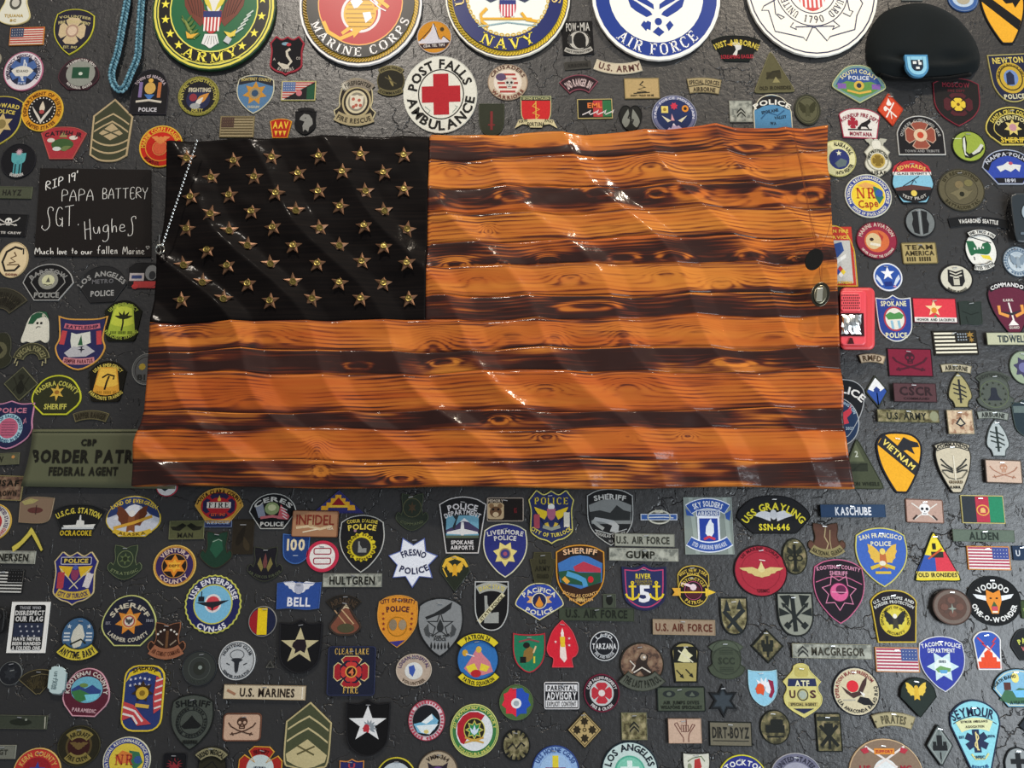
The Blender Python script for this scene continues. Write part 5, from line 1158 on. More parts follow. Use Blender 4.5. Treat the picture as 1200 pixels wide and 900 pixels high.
P('fire', 'large round white ambulance patch with a big red cross', 'circ', 516, 111, 87, 91, 'dfded2', 'dfded2', [R('circ', 1, 0, 54, 59, 1.3, '232220'), S('rect', 1, 0, 18, 48, 'b0222c', name='cross'), S('rect', 1, 0, 45, 19, 'b0222c', name='cross'), A('POST FALLS', 1, 0, 34, -82, 72, 11, '1b1a18', ry=36), A('AMBULANCE', 1, 0, 34, 265, 96, 11, '1b1a18', ry=36), L([(-18, 14), (-12, 19), (-15, 22)], .8, '8a9a90'), L([(14, 22), (20, 15), (17, 14)], .8, '8a9a90')], rot=-2, bw=.8)
P('mor', 'round beige patch with a skull over a red striped flag', 'circ', 595, 97, 47, 42, 'c4b49e', 'a8927c', [A('CRUSADERS', 0, 0, 20, -70, 70, 4, '5a3a30', ry=18), S('circ', 0, 0, 33, 29, 'ddd2c4'), [S('rect', 0, -9 + k * 5, 24 - abs(k - 2) * 3, 2.4, 'a8423c', name='stripe') for k in range(5)], S('circ16', -8, -6, 12, 9, '5a4a68'), skull(2, 1, 12, 'c9c4ba', '2b2524'), A('WARRIORS', 0, 0, 20, 240, 120, 4, '7a4a3c', ry=18)])
P('unit', 'dark green rectangle with a red dagger, pointed at its foot', 'shu', 576, 141, 30, 38, 'cloth:33362a', '4d5140', [L([(0, -10), (0, 12)], 3, '7a2b2c', 'dagger'), L([(-4, 6), (4, 6)], 1.6, '7a2b2c')], bw=.8)
P('mor', 'black prisoner of war remembrance patch with a head silhouette', 'rect', 677, 45, 36, 39, '111112', '1e1e20', [T('POW', -7, -13, 12, 10, 'c9c6be', font='n'), T('MIA', 9, -13, 11, 10, 'c9c6be', font='n'), S('star5', 1, -13, 3, 3, 'c9c6be'), S('circ', 1, 3, 26, 24, 'b5b2aa'), S('circ16', 2, 3, 15, 19, '111112'), S('rrs', 6, 8, 6, 8, '111112'), R('circ16', 1, 3, 26, 24, 1.2, '111112'), S('bow30', 0, 15, 34, 9, 'a9a69e'), TA('NOT FORGOTTEN', 34, 9, 30, '222', 0, 15, down=True, k=.45), S('rrs', -9, 2, 4, 9, '3a3a3a')], rot=-2, bw=.8)
P('tab', 'dull dark tab touching the tan army tab', 'rrs', 677, 77, 31, 9, '3c3a36', '55524a', [T('AIRBORNE', 0, 0, 24, 4, '22211f')], rot=-5, bw=.7)
P('tab', 'tan army tab curved like a smile under the blue seal', 'bow20', 724, 79, 58, 17, 'c9bda4', 'd6ccb4', [A('U.S. ARMY', 2, -76, 78, 198, 162, 7.5, '5c3a34')], rot=2, bw=.8)
P('tab', 'maroon and black curved ranger scroll', 'arc42', 678, 99, 46, 22, '2b1d22', '8a4a56', [TA('2ND RANGER BN', 46, 22, 42, 'c9b2b0', k=.5, sp=.85)], rot=-2)
P('mor', 'tan rectangular patch with a coiled rattlesnake', 'rect', 752, 104, 41, 24, 'b39a6b', '8f7e55', [L([(-6, 5), (5, 4), (-4, 1), (4, -1), (-2, -4), (2, -8)], 1.8, '2e2a1e', 'snake'), L([(-10, 6), (9, 5)], 1.2, '2e2a1e'), T("DON'T TREAD ON ME", 0, 8.5, 27, 2.2, '3a3524')], rot=-1, bw=1)
P('unit', 'red shield crest with a gold scroll banner across its foot', 'shu', 628, 131, 36, 36, 'c42a2c', 'b9bb8a', [S('rect', 0, -15, 34, 5, '23302a', name='chief'), T('SECOND BATTALION', 0, -15, 31, 2.6, 'c3c08a'), L([(0, -10), (-4, -6), (4, -2), (-4, 2), (4, 5), (0, 9)], 1.4, 'd9a94a', 'serpent'), L([(0, -12), (0, 10)], 1.1, 'd9a94a'), Gp([(-25, 20), (-20, 10), (0, 9), (20, 10), (25, 20), (16, 15), (8, 16), (7, 19), (-7, 19), (-8, 16), (-16, 15)], 'cfc49a', 'scroll'), T('FORTUNA', 0, 15, 20, 4.4, '2b241a'), T('PORTES', -15, 11.5, 10, 3, '2b241a', -14), T('JUVAT', 15, 11.5, 10, 3, '2b241a', 14)])
P('mor', 'black, red and green EML flag patch with gold edge', 'rect', 697, 128, 41, 23, '1b1b1c', 'c9b878', [S('rect', 5, 0, 14, 19, 'b0363a', name='red_part'), S('rect', 14, 0, 10, 19, '2a6a40', name='green_part'), T('EML', 0, -4, 17, 6, 'e07a3c'), [L([(-15 + 9 * k, 7), (-8 + 9 * k, 4), (-5 + 9 * k, 1.5), (-7 + 9 * k, 6)], 1.2, 'd6cfcc', 'wave') for k in range(4)]], rot=-1, bw=1)
P('unit', 'small dark heart-shaped patch with grey leaves', 'heart', 739, 139, 27, 30, '1f201e', '141516', [S('leaf', -5, 0, 9, 22, '7d8078', 12), S('leaf', 5, 0, 9, 22, '7d8078', -12), L([(1, -9), (-3, 0), (3, 2), (0, 9)], 2, '1a1b1a', 'lightning_bolt')], bw=1.4)
P('unit', 'round navy patch with yellow, red and orange devices over mountains', 'circ', 790, 136, 53, 48, '26325c', '8f92a4', [R('circ', 0, 0, 49, 45, 3.5, '6c7090'), A('TASK FORCE MOUNTAIN', 0, 0, 22.5, -100, 100, 2.8, 'c9cad6', ry=20.5), S('rect', -11, -7, 8, 8, 'dcc86a'), S('circ8', -11, -7, 4, 4, '9a7a2a'), S('flower', 0, -11, 9, 9, 'c4324a'), S('circ16', 13, -8, 8, 8, 'd98a2e'), S('circ8', 13, -8, 4, 4, '2b1b10'), Gp([(-15, 0), (-4, 6), (-8, 8)], 'dcd6b8', 'ray'), Gp([(15, 0), (4, 6), (8, 8)], 'dcd6b8', 'ray'), Gp([(-3, -2), (0, 6), (-4, 6)], 'd9a0a8', 'ray'), mountains(0, 14, 22, 10, 'b9a8c9', 'e9e6ec')])
P('unit', 'black 101st Airborne cap-shaped patch with eagle head and red script', 'trap', 863, 57, 58, 30, '131414', '16201c', [A('101ST AIRBORNE', 0, 50, 57, -27, 27, 6.5, 'cdb94a'), Gp([(-7, -5), (0, -8), (6, -4), (5, 1), (1, 3), (0, 9), (-5, 8), (-1, 2), (-2, -2)], 'd0cec8', 'eagle_head'), Gp([(-12, -4), (-5, -6), (-5, -2)], 'd6a43a', 'beak'), T('SCREAMING EAGLES', 0, 10, 38, 4.4, 'b02c3c', -2, 'n')], rot=1)
P('tab', 'double tan special forces airborne tab', 'arc12', 825, 101, 41, 19, 'a89872', '8f815e', [TA('SPECIAL FORCES', 41, 10, 12, '3a3226', 0, -3.6), L([(-20, 2), (0, -1.5), (20, 2)], 1, '2a261c'), TA('AIRBORNE', 30, 9, 8, '3a3226', 0, 4.6)], rot=2, bw=.8)
P('unit', 'olive triangle armored patch above the tan flag edge', 'trir', 905, 85, 47, 47, '5a563c', '6f6a4a', [S('rrs', 1, 4, 17, 8, '33301f'), L([(-8, 8), (0, 0), (9, -1)], 2.4, '2b291b', 'gun'), S('tri', 3, 9, 9, 7, '8a8258'), T('OLD IRONSIDES', 1, 18.5, 37, 4, '2f2c1e')], rot=-2)
P('rank', 'digital grey square with a small dark sergeant chevron', 'rect', 868, 131, 27, 25, 'cloth:acu', '9a9c90', [chev(0, -4, 10, 5, 2.2, '23241f'), chev(0, 0, 10, 5, 2.2, '23241f')], bw=.6)
P('pol', 'blue Spokane Valley police patch with black band', 'house', 905, 134, 45, 46, '4f84aa', 'd9d2b8', [Gp([(-20, -4), (-19, -12), (-10, -20), (0, -21.5), (10, -20), (19, -12), (20, -4), (10, -9), (0, -11), (-10, -9)], '1a1c20', 'top_band'), A('POLICE', 0, 24, 38, -34, 34, 6, 'e0ded4'), L([(-14, 6), (-6, -2), (6, 2), (14, -4)], 1.4, '2e5a80', 'river'), T('SPOKANE', -3, -3, 20, 3.6, '22384c', -10), T('VALLEY', 9, 4, 14, 3.4, '22384c', -8), T('WA', 0, 11, 7, 3.4, '22384c')])
P('unit', 'round olive patch with a dark eagle crest, right of the blue police patch', 'circ', 946, 129, 31, 36, '57563f', '35362a', [R('circ', 0, 0, 25, 29, 1, '3a3a2a'), eagle(0, 0, 20, '33331f', '44442e')], bw=2)
P('pol', 'colourful landscape police patch with purple sides, partly under the beret', 'fanp', 1006, 99, 63, 45, '6f8f8a', 'b9bd8a', [Gp([(-27, 2), (-20, -10), (-8, -18), (0, -19), (8, -18), (20, -10), (27, 2), (0, 6)], '35508a', 'sky'), A('SOUTH COAST', 0, 14, 29, -46, 46, 4.6, 'd6d0a0'), Gp([(-28, 3), (-14, -3), (0, -1), (14, -3), (28, 3), (16, 10), (0, 16), (-16, 10)], '5c8a48', 'hills'), S('rrs', -20, 3, 10, 6, '7c5aa0'), S('rrs', 20, 3, 10, 6, '7c5aa0'), T('POLICE', 0, -7, 24, 4.6, 'cfd3d8'), S('circ16', 0, 2, 12, 11, 'c9a94a'), S('circ8', 0, 2, 6, 6, '2c3040'), L([(-14, 8), (0, 11), (14, 8)], 2.4, 'd0a84a', 'ribbon')], rot=2)
P('mor', 'orange-red diamond patch with a white torch and crossed tools', 'diar', 1043, 129, 30, 38, 'c8472a', 'b0381f', [L([(-6, 9), (5, -8)], 1.6, 'e6ddd4', 'sword'), L([(6, 9), (-6, -4)], 1.6, 'e6ddd4', 'sword'), S('drop', -1, -9, 6, 9, 'eadfd6'), S('circ8', -6, -1, 4, 6, 'e6ddd4'), L([(0, 11), (0, 2)], 1, 'e6ddd4')], rot=-2)
P('fire', 'black Moscow fire shield outlined in dark red, below the beret', 'polw', 1121, 120, 54, 57, '1f1c1c', '7c2b36', [T('MOSCOW', 0, -20, 32, 5.5, '7c2b36'), T('FIRE DEPT', 0, -13, 20, 3, '5c252c'), S('malt', 1, 3, 34, 27, '4c2026'), S('circ16', 1, 3, 20, 20, '2c1a1c'), S('malt', 1, 3, 17, 15, 'd6b83a'), S('circ8', 1, 3, 4, 4, '6b4a1a')], bw=1.3, rot=2)
P('fire', 'white Roundup Fire Department patch with horse and pink edge', 'archr', 1007, 145, 47, 35, 'd9d3cc', 'a83c52', [A('ROUNDUP FIRE DEPT', 0, 24, 34, -40, 40, 4.6, '8c2c40'), S('malt', -8, 0, 12, 13, '9c2536'), Gp([(-3, 6), (2, 0), (8, -3), (12, -6), (13, -2), (9, 2), (12, 8), (7, 4), (2, 4), (0, 9)], '1e1c1e', 'horse'), L([(-14, 8), (14, 7)], 1.6, '241f20'), T('MONTANA', 1, 12.5, 26, 4.6, '8c2c40')], rot=3)
P('unit', 'yellow and black heraldic shield with diagonal bar, in the top right corner', 'cav', 1176, 18, 52, 68, 'e2a52e', '17171a', [Gp([(-25, -16), (-25, -29), (19, 7), (14, 18)], '151517', 'diagonal_bar'), Gp([(0, -18), (4, -30), (20, -30), (22, -18), (14, -8), (12, -14), (4, -13)], '151517', 'horse_head')], bw=2)
P('pol', 'black and gold Newton police patch at the right edge', 'shu', 1184, 92, 46, 56, '20243c', 'b0a464', [T('NEWTON', 0, -21, 36, 7, 'cdb95c'), S('circ', 0, 0, 34, 36, 'b99a34'), R('circ', 0, 0, 28, 30, 1.4, '3a3220'), A('NEWTON POLICE DEPT', 0, 0, 15, -90, 90, 2.6, '4a3a14'), S('circ16', 0, 0, 17, 19, '6c84b4'), Gp([(-6, 8), (-5, -5), (0, -8), (4, -3), (3, 8)], '232a44', 'figure'), T('POLICE', 0, 21.5, 24, 5.5, 'c9c4a4')], rot=-3)
P('she', 'black and gold Santa Cruz detention sheriff patch', 'fanw', 1186, 148, 64, 45, '1b1a18', 'c9b85c', [R('fanw', 0, 1, 45, 31, .9, 'c9b85c', name='inner_border'), A('SANTA CRUZ COUNTY', 0, 16, 31, -52, 50, 4.8, 'c9b64e', ry=33), A('DETENTION', 0, 20, 26, -44, 44, 4.6, 'c9c08a', ry=30), S('star7u', 0, 2, 21, 20, 'cdb96a'), S('circ8', 0, 2, 9, 9, 'b5848c'), T('SHERIFF', 0, 16.5, 32, 6, 'cdb23c')], bw=1.6)
P('fire', 'black arched fire patch with a copper maltese badge and white edge', 'house', 1078, 159, 55, 46, '1b1a1c', 'c4c2bc', [A('QUAKER COMBINED FIRE', 0, 6, 23, -78, 78, 3.2, '9a9894'), S('malt', 0, 0, 36, 33, '8f4a3a'), R('malt', 0, 0, 36, 33, 1, 'b99a86'), S('circ16', 0, 0, 16, 15, 'cfb596'), S('circ8', 0, 0, 8, 8, 'b8452e'), T('TOWN AND TRIBUTE', 0, 18.5, 40, 2.8, '8c8a88')])
P('unit', 'yellow and blue crescent air guard patch half behind the flag', 'circ', 981, 186, 44, 43, 'd4cf9c', 'b5b070', [A('ALASKA A.N.G.', 0, 0, 17.5, -10, 75, 5, '1d1d1a', ry=17), A('144TH FIGHTER', 0, 0, 18, 190, 115, 4.6, '1d1d1a', ry=17), S('circ16', 2, 1, 24, 24, '2a336b'), S('star5', 2, -6, 7, 7, 'e0dec0'), Gp([(-4, 6), (4, 0), (11, 3), (9, 9), (0, 11)], '5c6a6c', 'aircraft')])
P('fire', 'silver-white air force fire badge with winged top', 'badge', 1028, 186, 31, 44, 'cfcbb8', 'a8a596', [wings(0, -16, 26, 15, 'b0ae9e', 'd6d3c4'), R('circ16', 0, 2, 26, 26, 1.2, '8c8a78'), A('FIRE PROTECTION', 0, 2, 10.6, -85, 85, 3, '26261f'), S('circ16', 0, 3, 17, 17, 'b59a4a'), S('malt', 0, 3, 13, 13, '7c6426'), T('USAF', 0, 17, 17, 4.2, '2a2a22')], bw=1)
P('unit', 'round yellow reconnaissance patch with red NR Cape lettering, right of the flag', 'circ', 1017, 230, 55, 51, 'ded7c0', 'cfd0c0', [R('circ', 0, 0, 52, 48, 5.5, '34448a'), A('NATIONAL RECONNAISSANCE OFFICE', 0, 0, 23.2, -115, 115, 3.3, 'e0ddcc', ry=21.5), A('OFFICE OF SPACE LAUNCH', 0, 0, 23.2, 235, 125, 3.3, 'e0ddcc', ry=21.5), S('circ', 0, 0, 39, 36, 'e3c63a'), Gp([(6, -12), (14, -8), (18, 2), (12, 10), (8, 2)], '2e6a5c', 'landmass'), S('circ16', 13, -3, 9, 9, '34579a'), Gp([(-12, -12), (-2, -16), (10, -12), (0, -8)], 'd9a05a', 'cloud'), T('NR', -3, -3, 22, 12, 'b8402c', font='s'), T('Cape', -1, 9, 23, 9, 'a02c24', -4, 'n')])
P('unit', 'red, light blue and black round-bottomed airfield shield patch', 'grey', 1069, 213, 49, 51, '7fb6cc', '17181a', [Gp([(-23, -11), (-20, -18), (-12, -23), (0, -25), (12, -23), (20, -18), (23, -11)], 'b4303a', 'top_band'), A('EDWARDS', 0, 20, 38, -26, 26, 4.5, 'd9b45a'), S('rect', 0, -9, 45, 4, 'd8d6d0', name='white_band'), T('CLASS SEVENTY', 0, -9, 36, 2.6, '26262c'), L([(-12, 6), (8, -6)], 1, '26303c', 'aircraft'), L([(-5, 8), (2, -2), (4, 2)], 1.4, '3c5a6c', 'aircraft'), Gp([(-22, 9), (22, 8), (19, 15), (13, 22), (0, 25), (-13, 22), (-19, 15)], '18191c', 'ground'), Gp([(-22, 8), (-2, 4), (21, 7), (20, 10), (-20, 11)], '5a3a36', 'hills'), S('circ16', 0, 14, 7, 7, 'd9c058'), A('TEST PILOT', 0, -4, 24, 215, 145, 3.2, 'b9b6ae')])
P('mor', 'round lime green patch with a white kneeling figure', 'circ', 1135, 172, 40, 37, '8fa03e', '1c2014', [Gp([(-7, -10), (-3, -13), (-2, -4), (-4, 6), (-1, 9), (10, 4), (15, -2), (17, 3), (12, 8), (0, 14), (-6, 13), (-8, 2)], '1b1d18', 'figure_shadow'), Gp([(-6, -9), (-4, -11), (-4, 0), (-5, 8), (-2, 12), (-6, 10), (-7, 0)], 'd0d2c8', 'leg'), Gp([(2, 8), (9, 3), (14, -3), (17, -1), (12, 6), (4, 10)], 'c3c4ba', 'body'), L([(-18, -9), (-8, -9)], 1, 'c9cfa0', 'rifle')], bw=1.5)
P('pol', 'blue fan-shaped Nampa police patch with horses and black band', 'fan', 1181, 196, 62, 41, '2f449a', 'a9b0bc', [Gp([(-30, 1), (-25, -9), (-14, -17), (0, -19.5), (14, -17), (25, -9), (30, 1), (24, 5), (19, -5), (10, -11), (0, -13), (-10, -11), (-19, -5), (-24, 5)], '18191e', 'top_band'), A('NAMPA POLICE', 0, 20, 35.5, -46, 46, 4.5, 'b9bcc4', ry=35), Gp([(-14, 0), (-6, -2), (0, -6), (6, -3), (15, -2), (12, 6), (8, 2), (2, 6), (-4, 3), (-10, 6)], 'cfd0cc', 'horses'), S('circ8', 3, -4, 5, 4, 'b05060'), Gp([(-18, 13), (18, 13), (14, 19), (-14, 19)], '1a1b20', 'foot_band'), T('1891', 0, 16, 12, 4, 'b9bcc4')], bw=1.3)
P('unit', 'large round olive brown patch with subdued battalion emblem', 'circ', 1126, 223, 55, 50, '5a543f', '38362b', [R('circ', 0, 0, 39, 35, .8, '3c3829'), A('1ST RECRUITING', 0, 0, 23, -60, 60, 4, '35311f', ry=20.5), A('BATTALION TAC', 0, 0, 23, 235, 125, 4, '35311f', ry=20.5), S('circ16', -2, -6, 10, 9, '77694a'), Gp([(-14, 4), (-4, 0), (0, -4), (8, 2), (14, 0), (6, 8), (-4, 12), (-8, 7)], '6f674c', 'emblem'), S('circ16', 9, -8, 10, 8, '716a44'), S('circ8', 0, 5, 6, 6, '232419')], bw=1.5)
P('unit', 'round grey and black patch with two facing profiles', 'circ', 1078, 261, 36, 35, '6f7474', '1d1e20', [Gm([(2, -14), (9, -12), (8, -4), (10, 2), (8, 12), (2, 14)], '1d1e20', 'profile'), L([(0, -15), (0, 15)], 1.2, '8f9494')], bw=1.4)
P('tab', 'black curved Seattle tab with white letters', 'arc12', 1146, 261, 71, 14, '17181a', '232427', [TA('VAGABOND SEATTLE', 71, 14, 12, 'd6d4ce', k=.45, sp=.66)], rot=2, bw=.8)
P('fire', 'red and yellow fire inspection patch with hazard diamond beside the flag edge', 'house', 979, 300, 46, 72, 'b9b9b4', 'c9a83a', [Gp([(-21, -34), (21, -34), (21, -18), (-21, -18)], 'b5392c', 'top_band'), R('rect', 0, 1, 42, 68, 3, 'b5392c', name='red_frame'), T('HUMAN FIRE', -1, -29, 36, 3.8, 'ddb84a'), T('SERVICE', 4, -21.5, 26, 3.8, 'ddb84a'), Gp([(-8, -12), (8, -16), (10, -6), (2, 2), (-8, 4)], '2f4a86', 'blue_shape'), Gp([(-6, 8), (12, -2), (12, 2), (0, 10)], 'dcdcd8', 'scroll'), Gp([(4, 12), (10, 19), (4, 26), (-2, 19)], 'e9e6e0', 'hazard_diamond'), Gp([(4, 12), (7, 15.5), (4, 19), (1, 15.5)], 'b8383a', 'hazard_red'), Gp([(7, 15.5), (10, 19), (7, 22.5), (4, 19)], 'dcc23c', 'hazard_yellow'), Gp([(1, 15.5), (4, 19), (1, 22.5), (-2, 19)], '2c4690', 'hazard_blue'), T('DEPARTMENT', 3, 31.5, 28, 3.2, 'ddb84a')], bw=1.6)
P('unit', 'round maroon aviation patch with an orange and cream face', 'circ', 1027, 282, 48, 44, '8f2a40', '5e1c2b', [A('MARINE AVIATION', 0, 0, 20, -75, 75, 4.5, 'c9b2a4', ry=18.5), S('circ', 0, 1, 29, 26, 'c9683c'), S('circ16', -4, 1, 18, 19, 'cdb68a'), Gp([(2, -10), (8, -4), (6, 2)], 'a83a34', 'flame'), L([(-8, 4), (4, 6)], 3, 'd9d2c0', 'jaw'), S('circ8', -6, -1, 5, 4, '3a2a24'), A('NEVER DOUBT THE CROSSING', 0, 0, 20.5, 240, 120, 2.8, 'd6c4b8', ry=19)])
P('mor', 'tan rounded patch filled with three lines of lettering', 'rrs', 1077, 297, 41, 25, 'a59463', '6f6440', [T('TEAM', 0, -7, 32, 5.5, '3a321e'), T('AMERICA', 0, 0, 34, 5.5, '3a321e'), tickrow(0, 7, 32, 11, 5, '3a321e')], rot=-1, bw=1.2)
P('unit', 'white oval patch with a green twin-rotor helicopter', 'circ', 1149, 294, 37, 44, 'dddcd4', '1e2224', [S('heli', -1, -4, 27, 19, '256040'), Gp([(-2, 5), (8, 7), (10, 13), (0, 9)], 'd9c640', 'yellow_part'), L([(-8, -17), (14, -7)], 1, '22282a', 'rotor'), [S('circ8', -7 + 3.4 * k, -3, 2, 3, 'cfd4cc') for k in range(4)], L([(-10, 6), (-10, 10)], 1, '333')], rot=-8, bw=1)
P('tab', 'narrow white curved tab over the helicopter patch', 'arc36', 1149, 275, 35, 11, 'd9d8d0', '26282a', [TA('2ND TACO AVN', 35, 11, 36, '2c2e30', k=.5)], rot=6, bw=.7, lift=.003)
P('tab', 'small white scroll tab under the helicopter patch', 'bow28', 1152, 313, 27, 10, 'd9d8d0', '26282a', [TA('EYES TEETH', 27, 10, 28, '2c2e30', k=.5, down=True)], rot=-12, bw=.7, lift=.003)
P('unit', 'round pale blue-grey seal patch cut by the right edge', 'circ', 1192, 307, 35, 36, 'b4bfc6', '4b5864', [R('circ', 0, 0, 25, 26, 1, '5a6f84'), ticks(0, 0, 14.5, 0, 360, 28, 2.6, '5a6f84'), eagle(0, 0, 18, '7a8a98', '8b98a2')])
P('unit', 'round royal blue patch with a white star and laurels', 'circ', 1040, 325, 34, 33, '2c4f9c', 'e0e3e8', [S('star5', 0, -4, 17, 17, 'e9eaec'), Gm([(8, 10), (14, 2), (13, -3), (9, 2), (6, 9)], 'c9d2e0', 'laurel'), Gp([(-5, 6), (4, 5), (5, 10), (-4, 11)], '1d2f74', 'state_shape'), S('circ8', 7, 11, 4, 2, 'c08aa0')], bw=1.8)
P('mor', 'round cream and black patch with a bearded masked face', 'circ', 1120, 327, 40, 35, 'c9c5b4', '1f1f20', [Gp([(-9, -11), (0, -8), (9, -11), (10, 3), (6, 9), (-6, 9), (-10, 3)], '1f1f20', 'face'), L([(-7, -8), (0, -5), (7, -8)], 1.3, 'c9c5b4'), L([(-7, -4), (0, -2), (7, -4)], 1.3, 'c9c5b4'), S('rrs', 0, 3, 7, 9, 'bdb9a8'), S('rect', 0, 0, 6, 1, '1f1f20'), A('BEARDED WARRIORS', 0, 0, 15, 225, 135, 2.4, '45443c')], bw=2)
P('pol', 'blue Spokane police shield with round red landscape seal', 'shb', 1048, 373, 42, 55, '2a3f8a', 'd9dad4', [T('SPOKANE', 0, -17, 30, 6, 'd9d7b4'), S('circ', 0, 1, 26, 29, 'a83a4a'), S('circ', 0, 1, 22, 25, 'dbd8cc'), Gp([(-11, -3), (-5, -7), (0, -5), (6, -7), (11, -3), (8, 1), (-8, 2)], '4c8a4c', 'trees'), L([(-4, 3), (-3, 13)], 3, '8ab4c8', 'waterfall'), L([(4, 3), (5, 12)], 3, '8ab4c8', 'waterfall'), T('POLICE', 0, 20, 25, 6, 'd9d7b4')], bw=1.4)
P('flag', 'red flag patch with a cream star and white strip', 'rect', 1095, 364, 51, 29, 'd43c48', '5c2430', [S('star5', -1, -2, 21, 20, 'e8cf9a'), S('circ8', -1, 0, 7, 7, 'd08a34'), S('tri', 0, 7, 5, 4, '3a8a50'), S('rect', 0, 11, 49, 5.5, 'e3e0da', name='white_strip'), T('HONOR AND SACRIFICE', 0, 11, 44, 3, '2a2a2c')], rot=1, bw=1)
P('mor', 'small dark green folded cloth square with a staple', 'wv', 1137, 367, 27, 28, '2c3531', '39433d', [L([(-10, -2), (0, 2), (10, -1)], 1, '1d2420', 'fold'), L([(-6, 4), (-4, 12)], 1, '1d2420', 'fold')], rot=1, bw=.8)
P('unit', 'maroon arrowhead shield with orange wreath and black COMMANDO band', 'cav', 1184, 361, 50, 62, '5f2438', '1f1a20', [S('arc30', -1, -25, 46, 12, '18181a'), TA('COMMANDO', 46, 12, 30, 'e0dedc', -1, -25, k=.7), L([(-14, -3), (-14, 6), (-4, 10)], 3.6, 'd99448', 'wreath'), L([(13, -3), (13, 6), (4, 10)], 3.6, 'd99448', 'wreath'), L([(-2, -6), (1, 16)], 1.8, 'e3ddd8', 'sword'), Gp([(-12, 4), (0, 6), (12, 3), (0, 9)], '2f3034', 'wing'), S('tri', 0, 17, 12, 7, 'e3ddd8'), T('KABUL', -2, -9, 12, 3, 'cfc4bc'), T('GUARD', 0, 23, 12, 3, 'cfc4bc')], rot=-2, bw=1.2)
P('flag', 'black and shiny gold reversed flag patch', 'rect', 1119, 402, 52, 29, '26241f', '2c2a26', [[S('rect', -12 if k < 3 else 0, -11 + k * 4.4, 24 if k < 3 else 48, 2.2, 'e3ddc8', name='stripe') for k in range(6)], [S('circ8', 4 + 3 * (k % 4), -10 + 3.4 * (k // 4), 2, 2, '8f98a0', name='small_star') for k in range(12)], S('thin6', 18, -9, 10, 9, 'metal:e0b060'), S('thin6', 19, -3, 7, 7, 'metal:e0b060')], rot=-1, bw=.8)
P('tape', 'cream camouflage name tape at the right edge below the maroon shield', 'rect', 1180, 398, 52, 15, 'b5b69a', '55584c', [T('TIDWELL', 4, 0, 34, 8, '2b3a40')], rot=0, bw=.7, lift=.006)
P('mor', 'crimson rectangle with dark skull and crossed sabres', 'rect', 1066, 425, 52, 33, '7a2036', '2c1c22', [skull(0, -5, 13, '3c1a26', '7a2036'), swords(0, 2, 40, 16, '4a1c2a', 2)], rot=1, bw=1.2)
P('tab', 'tan curved RMFD tab', 'arc18', 1021, 421, 32, 12, 'c0ad92', '8a7a62', [TA('RMFD', 32, 12, 18, '54402c', k=.65, sp=.75)], rot=3, bw=.9, lift=.003)
P('mor', 'small white over blue diamond patch with dark edge', 'diar', 1027, 459, 27, 38, '2f4f9a', '33372e', [Gp([(0, -16), (10, -4), (4, 0), (0, -5), (-4, 0), (-10, -3)], 'e3e4e4', 'white_top'), S('dia', 0, -2, 8, 8, '243c80')], rot=-2, bw=2)
P('pol', 'black and navy police patch with a red bird, half behind the flag', 'cav', 983, 478, 62, 68, '16191e', 'a9adb0', [A('POLICE', 2, 14, 36, -30, 50, 9, 'dad9d6'), R('circ', -2, 16, 48, 56, 1, 'a9adb0'), S('circ', -2, 16, 46, 52, '1f3352'), A('WASHINGTON', -2, 14, 21, -20, 70, 3.4, '9fb6c6'), Gp([(0, 8), (10, 2), (14, -4), (14, 6), (8, 12), (10, 18), (2, 20), (-6, 14)], 'c43a48', 'bird'), T('2023', 10, 24, 9, 3.4, 'a9b6c0')], bw=1.2)
P('tape', 'dark maroon lettered tape below the crimson skull rectangle', 'rect', 1070, 461, 50, 22, '54383c', '3c2a2e', [T('CSCR', 1, -2, 38, 10, '2f1e22'), T('COMMAND', 1, 7, 30, 2.6, '2f1e22')], rot=1, bw=.8, lift=.008)
P('tape', 'green camouflage army tape above the yellow Vietnam shield', 'rect', 1063, 488, 72, 15, 'cloth:mc', '5c5f4c', [T('U.S. ARMY', -2, 0, 46, 8, '20241f'), S('circ16', 30, 0, 10, 12, '8a8c70')], rot=1, bw=.6, lift=.004)
P('tab', 'tan airborne tab over the cream arrowhead patch', 'arc12', 1120, 432, 37, 11, 'b5ac92', '77715c', [TA('AIRBORNE', 37, 11, 12, '2f2d25', k=.6, sp=.75)], rot=3, bw=.8)
P('unit', 'cream arrowhead patch with a dark dagger and bolts, left of the bell patch', 'arrow', 1124, 457, 28, 42, '9f9669', '35362c', dagbolt(0, 2, 34, '9f9669', '23252a'), bw=1.2)
P('unit', 'round green-grey patch with a liberty bell and ring of stars', 'crestc', 1165, 459, 45, 44, '4f554e', '3c413b', [S('arc42', 0, -17, 42, 14, '454a43'), TA('INDEPENDENCE', 42, 14, 42, '2d312c', 0, -17, k=.5), R('circ', -1, 3, 34, 32, .8, '5f6a4f'), S('bell', -1, 3, 16, 15, '262a34'), [S('star5', -1 + 13.5 * sin(k * pi / 6), 3 - 12.8 * cos(k * pi / 6), 3, 3, '2c3024') for k in range(12)]], bw=1)
P('rank', 'tan camouflage square with a small rounded chevron outline', 'rect', 1124, 495, 30, 28, 'cloth:dcu', 'a89f84', [Gp([(-6, 2), (0, -6), (6, 2), (0, 6)], '2b2c30', 'chevron'), Gp([(-3.6, 2), (0, -3), (3.6, 2), (0, 3.6)], 'c4b89c', 'chevron_gap')], bw=.8, lift=.004)
P('unit', 'round light green and purple patch cut by the right edge', 'circ', 1199, 431, 34, 40, '8f9c84', '3e463e', [S('flower', 0, 0, 24, 26, '3c3a58'), S('circ16', 0, 0, 12, 12, '6a6a94')])
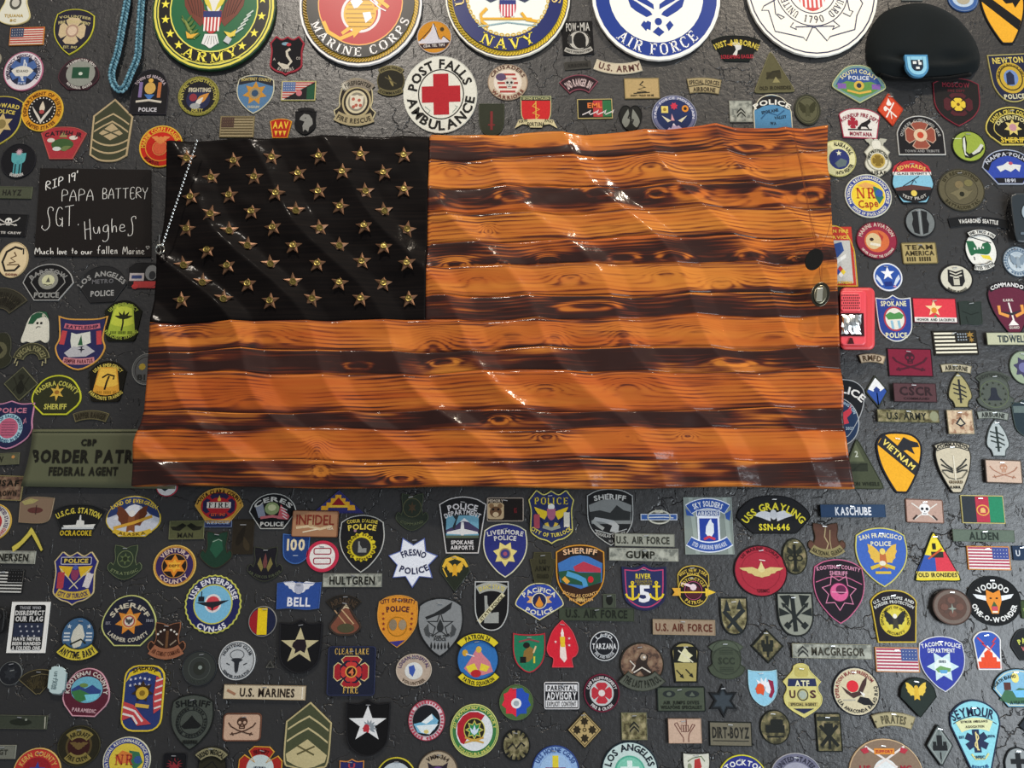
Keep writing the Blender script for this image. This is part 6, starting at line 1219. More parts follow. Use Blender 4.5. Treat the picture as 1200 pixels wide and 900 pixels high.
P('tab', 'grey airborne tab over the pale grey arrowhead patch', 'arc12', 1163, 487, 38, 11, '8a9088', '4f554e', [TA('AIRBORNE', 38, 11, 12, '2d312e', k=.6, sp=.75)], rot=3, bw=.8)
P('unit', 'pale grey arrowhead patch with a dagger, beneath the bell patch', 'arrow', 1168, 513, 27, 44, 'a8b0b0', '454c4e', dagbolt(0, 2, 36, 'a8b0b0', '26302e'), bw=1.2)
P('unit', 'beige commando shield with black wings and dark edge', 'cav', 1117, 548, 42, 60, 'c3b9a2', '2c2c2a', [S('arc26', 0, -25, 43, 12, 'b9b09a'), R('arc26', 0, -25, 43, 12, 1, '2c2c2a'), TA('COMMANDO', 43, 12, 26, '2c2c2a', 0, -25, k=.6), [L([(s_ * 2, 2 + k), (s_ * 9, -3 + k * 1.6), (s_ * 15, -10 + k * 3.4)], 1.8, '33332f', 'feather') for k in range(0, 6, 2) for s_ in (1, -1)], L([(-15, 4), (-8, 12), (0, 14), (8, 12), (15, 4)], 1.4, '6a6658', 'wreath'), L([(0, -14), (0, 18)], 1.4, 'd6cfbc', 'sword'), T('GUARD', 0, 17, 16, 3.4, '6a5a44'), T('KABUL', -1, 23, 12, 3, '2c2c2a')], bw=1.4, lift=.003)
P('mor', 'pale pink-tan rectangle with a line-drawn skull, at the right edge', 'rrs', 1174, 553, 43, 28, 'c4ac9a', '4f4640', [skull(0, -4, 10, 'b0836a', 'c4ac9a'), swords(0, 1, 32, 14, 'a0705a', 1)], rot=2, bw=1.4, lift=.006)
P('unit', 'dark blue-grey shield cut by the right edge below the bell patch row', 'shb', 1201, 490, 30, 44, '26333a', '44504e', [S('rect', 0, -10, 26, 8, '5c6a68')])
P('unit', 'yellow and black Vietnam cavalry shield with horse head and diagonal bar', 'cav', 1054, 542, 54, 72, 'e8a92a', '1c1d26', [Gp([(-25, -20), (-17, -33), (22, 1), (17, 15)], '26282e', 'diagonal_bar'), T('VIETNAM', -1, -9.5, 46, 7, 'e8d26a', 42), Gp([(-4, -16), (6, -30), (14, -26), (22, -24), (24, -19), (15, -18), (18, -10), (9, -15), (2, -13)], '26282e', 'horse_head')], rot=2, bw=2.4)
P('unit', 'olive triangle patch standing right of the flag corner', 'trir', 1006, 544, 54, 58, '444a38', '343a2c', [S('tri', -2, -14, 18, 22, '5a6048'), S('rrs', 0, 4, 20, 9, '2a2f24'), T('2', -2, -12, 4, 7, 'b9bdae'), L([(-8, 8), (2, 0), (10, 0)], 2, '23281e', 'gun'), T('HELL ON WHEELS', 0, 23, 44, 4.4, '262b20')])
P('unit', 'round blue patch cut by the top edge above the Newton police patch', 'circ', 1128, 0, 36, 29, 'b3c4d4', '2c4a7a', [R('circ', 0, 0, 33, 26, 4, '3c5f98'), S('circ16', 0, 0, 16, 12, 'a9a08a')])
P('tape', 'sliver of a grey tape at the top edge above the beret', 'rect', 1068, -3, 25, 9, '8f918c', '6b6d68', [T('USA', 0, 0, 14, 4, '3a3a38')], bw=.7)
P('unit', 'white round patch sliver at the left edge beside the blue rescue patch', 'circ', -6, 70, 16, 18, 'cfc9b4', '8f8a78', [S('circ8', 0, 0, 8, 9, '55503c')])
# ================================================================== below the flag, first row
P('mor', 'shiny brown camouflage leather scrap with a dark red mark', 'cut', 43, 598, 40, 31, 'gloss:7a6654', 'gloss:8c7a62', [S('circ16', -1, 0, 18, 7, '5c3430'), L([(0, -6), (0, 5)], 1, '3a2422'), Gp([(-18, -10), (-8, -14), (2, -12), (-4, -8), (-14, -6)], 'a39a64', 'pale_streak')], bw=.8)
P('unit', 'black coast guard station patch with a white cutter and yellow letters', 'trap', 92, 610, 61, 38, '191a1c', '222426', [A('U.S.C.G. STATION', 0, 40, 50, -31, 31, 6.5, 'cfc04a', ry=52), ship(2, 5, 38, 'd9dad6'), L([(-18, 9), (20, 9)], 2.2, 'c4c9cc', 'wake'), T('OCRACOKE', -1, 14.5, 37, 6, 'c9b02e')])
P('unit', 'yellow and white round guard patch cut by the left edge', 'circ', -10, 612, 48, 45, 'dbd8cc', 'd0ab4e', [A('UNITED STATES', 0, 0, 18.5, 20, 110, 4.4, '55436a'), A('GUARD', 0, 0, 18.5, 150, 112, 4.4, 'b8505a'), S('circ', 0, 0, 26, 25, 'b8353c')], bw=1.6)
P('tape', 'grey digital name tape below the yellow chevron at the left edge', 'rect', 17, 653, 50, 15, 'cloth:acu', 'a3a59a', [T('ENERSEN', -3, 0, 40, 8.5, '23241f')], rot=1, bw=.7)
P('unit', 'wide gold-lettered patch with a brown eagle over a snowy mountain', 'fanw', 157, 605, 64, 48, 'c9ccd6', 'cdb23c', [Gp([(-31, -4), (-26, -13), (-12, -21), (0, -22.5), (12, -21), (26, -13), (31, -4), (30, 2), (0, -10), (-30, 2)], '2c3c6c', 'sky'), A('LAND OF EVERGREEN', 0, 30, 48, -34, 34, 4.6, 'e0c24a'), Gp([(-24, 4), (-6, -12), (0, -14), (8, -12), (24, 2), (20, 8)], 'dadce2', 'mountain'), eagle(-2, 4, 36, '6b3a24', '8a5230', 'e6e2dc'), L([(-22, 14), (0, 8), (22, 0)], 3.4, 'd9a63c', 'banner'), S('bow22', 0, 19, 46, 9, 'd9b53a'), TA('ALASKA', 46, 9, 22, '6a5212', 0, 19, down=True, k=.65, sp=.7)], bw=1.2)
P('flag', 'black and white subdued flag patch cut by the left edge', 'rect', 5, 681, 46, 28, 'd9d9d4', '1d1d1f', usflag(0, 0, 44, 26, '161617', 'd9d9d4', '1b1b1c', mir=True, stars='77777a'), rot=1, bw=.8)
P('pol', 'blue Turlock-style police badge with crossed flags, at the left', 'hsh', 88, 678, 52, 63, '2c2c74', 'c9b98a', [S('rr', 0, -21, 36, 9, '1f1f40'), R('rr', 0, -21, 36, 9, .8, 'cfcfe0', name='inner_border'), T('POLICE', 0, -21, 28, 5, 'e0c65a'), Gm([(3, -14), (20, -15), (15, -5), (7, -2)], 'd9b32c', 'wing'), S('shp', 0, -4, 9, 13, '8a3a5c'), S('circ8', 0, -13, 6, 6, '4c5ca8'), L([(-18, -12), (5, 12)], 1, 'd9cfa8', 'flagpole'), L([(18, -12), (-5, 12)], 1, 'd9cfa8', 'flagpole'), S('wv', -16, 2, 8, 20, 'b0404a'), S('wv', 16, 2, 8, 18, 'd6d0d2', 14), S('bow26', 0, 18, 42, 13, 'cdb04a'), TA('CITY OF TURLOCK', 42, 13, 26, '3a2a5c', 0, 18, down=True, k=.6)], bw=1.5)
P('unit', 'dark green air force crest patch left of the Ventura star patch', 'crest', 147, 659, 40, 41, '2e3a2c', '5c664c', [R('circ', 0, -4, 19, 20, .8, '6f7a55'), S('thin6', 0, -4, 15, 15, '5c6a45'), S('circ8', 0, -4, 6, 6, '26301f'), A('STRATEGIC', 0, -14, 27, 215, 145, 3.4, '6f7a58')], bw=.9)
P('mor', 'small white round badge with red rim peeking from under the flag', 'circ', 196, 571, 25, 22, 'e3e2e2', 'b03a48', [Gp([(-6, 2), (-2, -4), (6, -6), (2, 2), (-2, 5)], '26303a', 'emblem')])
P('fire', 'gold and red Santa Clara County FIRE patch', 'fan', 257, 592, 57, 41, 'c9963a', 'c09a4e', [A('SANTA CLARA COUNTY', 0, 18, 34, -54, 54, 5, '2c2018', ry=34), S('circ', 0, 1, 42, 32, 'b0282e'), S('malt', 0, 1, 38, 30, '2a2648'), S('circ16', 0, 1, 28, 20, 'b0282e'), S('drop', 0, -8, 4, 7, 'ecc04a'), S('rrs', 0, 0, 28, 7, 'e0dcd0'), T('FIRE', 0, 0, 24, 6, '1f2a2c', font='s'), T('EST. 1947', 0, 11, 17, 3.4, 'd9603c')])
P('tab', 'narrow dark blue strip hanging under the gold fire patch', 'rect', 256, 614, 32, 8, '1f2a52', '6a7896', [T('RESCUE', 0, -1.4, 26, 3, '93a0b4')], bw=.8)
P('mor', 'olive tape with a black moustache reading MAN', 'rect', 219, 621, 41, 22, '55573a', '6b6c4c', [Gm([(0, -5), (5, -8), (12, -4), (19, -4), (16, 0), (8, 1)], '1c1d15', 'moustache'), T('MAN', -1, 6, 18, 5.5, '23241b')], rot=-1, bw=1)
P('unit', 'dark green tactical crest between the MAN tape and brown camo piece', 'crest', 254, 644, 38, 44, '1d3a2c', '39342a', [Gp([(-4, -12), (6, -10), (8, 0), (0, 10), (-8, 0)], '24543e', 'lightning'), L([(-5, -9), (2, -12), (6, -10)], 1, '8aa090')], bw=1)
P('mor', 'dark brown camouflage rectangle with a standing staple', 'rrs', 285, 629, 25, 41, '2a241b', '342c22', [S('leaf', -2, -2, 8, 26, '1d1811', 20), S('leaf', 4, 8, 7, 18, '3a3122', -20), L([(-4, -14), (3, -14)], 1, 'metal:ddd', 'staple')], bw=.8)
P('she', 'round purple and gold Ventura County patch with star badge', 'circ', 205, 663, 50, 49, '3a2a5c', 'd9b45a', [R('circ', 0, 0, 47, 46, 1.6, 'c08a3c'), A('VENTURA', 0, 0, 18.5, -60, 60, 5, 'd6bcae'), A('COUNTY', 0, 0, 18.5, 235, 125, 5, 'd6bcae'), S('circ', 0, 0, 30, 29, 'b98a4a'), S('circ', 0, 0, 28, 27, '231a16'), S('star6', 0, 0, 29, 27, 'e08a2c'), S('star6', 0, 0, 18, 16, 'eeb23c'), T('DEPT', 0, 0, 12, 3, '6b3a14')], bw=1.6)
P('pol', 'black Ceres police patch with red striped flags', 'fan', 320, 599, 56, 42, '17181a', 'b9b9b4', [A('CERES', 0, 16, 30, -46, 46, 5.5, 'c9c8c2'), Gp([(-21, -6), (-12, -8), (-8, 6), (-16, 8)], '8a90a0', 'flag'), Gp([(9, -8), (20, 6), (18, 10), (6, 9)], 'c45a62', 'flag'), [L([(9 + k * 1, -5 + 3.6 * k), (17, -1 + 3.4 * k)], 1, 'ddd6d4', 'stripe') for k in range(4)], S('circ16', -1, -3, 17, 15, '8a9a6a'), S('circ8', -1, -4, 10, 8, 'c9cda0'), L([(-14, 8), (0, 6), (12, 8)], 3, 'c06a70', 'ribbon'), T('POLICE', 0, 15, 27, 5, 'c9c8c2')])
P('unit', 'dark crest patch with a small purple shield and olive scroll', 'crest', 311, 661, 41, 41, '1a1920', '3c4034', [S('leaf', 0, -4, 5, 18, '6a3c3c'), Gm([(2, 4), (6, -8), (9, 0), (4, 9)], '7a7040', 'wing'), A('AIR FORCES EUROPE', 0, -12, 27, 222, 138, 3, '4c5240')], bw=1)
P('pol', 'royal blue rounded shield with a white-gold 100', 'shb', 347, 642, 32, 38, '22407c', '3f66a6', [T('100', 0, -4, 21, 13.5, 'e0d2b0'), L([(-3, 9), (3, 9)], .8, 'b0bcd0', 'staple')], bw=1.4)
P('mor', 'copper-brown camouflage patch with blood-red INFIDEL lettering', 'rrs', 370, 614, 54, 31, 'gloss:9c7254', 'gloss:6f4630', [T('INFIDEL', 0, -5, 44, 12, '7c2c20', font='n'), L([(-22, 5), (-8, 3), (6, 6), (20, 2)], 3, 'cdb894', 'pale_streak'), S('circ16', -4, -2, 12, 10, 'b0926c'), T('INFIDEL', 0, -5, 44, 12, '7c2c20', font='n'), L([(-14, 10), (4, 6)], 1.4, 'e0d0b4'), T('USA', 18, 5, 7, 3, 'e0d0b4')], rot=1, bw=1, lift=.004)
P('unit', 'yellow and red stepped pyramid on a purple triangle under the flag', 'tri', 397, 588, 60, 27, '33346c', '3c3c74', [Gp([(-20, 10), (-20, 5), (-14, 5), (-14, 1), (-9, 1), (-9, -4), (-4, -4), (-4, -8), (3, -8), (3, -4), (8, -4), (8, 0), (13, 0), (13, 4), (19, 4), (20, 10), (11, 10), (11, 7), (-12, 7), (-12, 10)], 'e0a62c', 'stepped_pyramid'), Gp([(-8, 4), (0, -5), (8, 4)], '8c1f28', 'triangle'), S('rect', 0, 5.4, 22, 2, 'e8c03c')], bw=1)
P('mor', 'round white patch with thick crimson ring and two bars', 'circ', 378, 652, 38, 37, 'e6e2de', 'c4304c', [R('rrb', 0, -6, 21, 8, 1.2, '9c2440', name='bar_outline'), R('rrb', 0, 5.5, 21, 8, 1.2, '9c2440', name='bar_outline')], bw=4)
P('pol', "large black Coeur d'Alene police shield with yellow seal", 'pol', 424, 637, 53, 68, '1b1b1e', 'b9b9b4', [A("COEUR D'ALENE", 0, 60, 87, -12, 12, 4, 'cdb84a'), A('POLICE', 0, 60, 80, -12, 12, 6.5, 'dcc650'), S('rib', 0, 4, 35, 35, 'd9c52c'), ticks(0, 4, 14.5, 0, 360, 30, 3, '6b5c14'), S('circ', 0, 4, 22, 22, '2c2c2e'), S('ida', 1, 4, 10, 13, '8d8f8c'), S('circ8', -8, -15, 3.4, 3.4, 'a07a8a')], bw=1.3)
P('tape', 'grey digital name tape under the black and yellow police shield', 'rect', 413, 680, 69, 16, 'cloth:acu', '8f9188', [T('HULTGREN', 0, 0, 53, 9.5, '1f201c')], bw=.7)
P('unit', 'dark green subdued command crest left of the Spokane Airports patch', 'crest', 483, 600, 38, 44, '2c332a', '454c3a', [R('circ16', 0, -5, 22, 23, .8, '5c5a40'), S('thin6', 0, -5, 11, 15, '4a3c2c'), A('COMMAND', 0, -14, 28, 208, 152, 3.2, '4f5640')], bw=1)
P('pol', 'black Spokane Airports police patch with plane and volcano', 'arch', 542, 615, 56, 67, '1e1e20', 'c9c6c4', [A('POLICE', 0, 32, 54, -19, 19, 7, 'dad6d6'), A('DEPARTMENT', 0, 30, 45, -28, 28, 5.5, 'dad6d6'), S('rect', 0, 2, 38, 26, '6fa3b8', name='sky'), Gp([(-19, 6), (-8, 1), (2, -7), (10, -1), (19, 5), (19, 10), (-19, 10)], '413c5c', 'mountain'), Gp([(-3, -3), (2, -8), (8, -3), (2, -4)], 'e0e0e2', 'snow_cap'), Gp([(-12, 4), (-8, -6), (-14, -14), (-4, -12), (-7, -4), (-9, 6)], '2a3438', 'smoke'), plane(0, 7, 36, 'dddcda'), S('rect', 0, 14, 38, 3, '55604c'), T('SPOKANE', 0, 20.5, 26, 4.6, 'dad6d6'), T('AIRPORTS', 0, 26.5, 27, 4.6, 'dad6d6')], bw=1.4)
P('mor', 'black rounded rectangle with a beige bear face', 'rrs', 592, 597, 43, 28, '211c1a', 'b0a294', [S('rr', -11, 2, 19, 19, 'c4aa84'), S('circ8', -16, -4, 6, 6, '8a6a4a'), S('circ8', -6, -4, 6, 6, '8a6a4a'), S('circ16', -11, 3, 14, 13, '6b4c34'), S('circ8', -14, 0, 3, 3, '1c1613', name='eye'), S('circ8', -8, 0, 3, 3, '1c1613', name='eye'), S('circ16', -11, 6, 7, 6, 'd6bc96'), T('MEMORY', -11, -10, 18, 3.4, 'c9b8a4'), T('KG', 12, 1, 3, 6, '8c2f34')], bw=1.2)
P('pol', 'blue Livermore police shield with a seven-point gold star', 'pol', 592, 645, 52, 64, '2a3074', 'd6d2b4', [A('LIVERMORE', 0, 60, 82, -15, 15, 5.5, 'd6d3ce'), A('POLICE', 0, 60, 75, -10, 10, 5.5, 'd6d3ce'), S('star7', 0, 4, 29, 30, 'ddcb7c'), S('circ16', 0, 4, 13.5, 14, 'a08a5a'), S('circ16', 0, 4, 11, 11, '3c3a78'), S('circ8', 0, 4, 5, 5, 'a0506a')], bw=1.5)
P('pol', 'white seven-point star reading FRESNO POLICE', 'star7', 484, 658, 60, 62, 'e6eaf4', '5c6cae', [A('FRESNO', 0, 16, 27, -30, 34, 7.5, '23284c'), A('POLICE', 0, -22, 33, 206, 148, 7.5, '23284c')], bw=1, rot=0)
P('rank', 'dark green specialist rank patch with yellow arc and gold eagle', 'spec', 533, 671, 35, 45, '262c22', '3f463c', [Gp([(-15, -7), (-11, -16), (0, -20), (11, -16), (16, -7), (13, -6), (8, -13), (0, -16), (-8, -13), (-12, -5)], 'e0b53c', 'yellow_arc'), eagle(0, -4, 20, 'e0b03a', 'd9a22c'), L([(-14, -5), (-9, 5)], 1.4, 'e0b53c')], bw=1)
P('pol', 'navy City of Turlock police badge with a yellow-winged eagle', 'hsh', 646, 606, 54, 63, '27305c', 'ccc46a', [T('POLICE', 0, -19, 40, 8, 'dcc63c', font='s'), Gm([(3, -6), (20, -12), (16, -2), (8, 3)], 'dfc02c', 'wing'), S('circ16', 0, -12, 8, 8, 'e3e4e0', name='head'), S('shp', 0, -3, 10, 14, 'a8607c'), Gm([(4, 6), (9, 8), (7, 13), (2, 12)], 'c9ab3a', 'laurel'), L([(-19, -8), (-6, 12)], 1, '1a2038', 'flagpole'), L([(19, -8), (6, 12)], 1, '1a2038', 'flagpole'), S('wv', -17, 5, 7, 17, 'a84a58'), S('wv', 18, 3, 7, 18, 'd6d2c4'), L([(-10, 11), (0, 14), (10, 11)], 4, '8a8f84', 'ribbon'), A('CITY OF TURLOCK', 0, -14, 35, 221, 139, 4.5, 'dcca5a')], bw=1.5)
P('unit', 'olive keystone-shaped patch with dark letters', 'key', 636, 666, 31, 38, '3a3826', '4c4932', [T('US', 0, -8, 8, 5, '232216'), T('ARMY', 0, 0, 18, 6, '232216'), T('GUARD', 0, 9, 14, 5, '232216')], bw=1)
P('she', 'grey and black Douglas County sheriff shield', 'polw', 715, 606, 54, 67, '1e1f20', 'b0b2b0', [A('SHERIFF', 0, 60, 84, -13, 13, 6, 'bcbcb8'), Gp([(-25, -14), (-10, -20), (0, -21), (10, -20), (25, -14), (24, 8), (-22, 8)], '7c7f7e', 'sky'), Gp([(-24, -6), (-12, -8), (0, -5), (8, -14), (16, -8), (24, -6), (23, 4), (-23, 4)], '2e3030', 'hills'), Gp([(-6, 2), (4, 4), (10, 10), (9, 18), (-1, 17), (2, 10), (-8, 6), (-20, 4), (-18, 0)], 'a9abaa', 'river'), L([(-21, 4), (-14, 10), (-8, 14)], 4, '9a9c98', 'field'), L([(-18, 15), (0, 20), (19, 14)], 1, 'a9abaa'), A('DOUGLAS COUNTY', 0, -16, 38, 207, 153, 3.6, 'b0b0ac'), T('WA', 0, 28, 5, 3, '9a9a98')], bw=1.2)
P('she', 'colourful orange-edged sheriff shield with river and red bridge', 'polw', 680, 674, 57, 72, '3a2418', 'd09232', [S('rect', 0, -27, 40, 9, '1d1a16'), A('SHERIFF', 0, 60, 89, -13, 13, 6.5, 'e0b48c'), Gp([(-26, -14), (-10, -22), (0, -23.5), (10, -22), (26, -14), (25, 8), (0, 16), (-24, 8)], '3c6fb0', 'sky'), Gp([(-8, -10), (4, -16), (14, -12), (24, -8), (24, -3), (-6, -4)], 'b0374a', 'bridge'), Gp([(-26, -4), (-12, -6), (0, -3), (24, -3), (24, 8), (10, 13), (-22, 9)], '24503a', 'trees'), L([(-16, -2), (-4, 2), (4, 6), (6, 13)], 6, '4c94c0', 'river'), S('circ8', 12, 5, 7, 8, 'c4242c'), L([(-20, 3), (-14, 9)], 5, 'dca03c', 'field'), A('DOUGLAS COUNTY', 0, -24, 48, 205, 155, 3.6, 'd9ab6a'), A('WASHINGTON', 0, -24, 53.5, 195, 165, 3.6, 'd9ab6a'), T('1883', 0, 28, 9, 4, 'd9b46a')], bw=1.6)
P('tape', 'grey air force tape overlapping the grey sheriff shield', 'rect', 755, 633, 70, 15, '93958a', '7f8176', [T('U.S. AIR FORCE', -2, 0, 62, 8.5, '33352e')], rot=1, bw=.6, lift=.004)
P('tape', 'pale digital name tape reading GUMP', 'rect', 754, 650, 81, 15, 'cloth:acu', 'a5a79c', [T('GUMP', -4, 0, 34, 8.5, '26271f')], rot=1, bw=.7, lift=.003)
P('unit', 'blue and white combat infantry bar with a rifle and wreath', 'circ', 772, 606, 28, 17, '4a4c44', 'c3c2b4', [S('circ16', 0, 0, 22, 11, '3c3d3a'), S('rect', 0, 0, 43, 7.5, 'd0d4dc', name='bar_edge'), S('rect', 0, 0, 41, 5.5, '3a60a4', name='bar'), L([(-14, .5), (6, 0), (17, 1)], 1.2, 'd9dce0', 'rifle'), Gp([(-5, -5), (-4, -9), (0, -6), (4, -9), (5, -5)], 'cfcab4', 'leaf_tip')], bw=2)
P('pol', 'navy River Division patch with pink edge, white 5 and gold anchors', 'shb', 755, 688, 53, 55, '28305c', '23284a', [R('shb', 0, 0, 46, 48, 1.4, 'b8406c', name='inner_border'), T('RIVER', -1, -13, 18, 6, 'd9c63c'), T('SQUADRON', -1, -7, 20, 3, '9a8a3c'), T('5', 0, 7, 14, 20, 'e6e6ea'), anchor(-14, 5, 22, 'e0c42c'), anchor(14, 5, 22, 'e0c42c'), T('DIVISION', 0, -3.6, 17, 2.6, '8a7c3a')], bw=2.4)
P('pol', 'black and gold motorcycle patrol patch with an arrow across', 'circ', 812, 692, 36, 38, '1e1a1c', 'd0b54c', [A('MOTORCYCLE', 0, 0, 14, -70, 70, 3.6, 'cdb04a'), R('circ', 0, 0, 21, 22, .8, 'a8486c'), S('circ16', 0, 1, 17, 17, '4c1c28'), S('circ8', 0, -4, 8, 8, 'e6cfd6'), L([(-14, -8), (-8, -7), (-2, -5)], 3, 'e6cfd6', 'wing'), L([(-16, 2), (20, 2)], 1.6, 'e6c03c', 'arrow_shaft'), Gp([(14, -3), (26, 2), (14, 7)], 'e6c03c', 'arrow_head'), Gp([(-25, -3), (-15, -3), (-15, 6), (-25, 6), (-22, 2)], 'dba43a', 'arrow_tail'), A('PATROL', 0, 0, 14, 222, 138, 4, 'cdb04a')], bw=1.3, lift=.002)
P('pol', 'black arched New York police tab behind the motorcycle roundel', 'house', 812, 675, 37, 25, '221e20', 'd0b54c', [A('WEST NEW YORK', 0, 12, 21, -50, 50, 3.8, 'cdb04a', ry=19), T('POLICE', 0, -2, 14, 3.6, 'cdb04a')], bw=1.2)
P('unit', 'wide black submarine patch with dolphins and bright yellow letters', 'grey', 906, 603, 86, 45, '1c1d20', '141517', [A('USS GRAYLING', 0, 32, 42, -56, 56, 8.5, 'ded03a', ry=42), Gm([(3, -2), (12, -5), (24, 1), (14, 4), (4, 8)], 'cfd0d4', 'dolphin'), S('circ16', 0, 0, 8, 12, 'c4c6ca'), T('SSN-646', 0, 14.5, 36, 7.5, 'ded03a')], bw=1.2)
P('unit', 'large round crimson patch with gold winged device', 'circ', 891, 669, 63, 61, 'a52c3c', '26141a', [R('circ', 0, 0, 46, 45, .6, '8c2030'), A('US MARINE CORPS', 0, 0, 26.5, -55, 55, 3.6, '54121e'), wings(1, 2, 52, 13, 'cdb878', 'cdb878'), S('drop', 1, -5, 8, 13, 'd6c98c'), T('USMC', 2, 23, 14, 4, '5c1622'), L([(-1, -13), (6, -12)], 1, 'e6dcd4')], bw=1.6)
P('unit', 'tall olive oval patch with a dark medical staff', 'circ', 931, 652, 30, 43, 'cloth:ocp', '23261e', [L([(0, -14), (0, 14)], 3.4, '191b17', 'staff'), Gm([(1, -6), (8, -12), (9, -5), (3, -1)], '23261e', 'wing'), R('circ8', -5, 2, 9, 8, 1.6, '1d2019'), R('circ8', 5, 2, 9, 8, 1.6, '1d2019'), S('tri', 0, 15, 10, 5, '1d2019')], bw=1.6)
P('tape', 'navy blue name tape with white letters under the flag corner', 'rect', 998, 599, 76, 15, '2c4260', '3c5470', [T('KASCHUBE', 0, 0, 42, 9.5, 'dfe2e8')], rot=0, bw=.6, lift=.006)
P('unit', 'brown national guard crest patch with a tan scroll', 'crest', 968, 633, 44, 41, '5c3f34', '4c3a2c', [L([(0, -15), (-2, -4), (2, 4), (-1, 12)], 1.4, 'a3926e', 'figure'), L([(5, -12), (4, 0), (5, 11)], 1, 'a3926e', 'figure'), S('bow38', 0, 13, 42, 15, '8a8058'), TA('NATIONAL GUARD', 42, 15, 38, '2e2a1c', 0, 13, down=True, k=.5)], bw=1)
P('she', 'black Kootenai County sheriff shield outlined in bright pink', 'pol', 983, 693, 60, 76, '221c24', 'c9688e', [A('KOOTENAI COUNTY', 0, 70, 99, -15, 15, 4.6, 'c98aa4'), T('SHERIFF', 0, -21.5, 21, 5, 'c98aa4'), L([(-27, -10), (-12, -16), (0, -17.5), (12, -16), (27, -9)], .9, 'c9688e'), R('star7', 0, 1, 42, 44, .9, 'd080a0', name='star_outline'), S('circ', 0, 1, 24, 24, '3c1c30'), S('circ', 0, 1, 21, 21, 'd05c8c'), S('circ16', 2, -2, 12, 11, '5c2444'), L([(-9, 1), (9, 1)], .8, 'e0a0b8')], bw=1.3, rot=2)
P('pol', 'blue San Francisco police shield with a golden phoenix', 'pol', 1033, 653, 61, 70, '3f63b4', 'ccc66e', [A('SAN FRANCISCO', 0, 60, 86, -17, 17, 5.5, 'dcd9c0'), T('POLICE', 0, -16, 24, 5.5, 'dcd9c0'), eagle(1, 0, 34, 'd9b04a', 'b8683c', 'dfc86a'), L([(-14, 13), (0, 8), (14, 13)], 4, 'cdb23c', 'ribbon'), L([(-9, 18), (9, 18)], 3, 'cdb23c', 'ribbon'), S('circ8', 0, 7, 8, 6, 'dfd9c4')], bw=1.6)
P('mor', 'tan rounded rectangle with white skull and black-handled swords', 'rrs', 1083, 599, 44, 28, 'b5978a', '77594e', [L([(-15, -9), (13, 10)], 1.4, 'd9d4cc', 'sword'), L([(15, -9), (-13, 10)], 1.4, 'd9d4cc', 'sword'), skull(0, -2, 14, 'e9e7e6', '22262e'), L([(-14, 10), (-9, 5)], 2, '3a2c28', 'hilt'), L([(14, 10), (9, 5)], 2, '3a2c28', 'hilt')], rot=2, bw=1.2)
P('flag', 'black, red and green tricolour flag patch with gold emblem', 'rect', 1151, 597, 50, 33, '2f353c', 'c9be7c', [S('rect', 0, 0, 16, 30, 'b03448', name='red_part'), S('rect', 16, 0, 17, 30, '26805c', name='green_part'), R('circ', 0, 1, 15, 13, 1.4, 'd9a24a'), S('house', 0, 1, 6, 6, 'd9b06a')], rot=1, bw=1.1)
P('tape', 'faded green name tape reading ALDEN below the tricolour flag', 'rect', 1151, 628, 72, 14, '5f6c60', '6b786a', [T('ALDEN', 0, 0, 34, 9, '26302a')], rot=1, bw=.6, lift=.004)
P('unit', 'yellow, blue and red triangle patch reading OLD IRONSIDES', 'trir', 1096, 652, 54, 58, 'e3cf3c', '1c2620', [Gp([(-14, -2), (-1, 0), (-1, 18), (-24, 18)], '3454a4', 'blue_part'), Gp([(-1, 0), (11, -6), (23, 18), (-1, 18)], 'd03c4c', 'red_part'), S('rrs', 2, -2, 14, 7, '2c2e28'), L([(-9, 3), (4, -6), (8, -9)], 2, 'c0542c', 'lightning_bolt'), T('1', -1, -12, 4, 7, '22241c'), S('rect', 0, 21.5, 49, 8, 'dfcc5c', name='name_strip'), T('OLD IRONSIDES', 0, 21.5, 45, 5, '26241c')], bw=1.4)
P('flag', 'reversed flag patch with orange edge right of the ironsides triangle', 'rect', 1158, 654, 50, 28, 'e0d6d4', 'd0883c', usflag(0, 0, 47, 25, 'a83c54', 'e3dcd8', '3f4c8c', mir=True), rot=1, bw=1.2)
P('tape', 'navy blue tape cut by the right edge, beside the reversed flag', 'rect', 1198, 648, 24, 17, '23344c', '2c3e58', [T('U', -6, 0, 5, 7, 'c9ced6')], bw=.6)

# ================================================================== middle of the lower wall
P('mor', 'white-framed black poster about the folded flag', 'rect', 34, 735, 45, 60, 'gloss:e6e6e3', 'gloss:e6e6e3', [S('rrs', 0, 0, 36, 53, '16181c', name='print_field'), T('THOSE WHO', 0, -23, 25, 3.6, 'a9aaae'), T('DISRESPECT', 0, -17, 34, 5.5, 'e0e0de'), T('OUR FLAG', 0, -10, 32, 6, 'e0e0de'), S('rect', 0, 3, 34, 16, '2c3348', name='flag_picture'), [S('star5', -10 + 7 * (k % 4) + (k // 4) * 2, -1 + 5.6 * (k // 4), 3, 3, 'dadde4', name='small_star') for k in range(11)], T('HAVE NEVER', 0, 13.5, 32, 4, 'e0e0de'), T('BEEN HANDED', 0, 18.8, 33, 4, 'e0e0de'), T('A FOLDED ONE', 0, 24.2, 33, 4.6, 'e0e0de')], bw=.4, rot=0, staple=False)
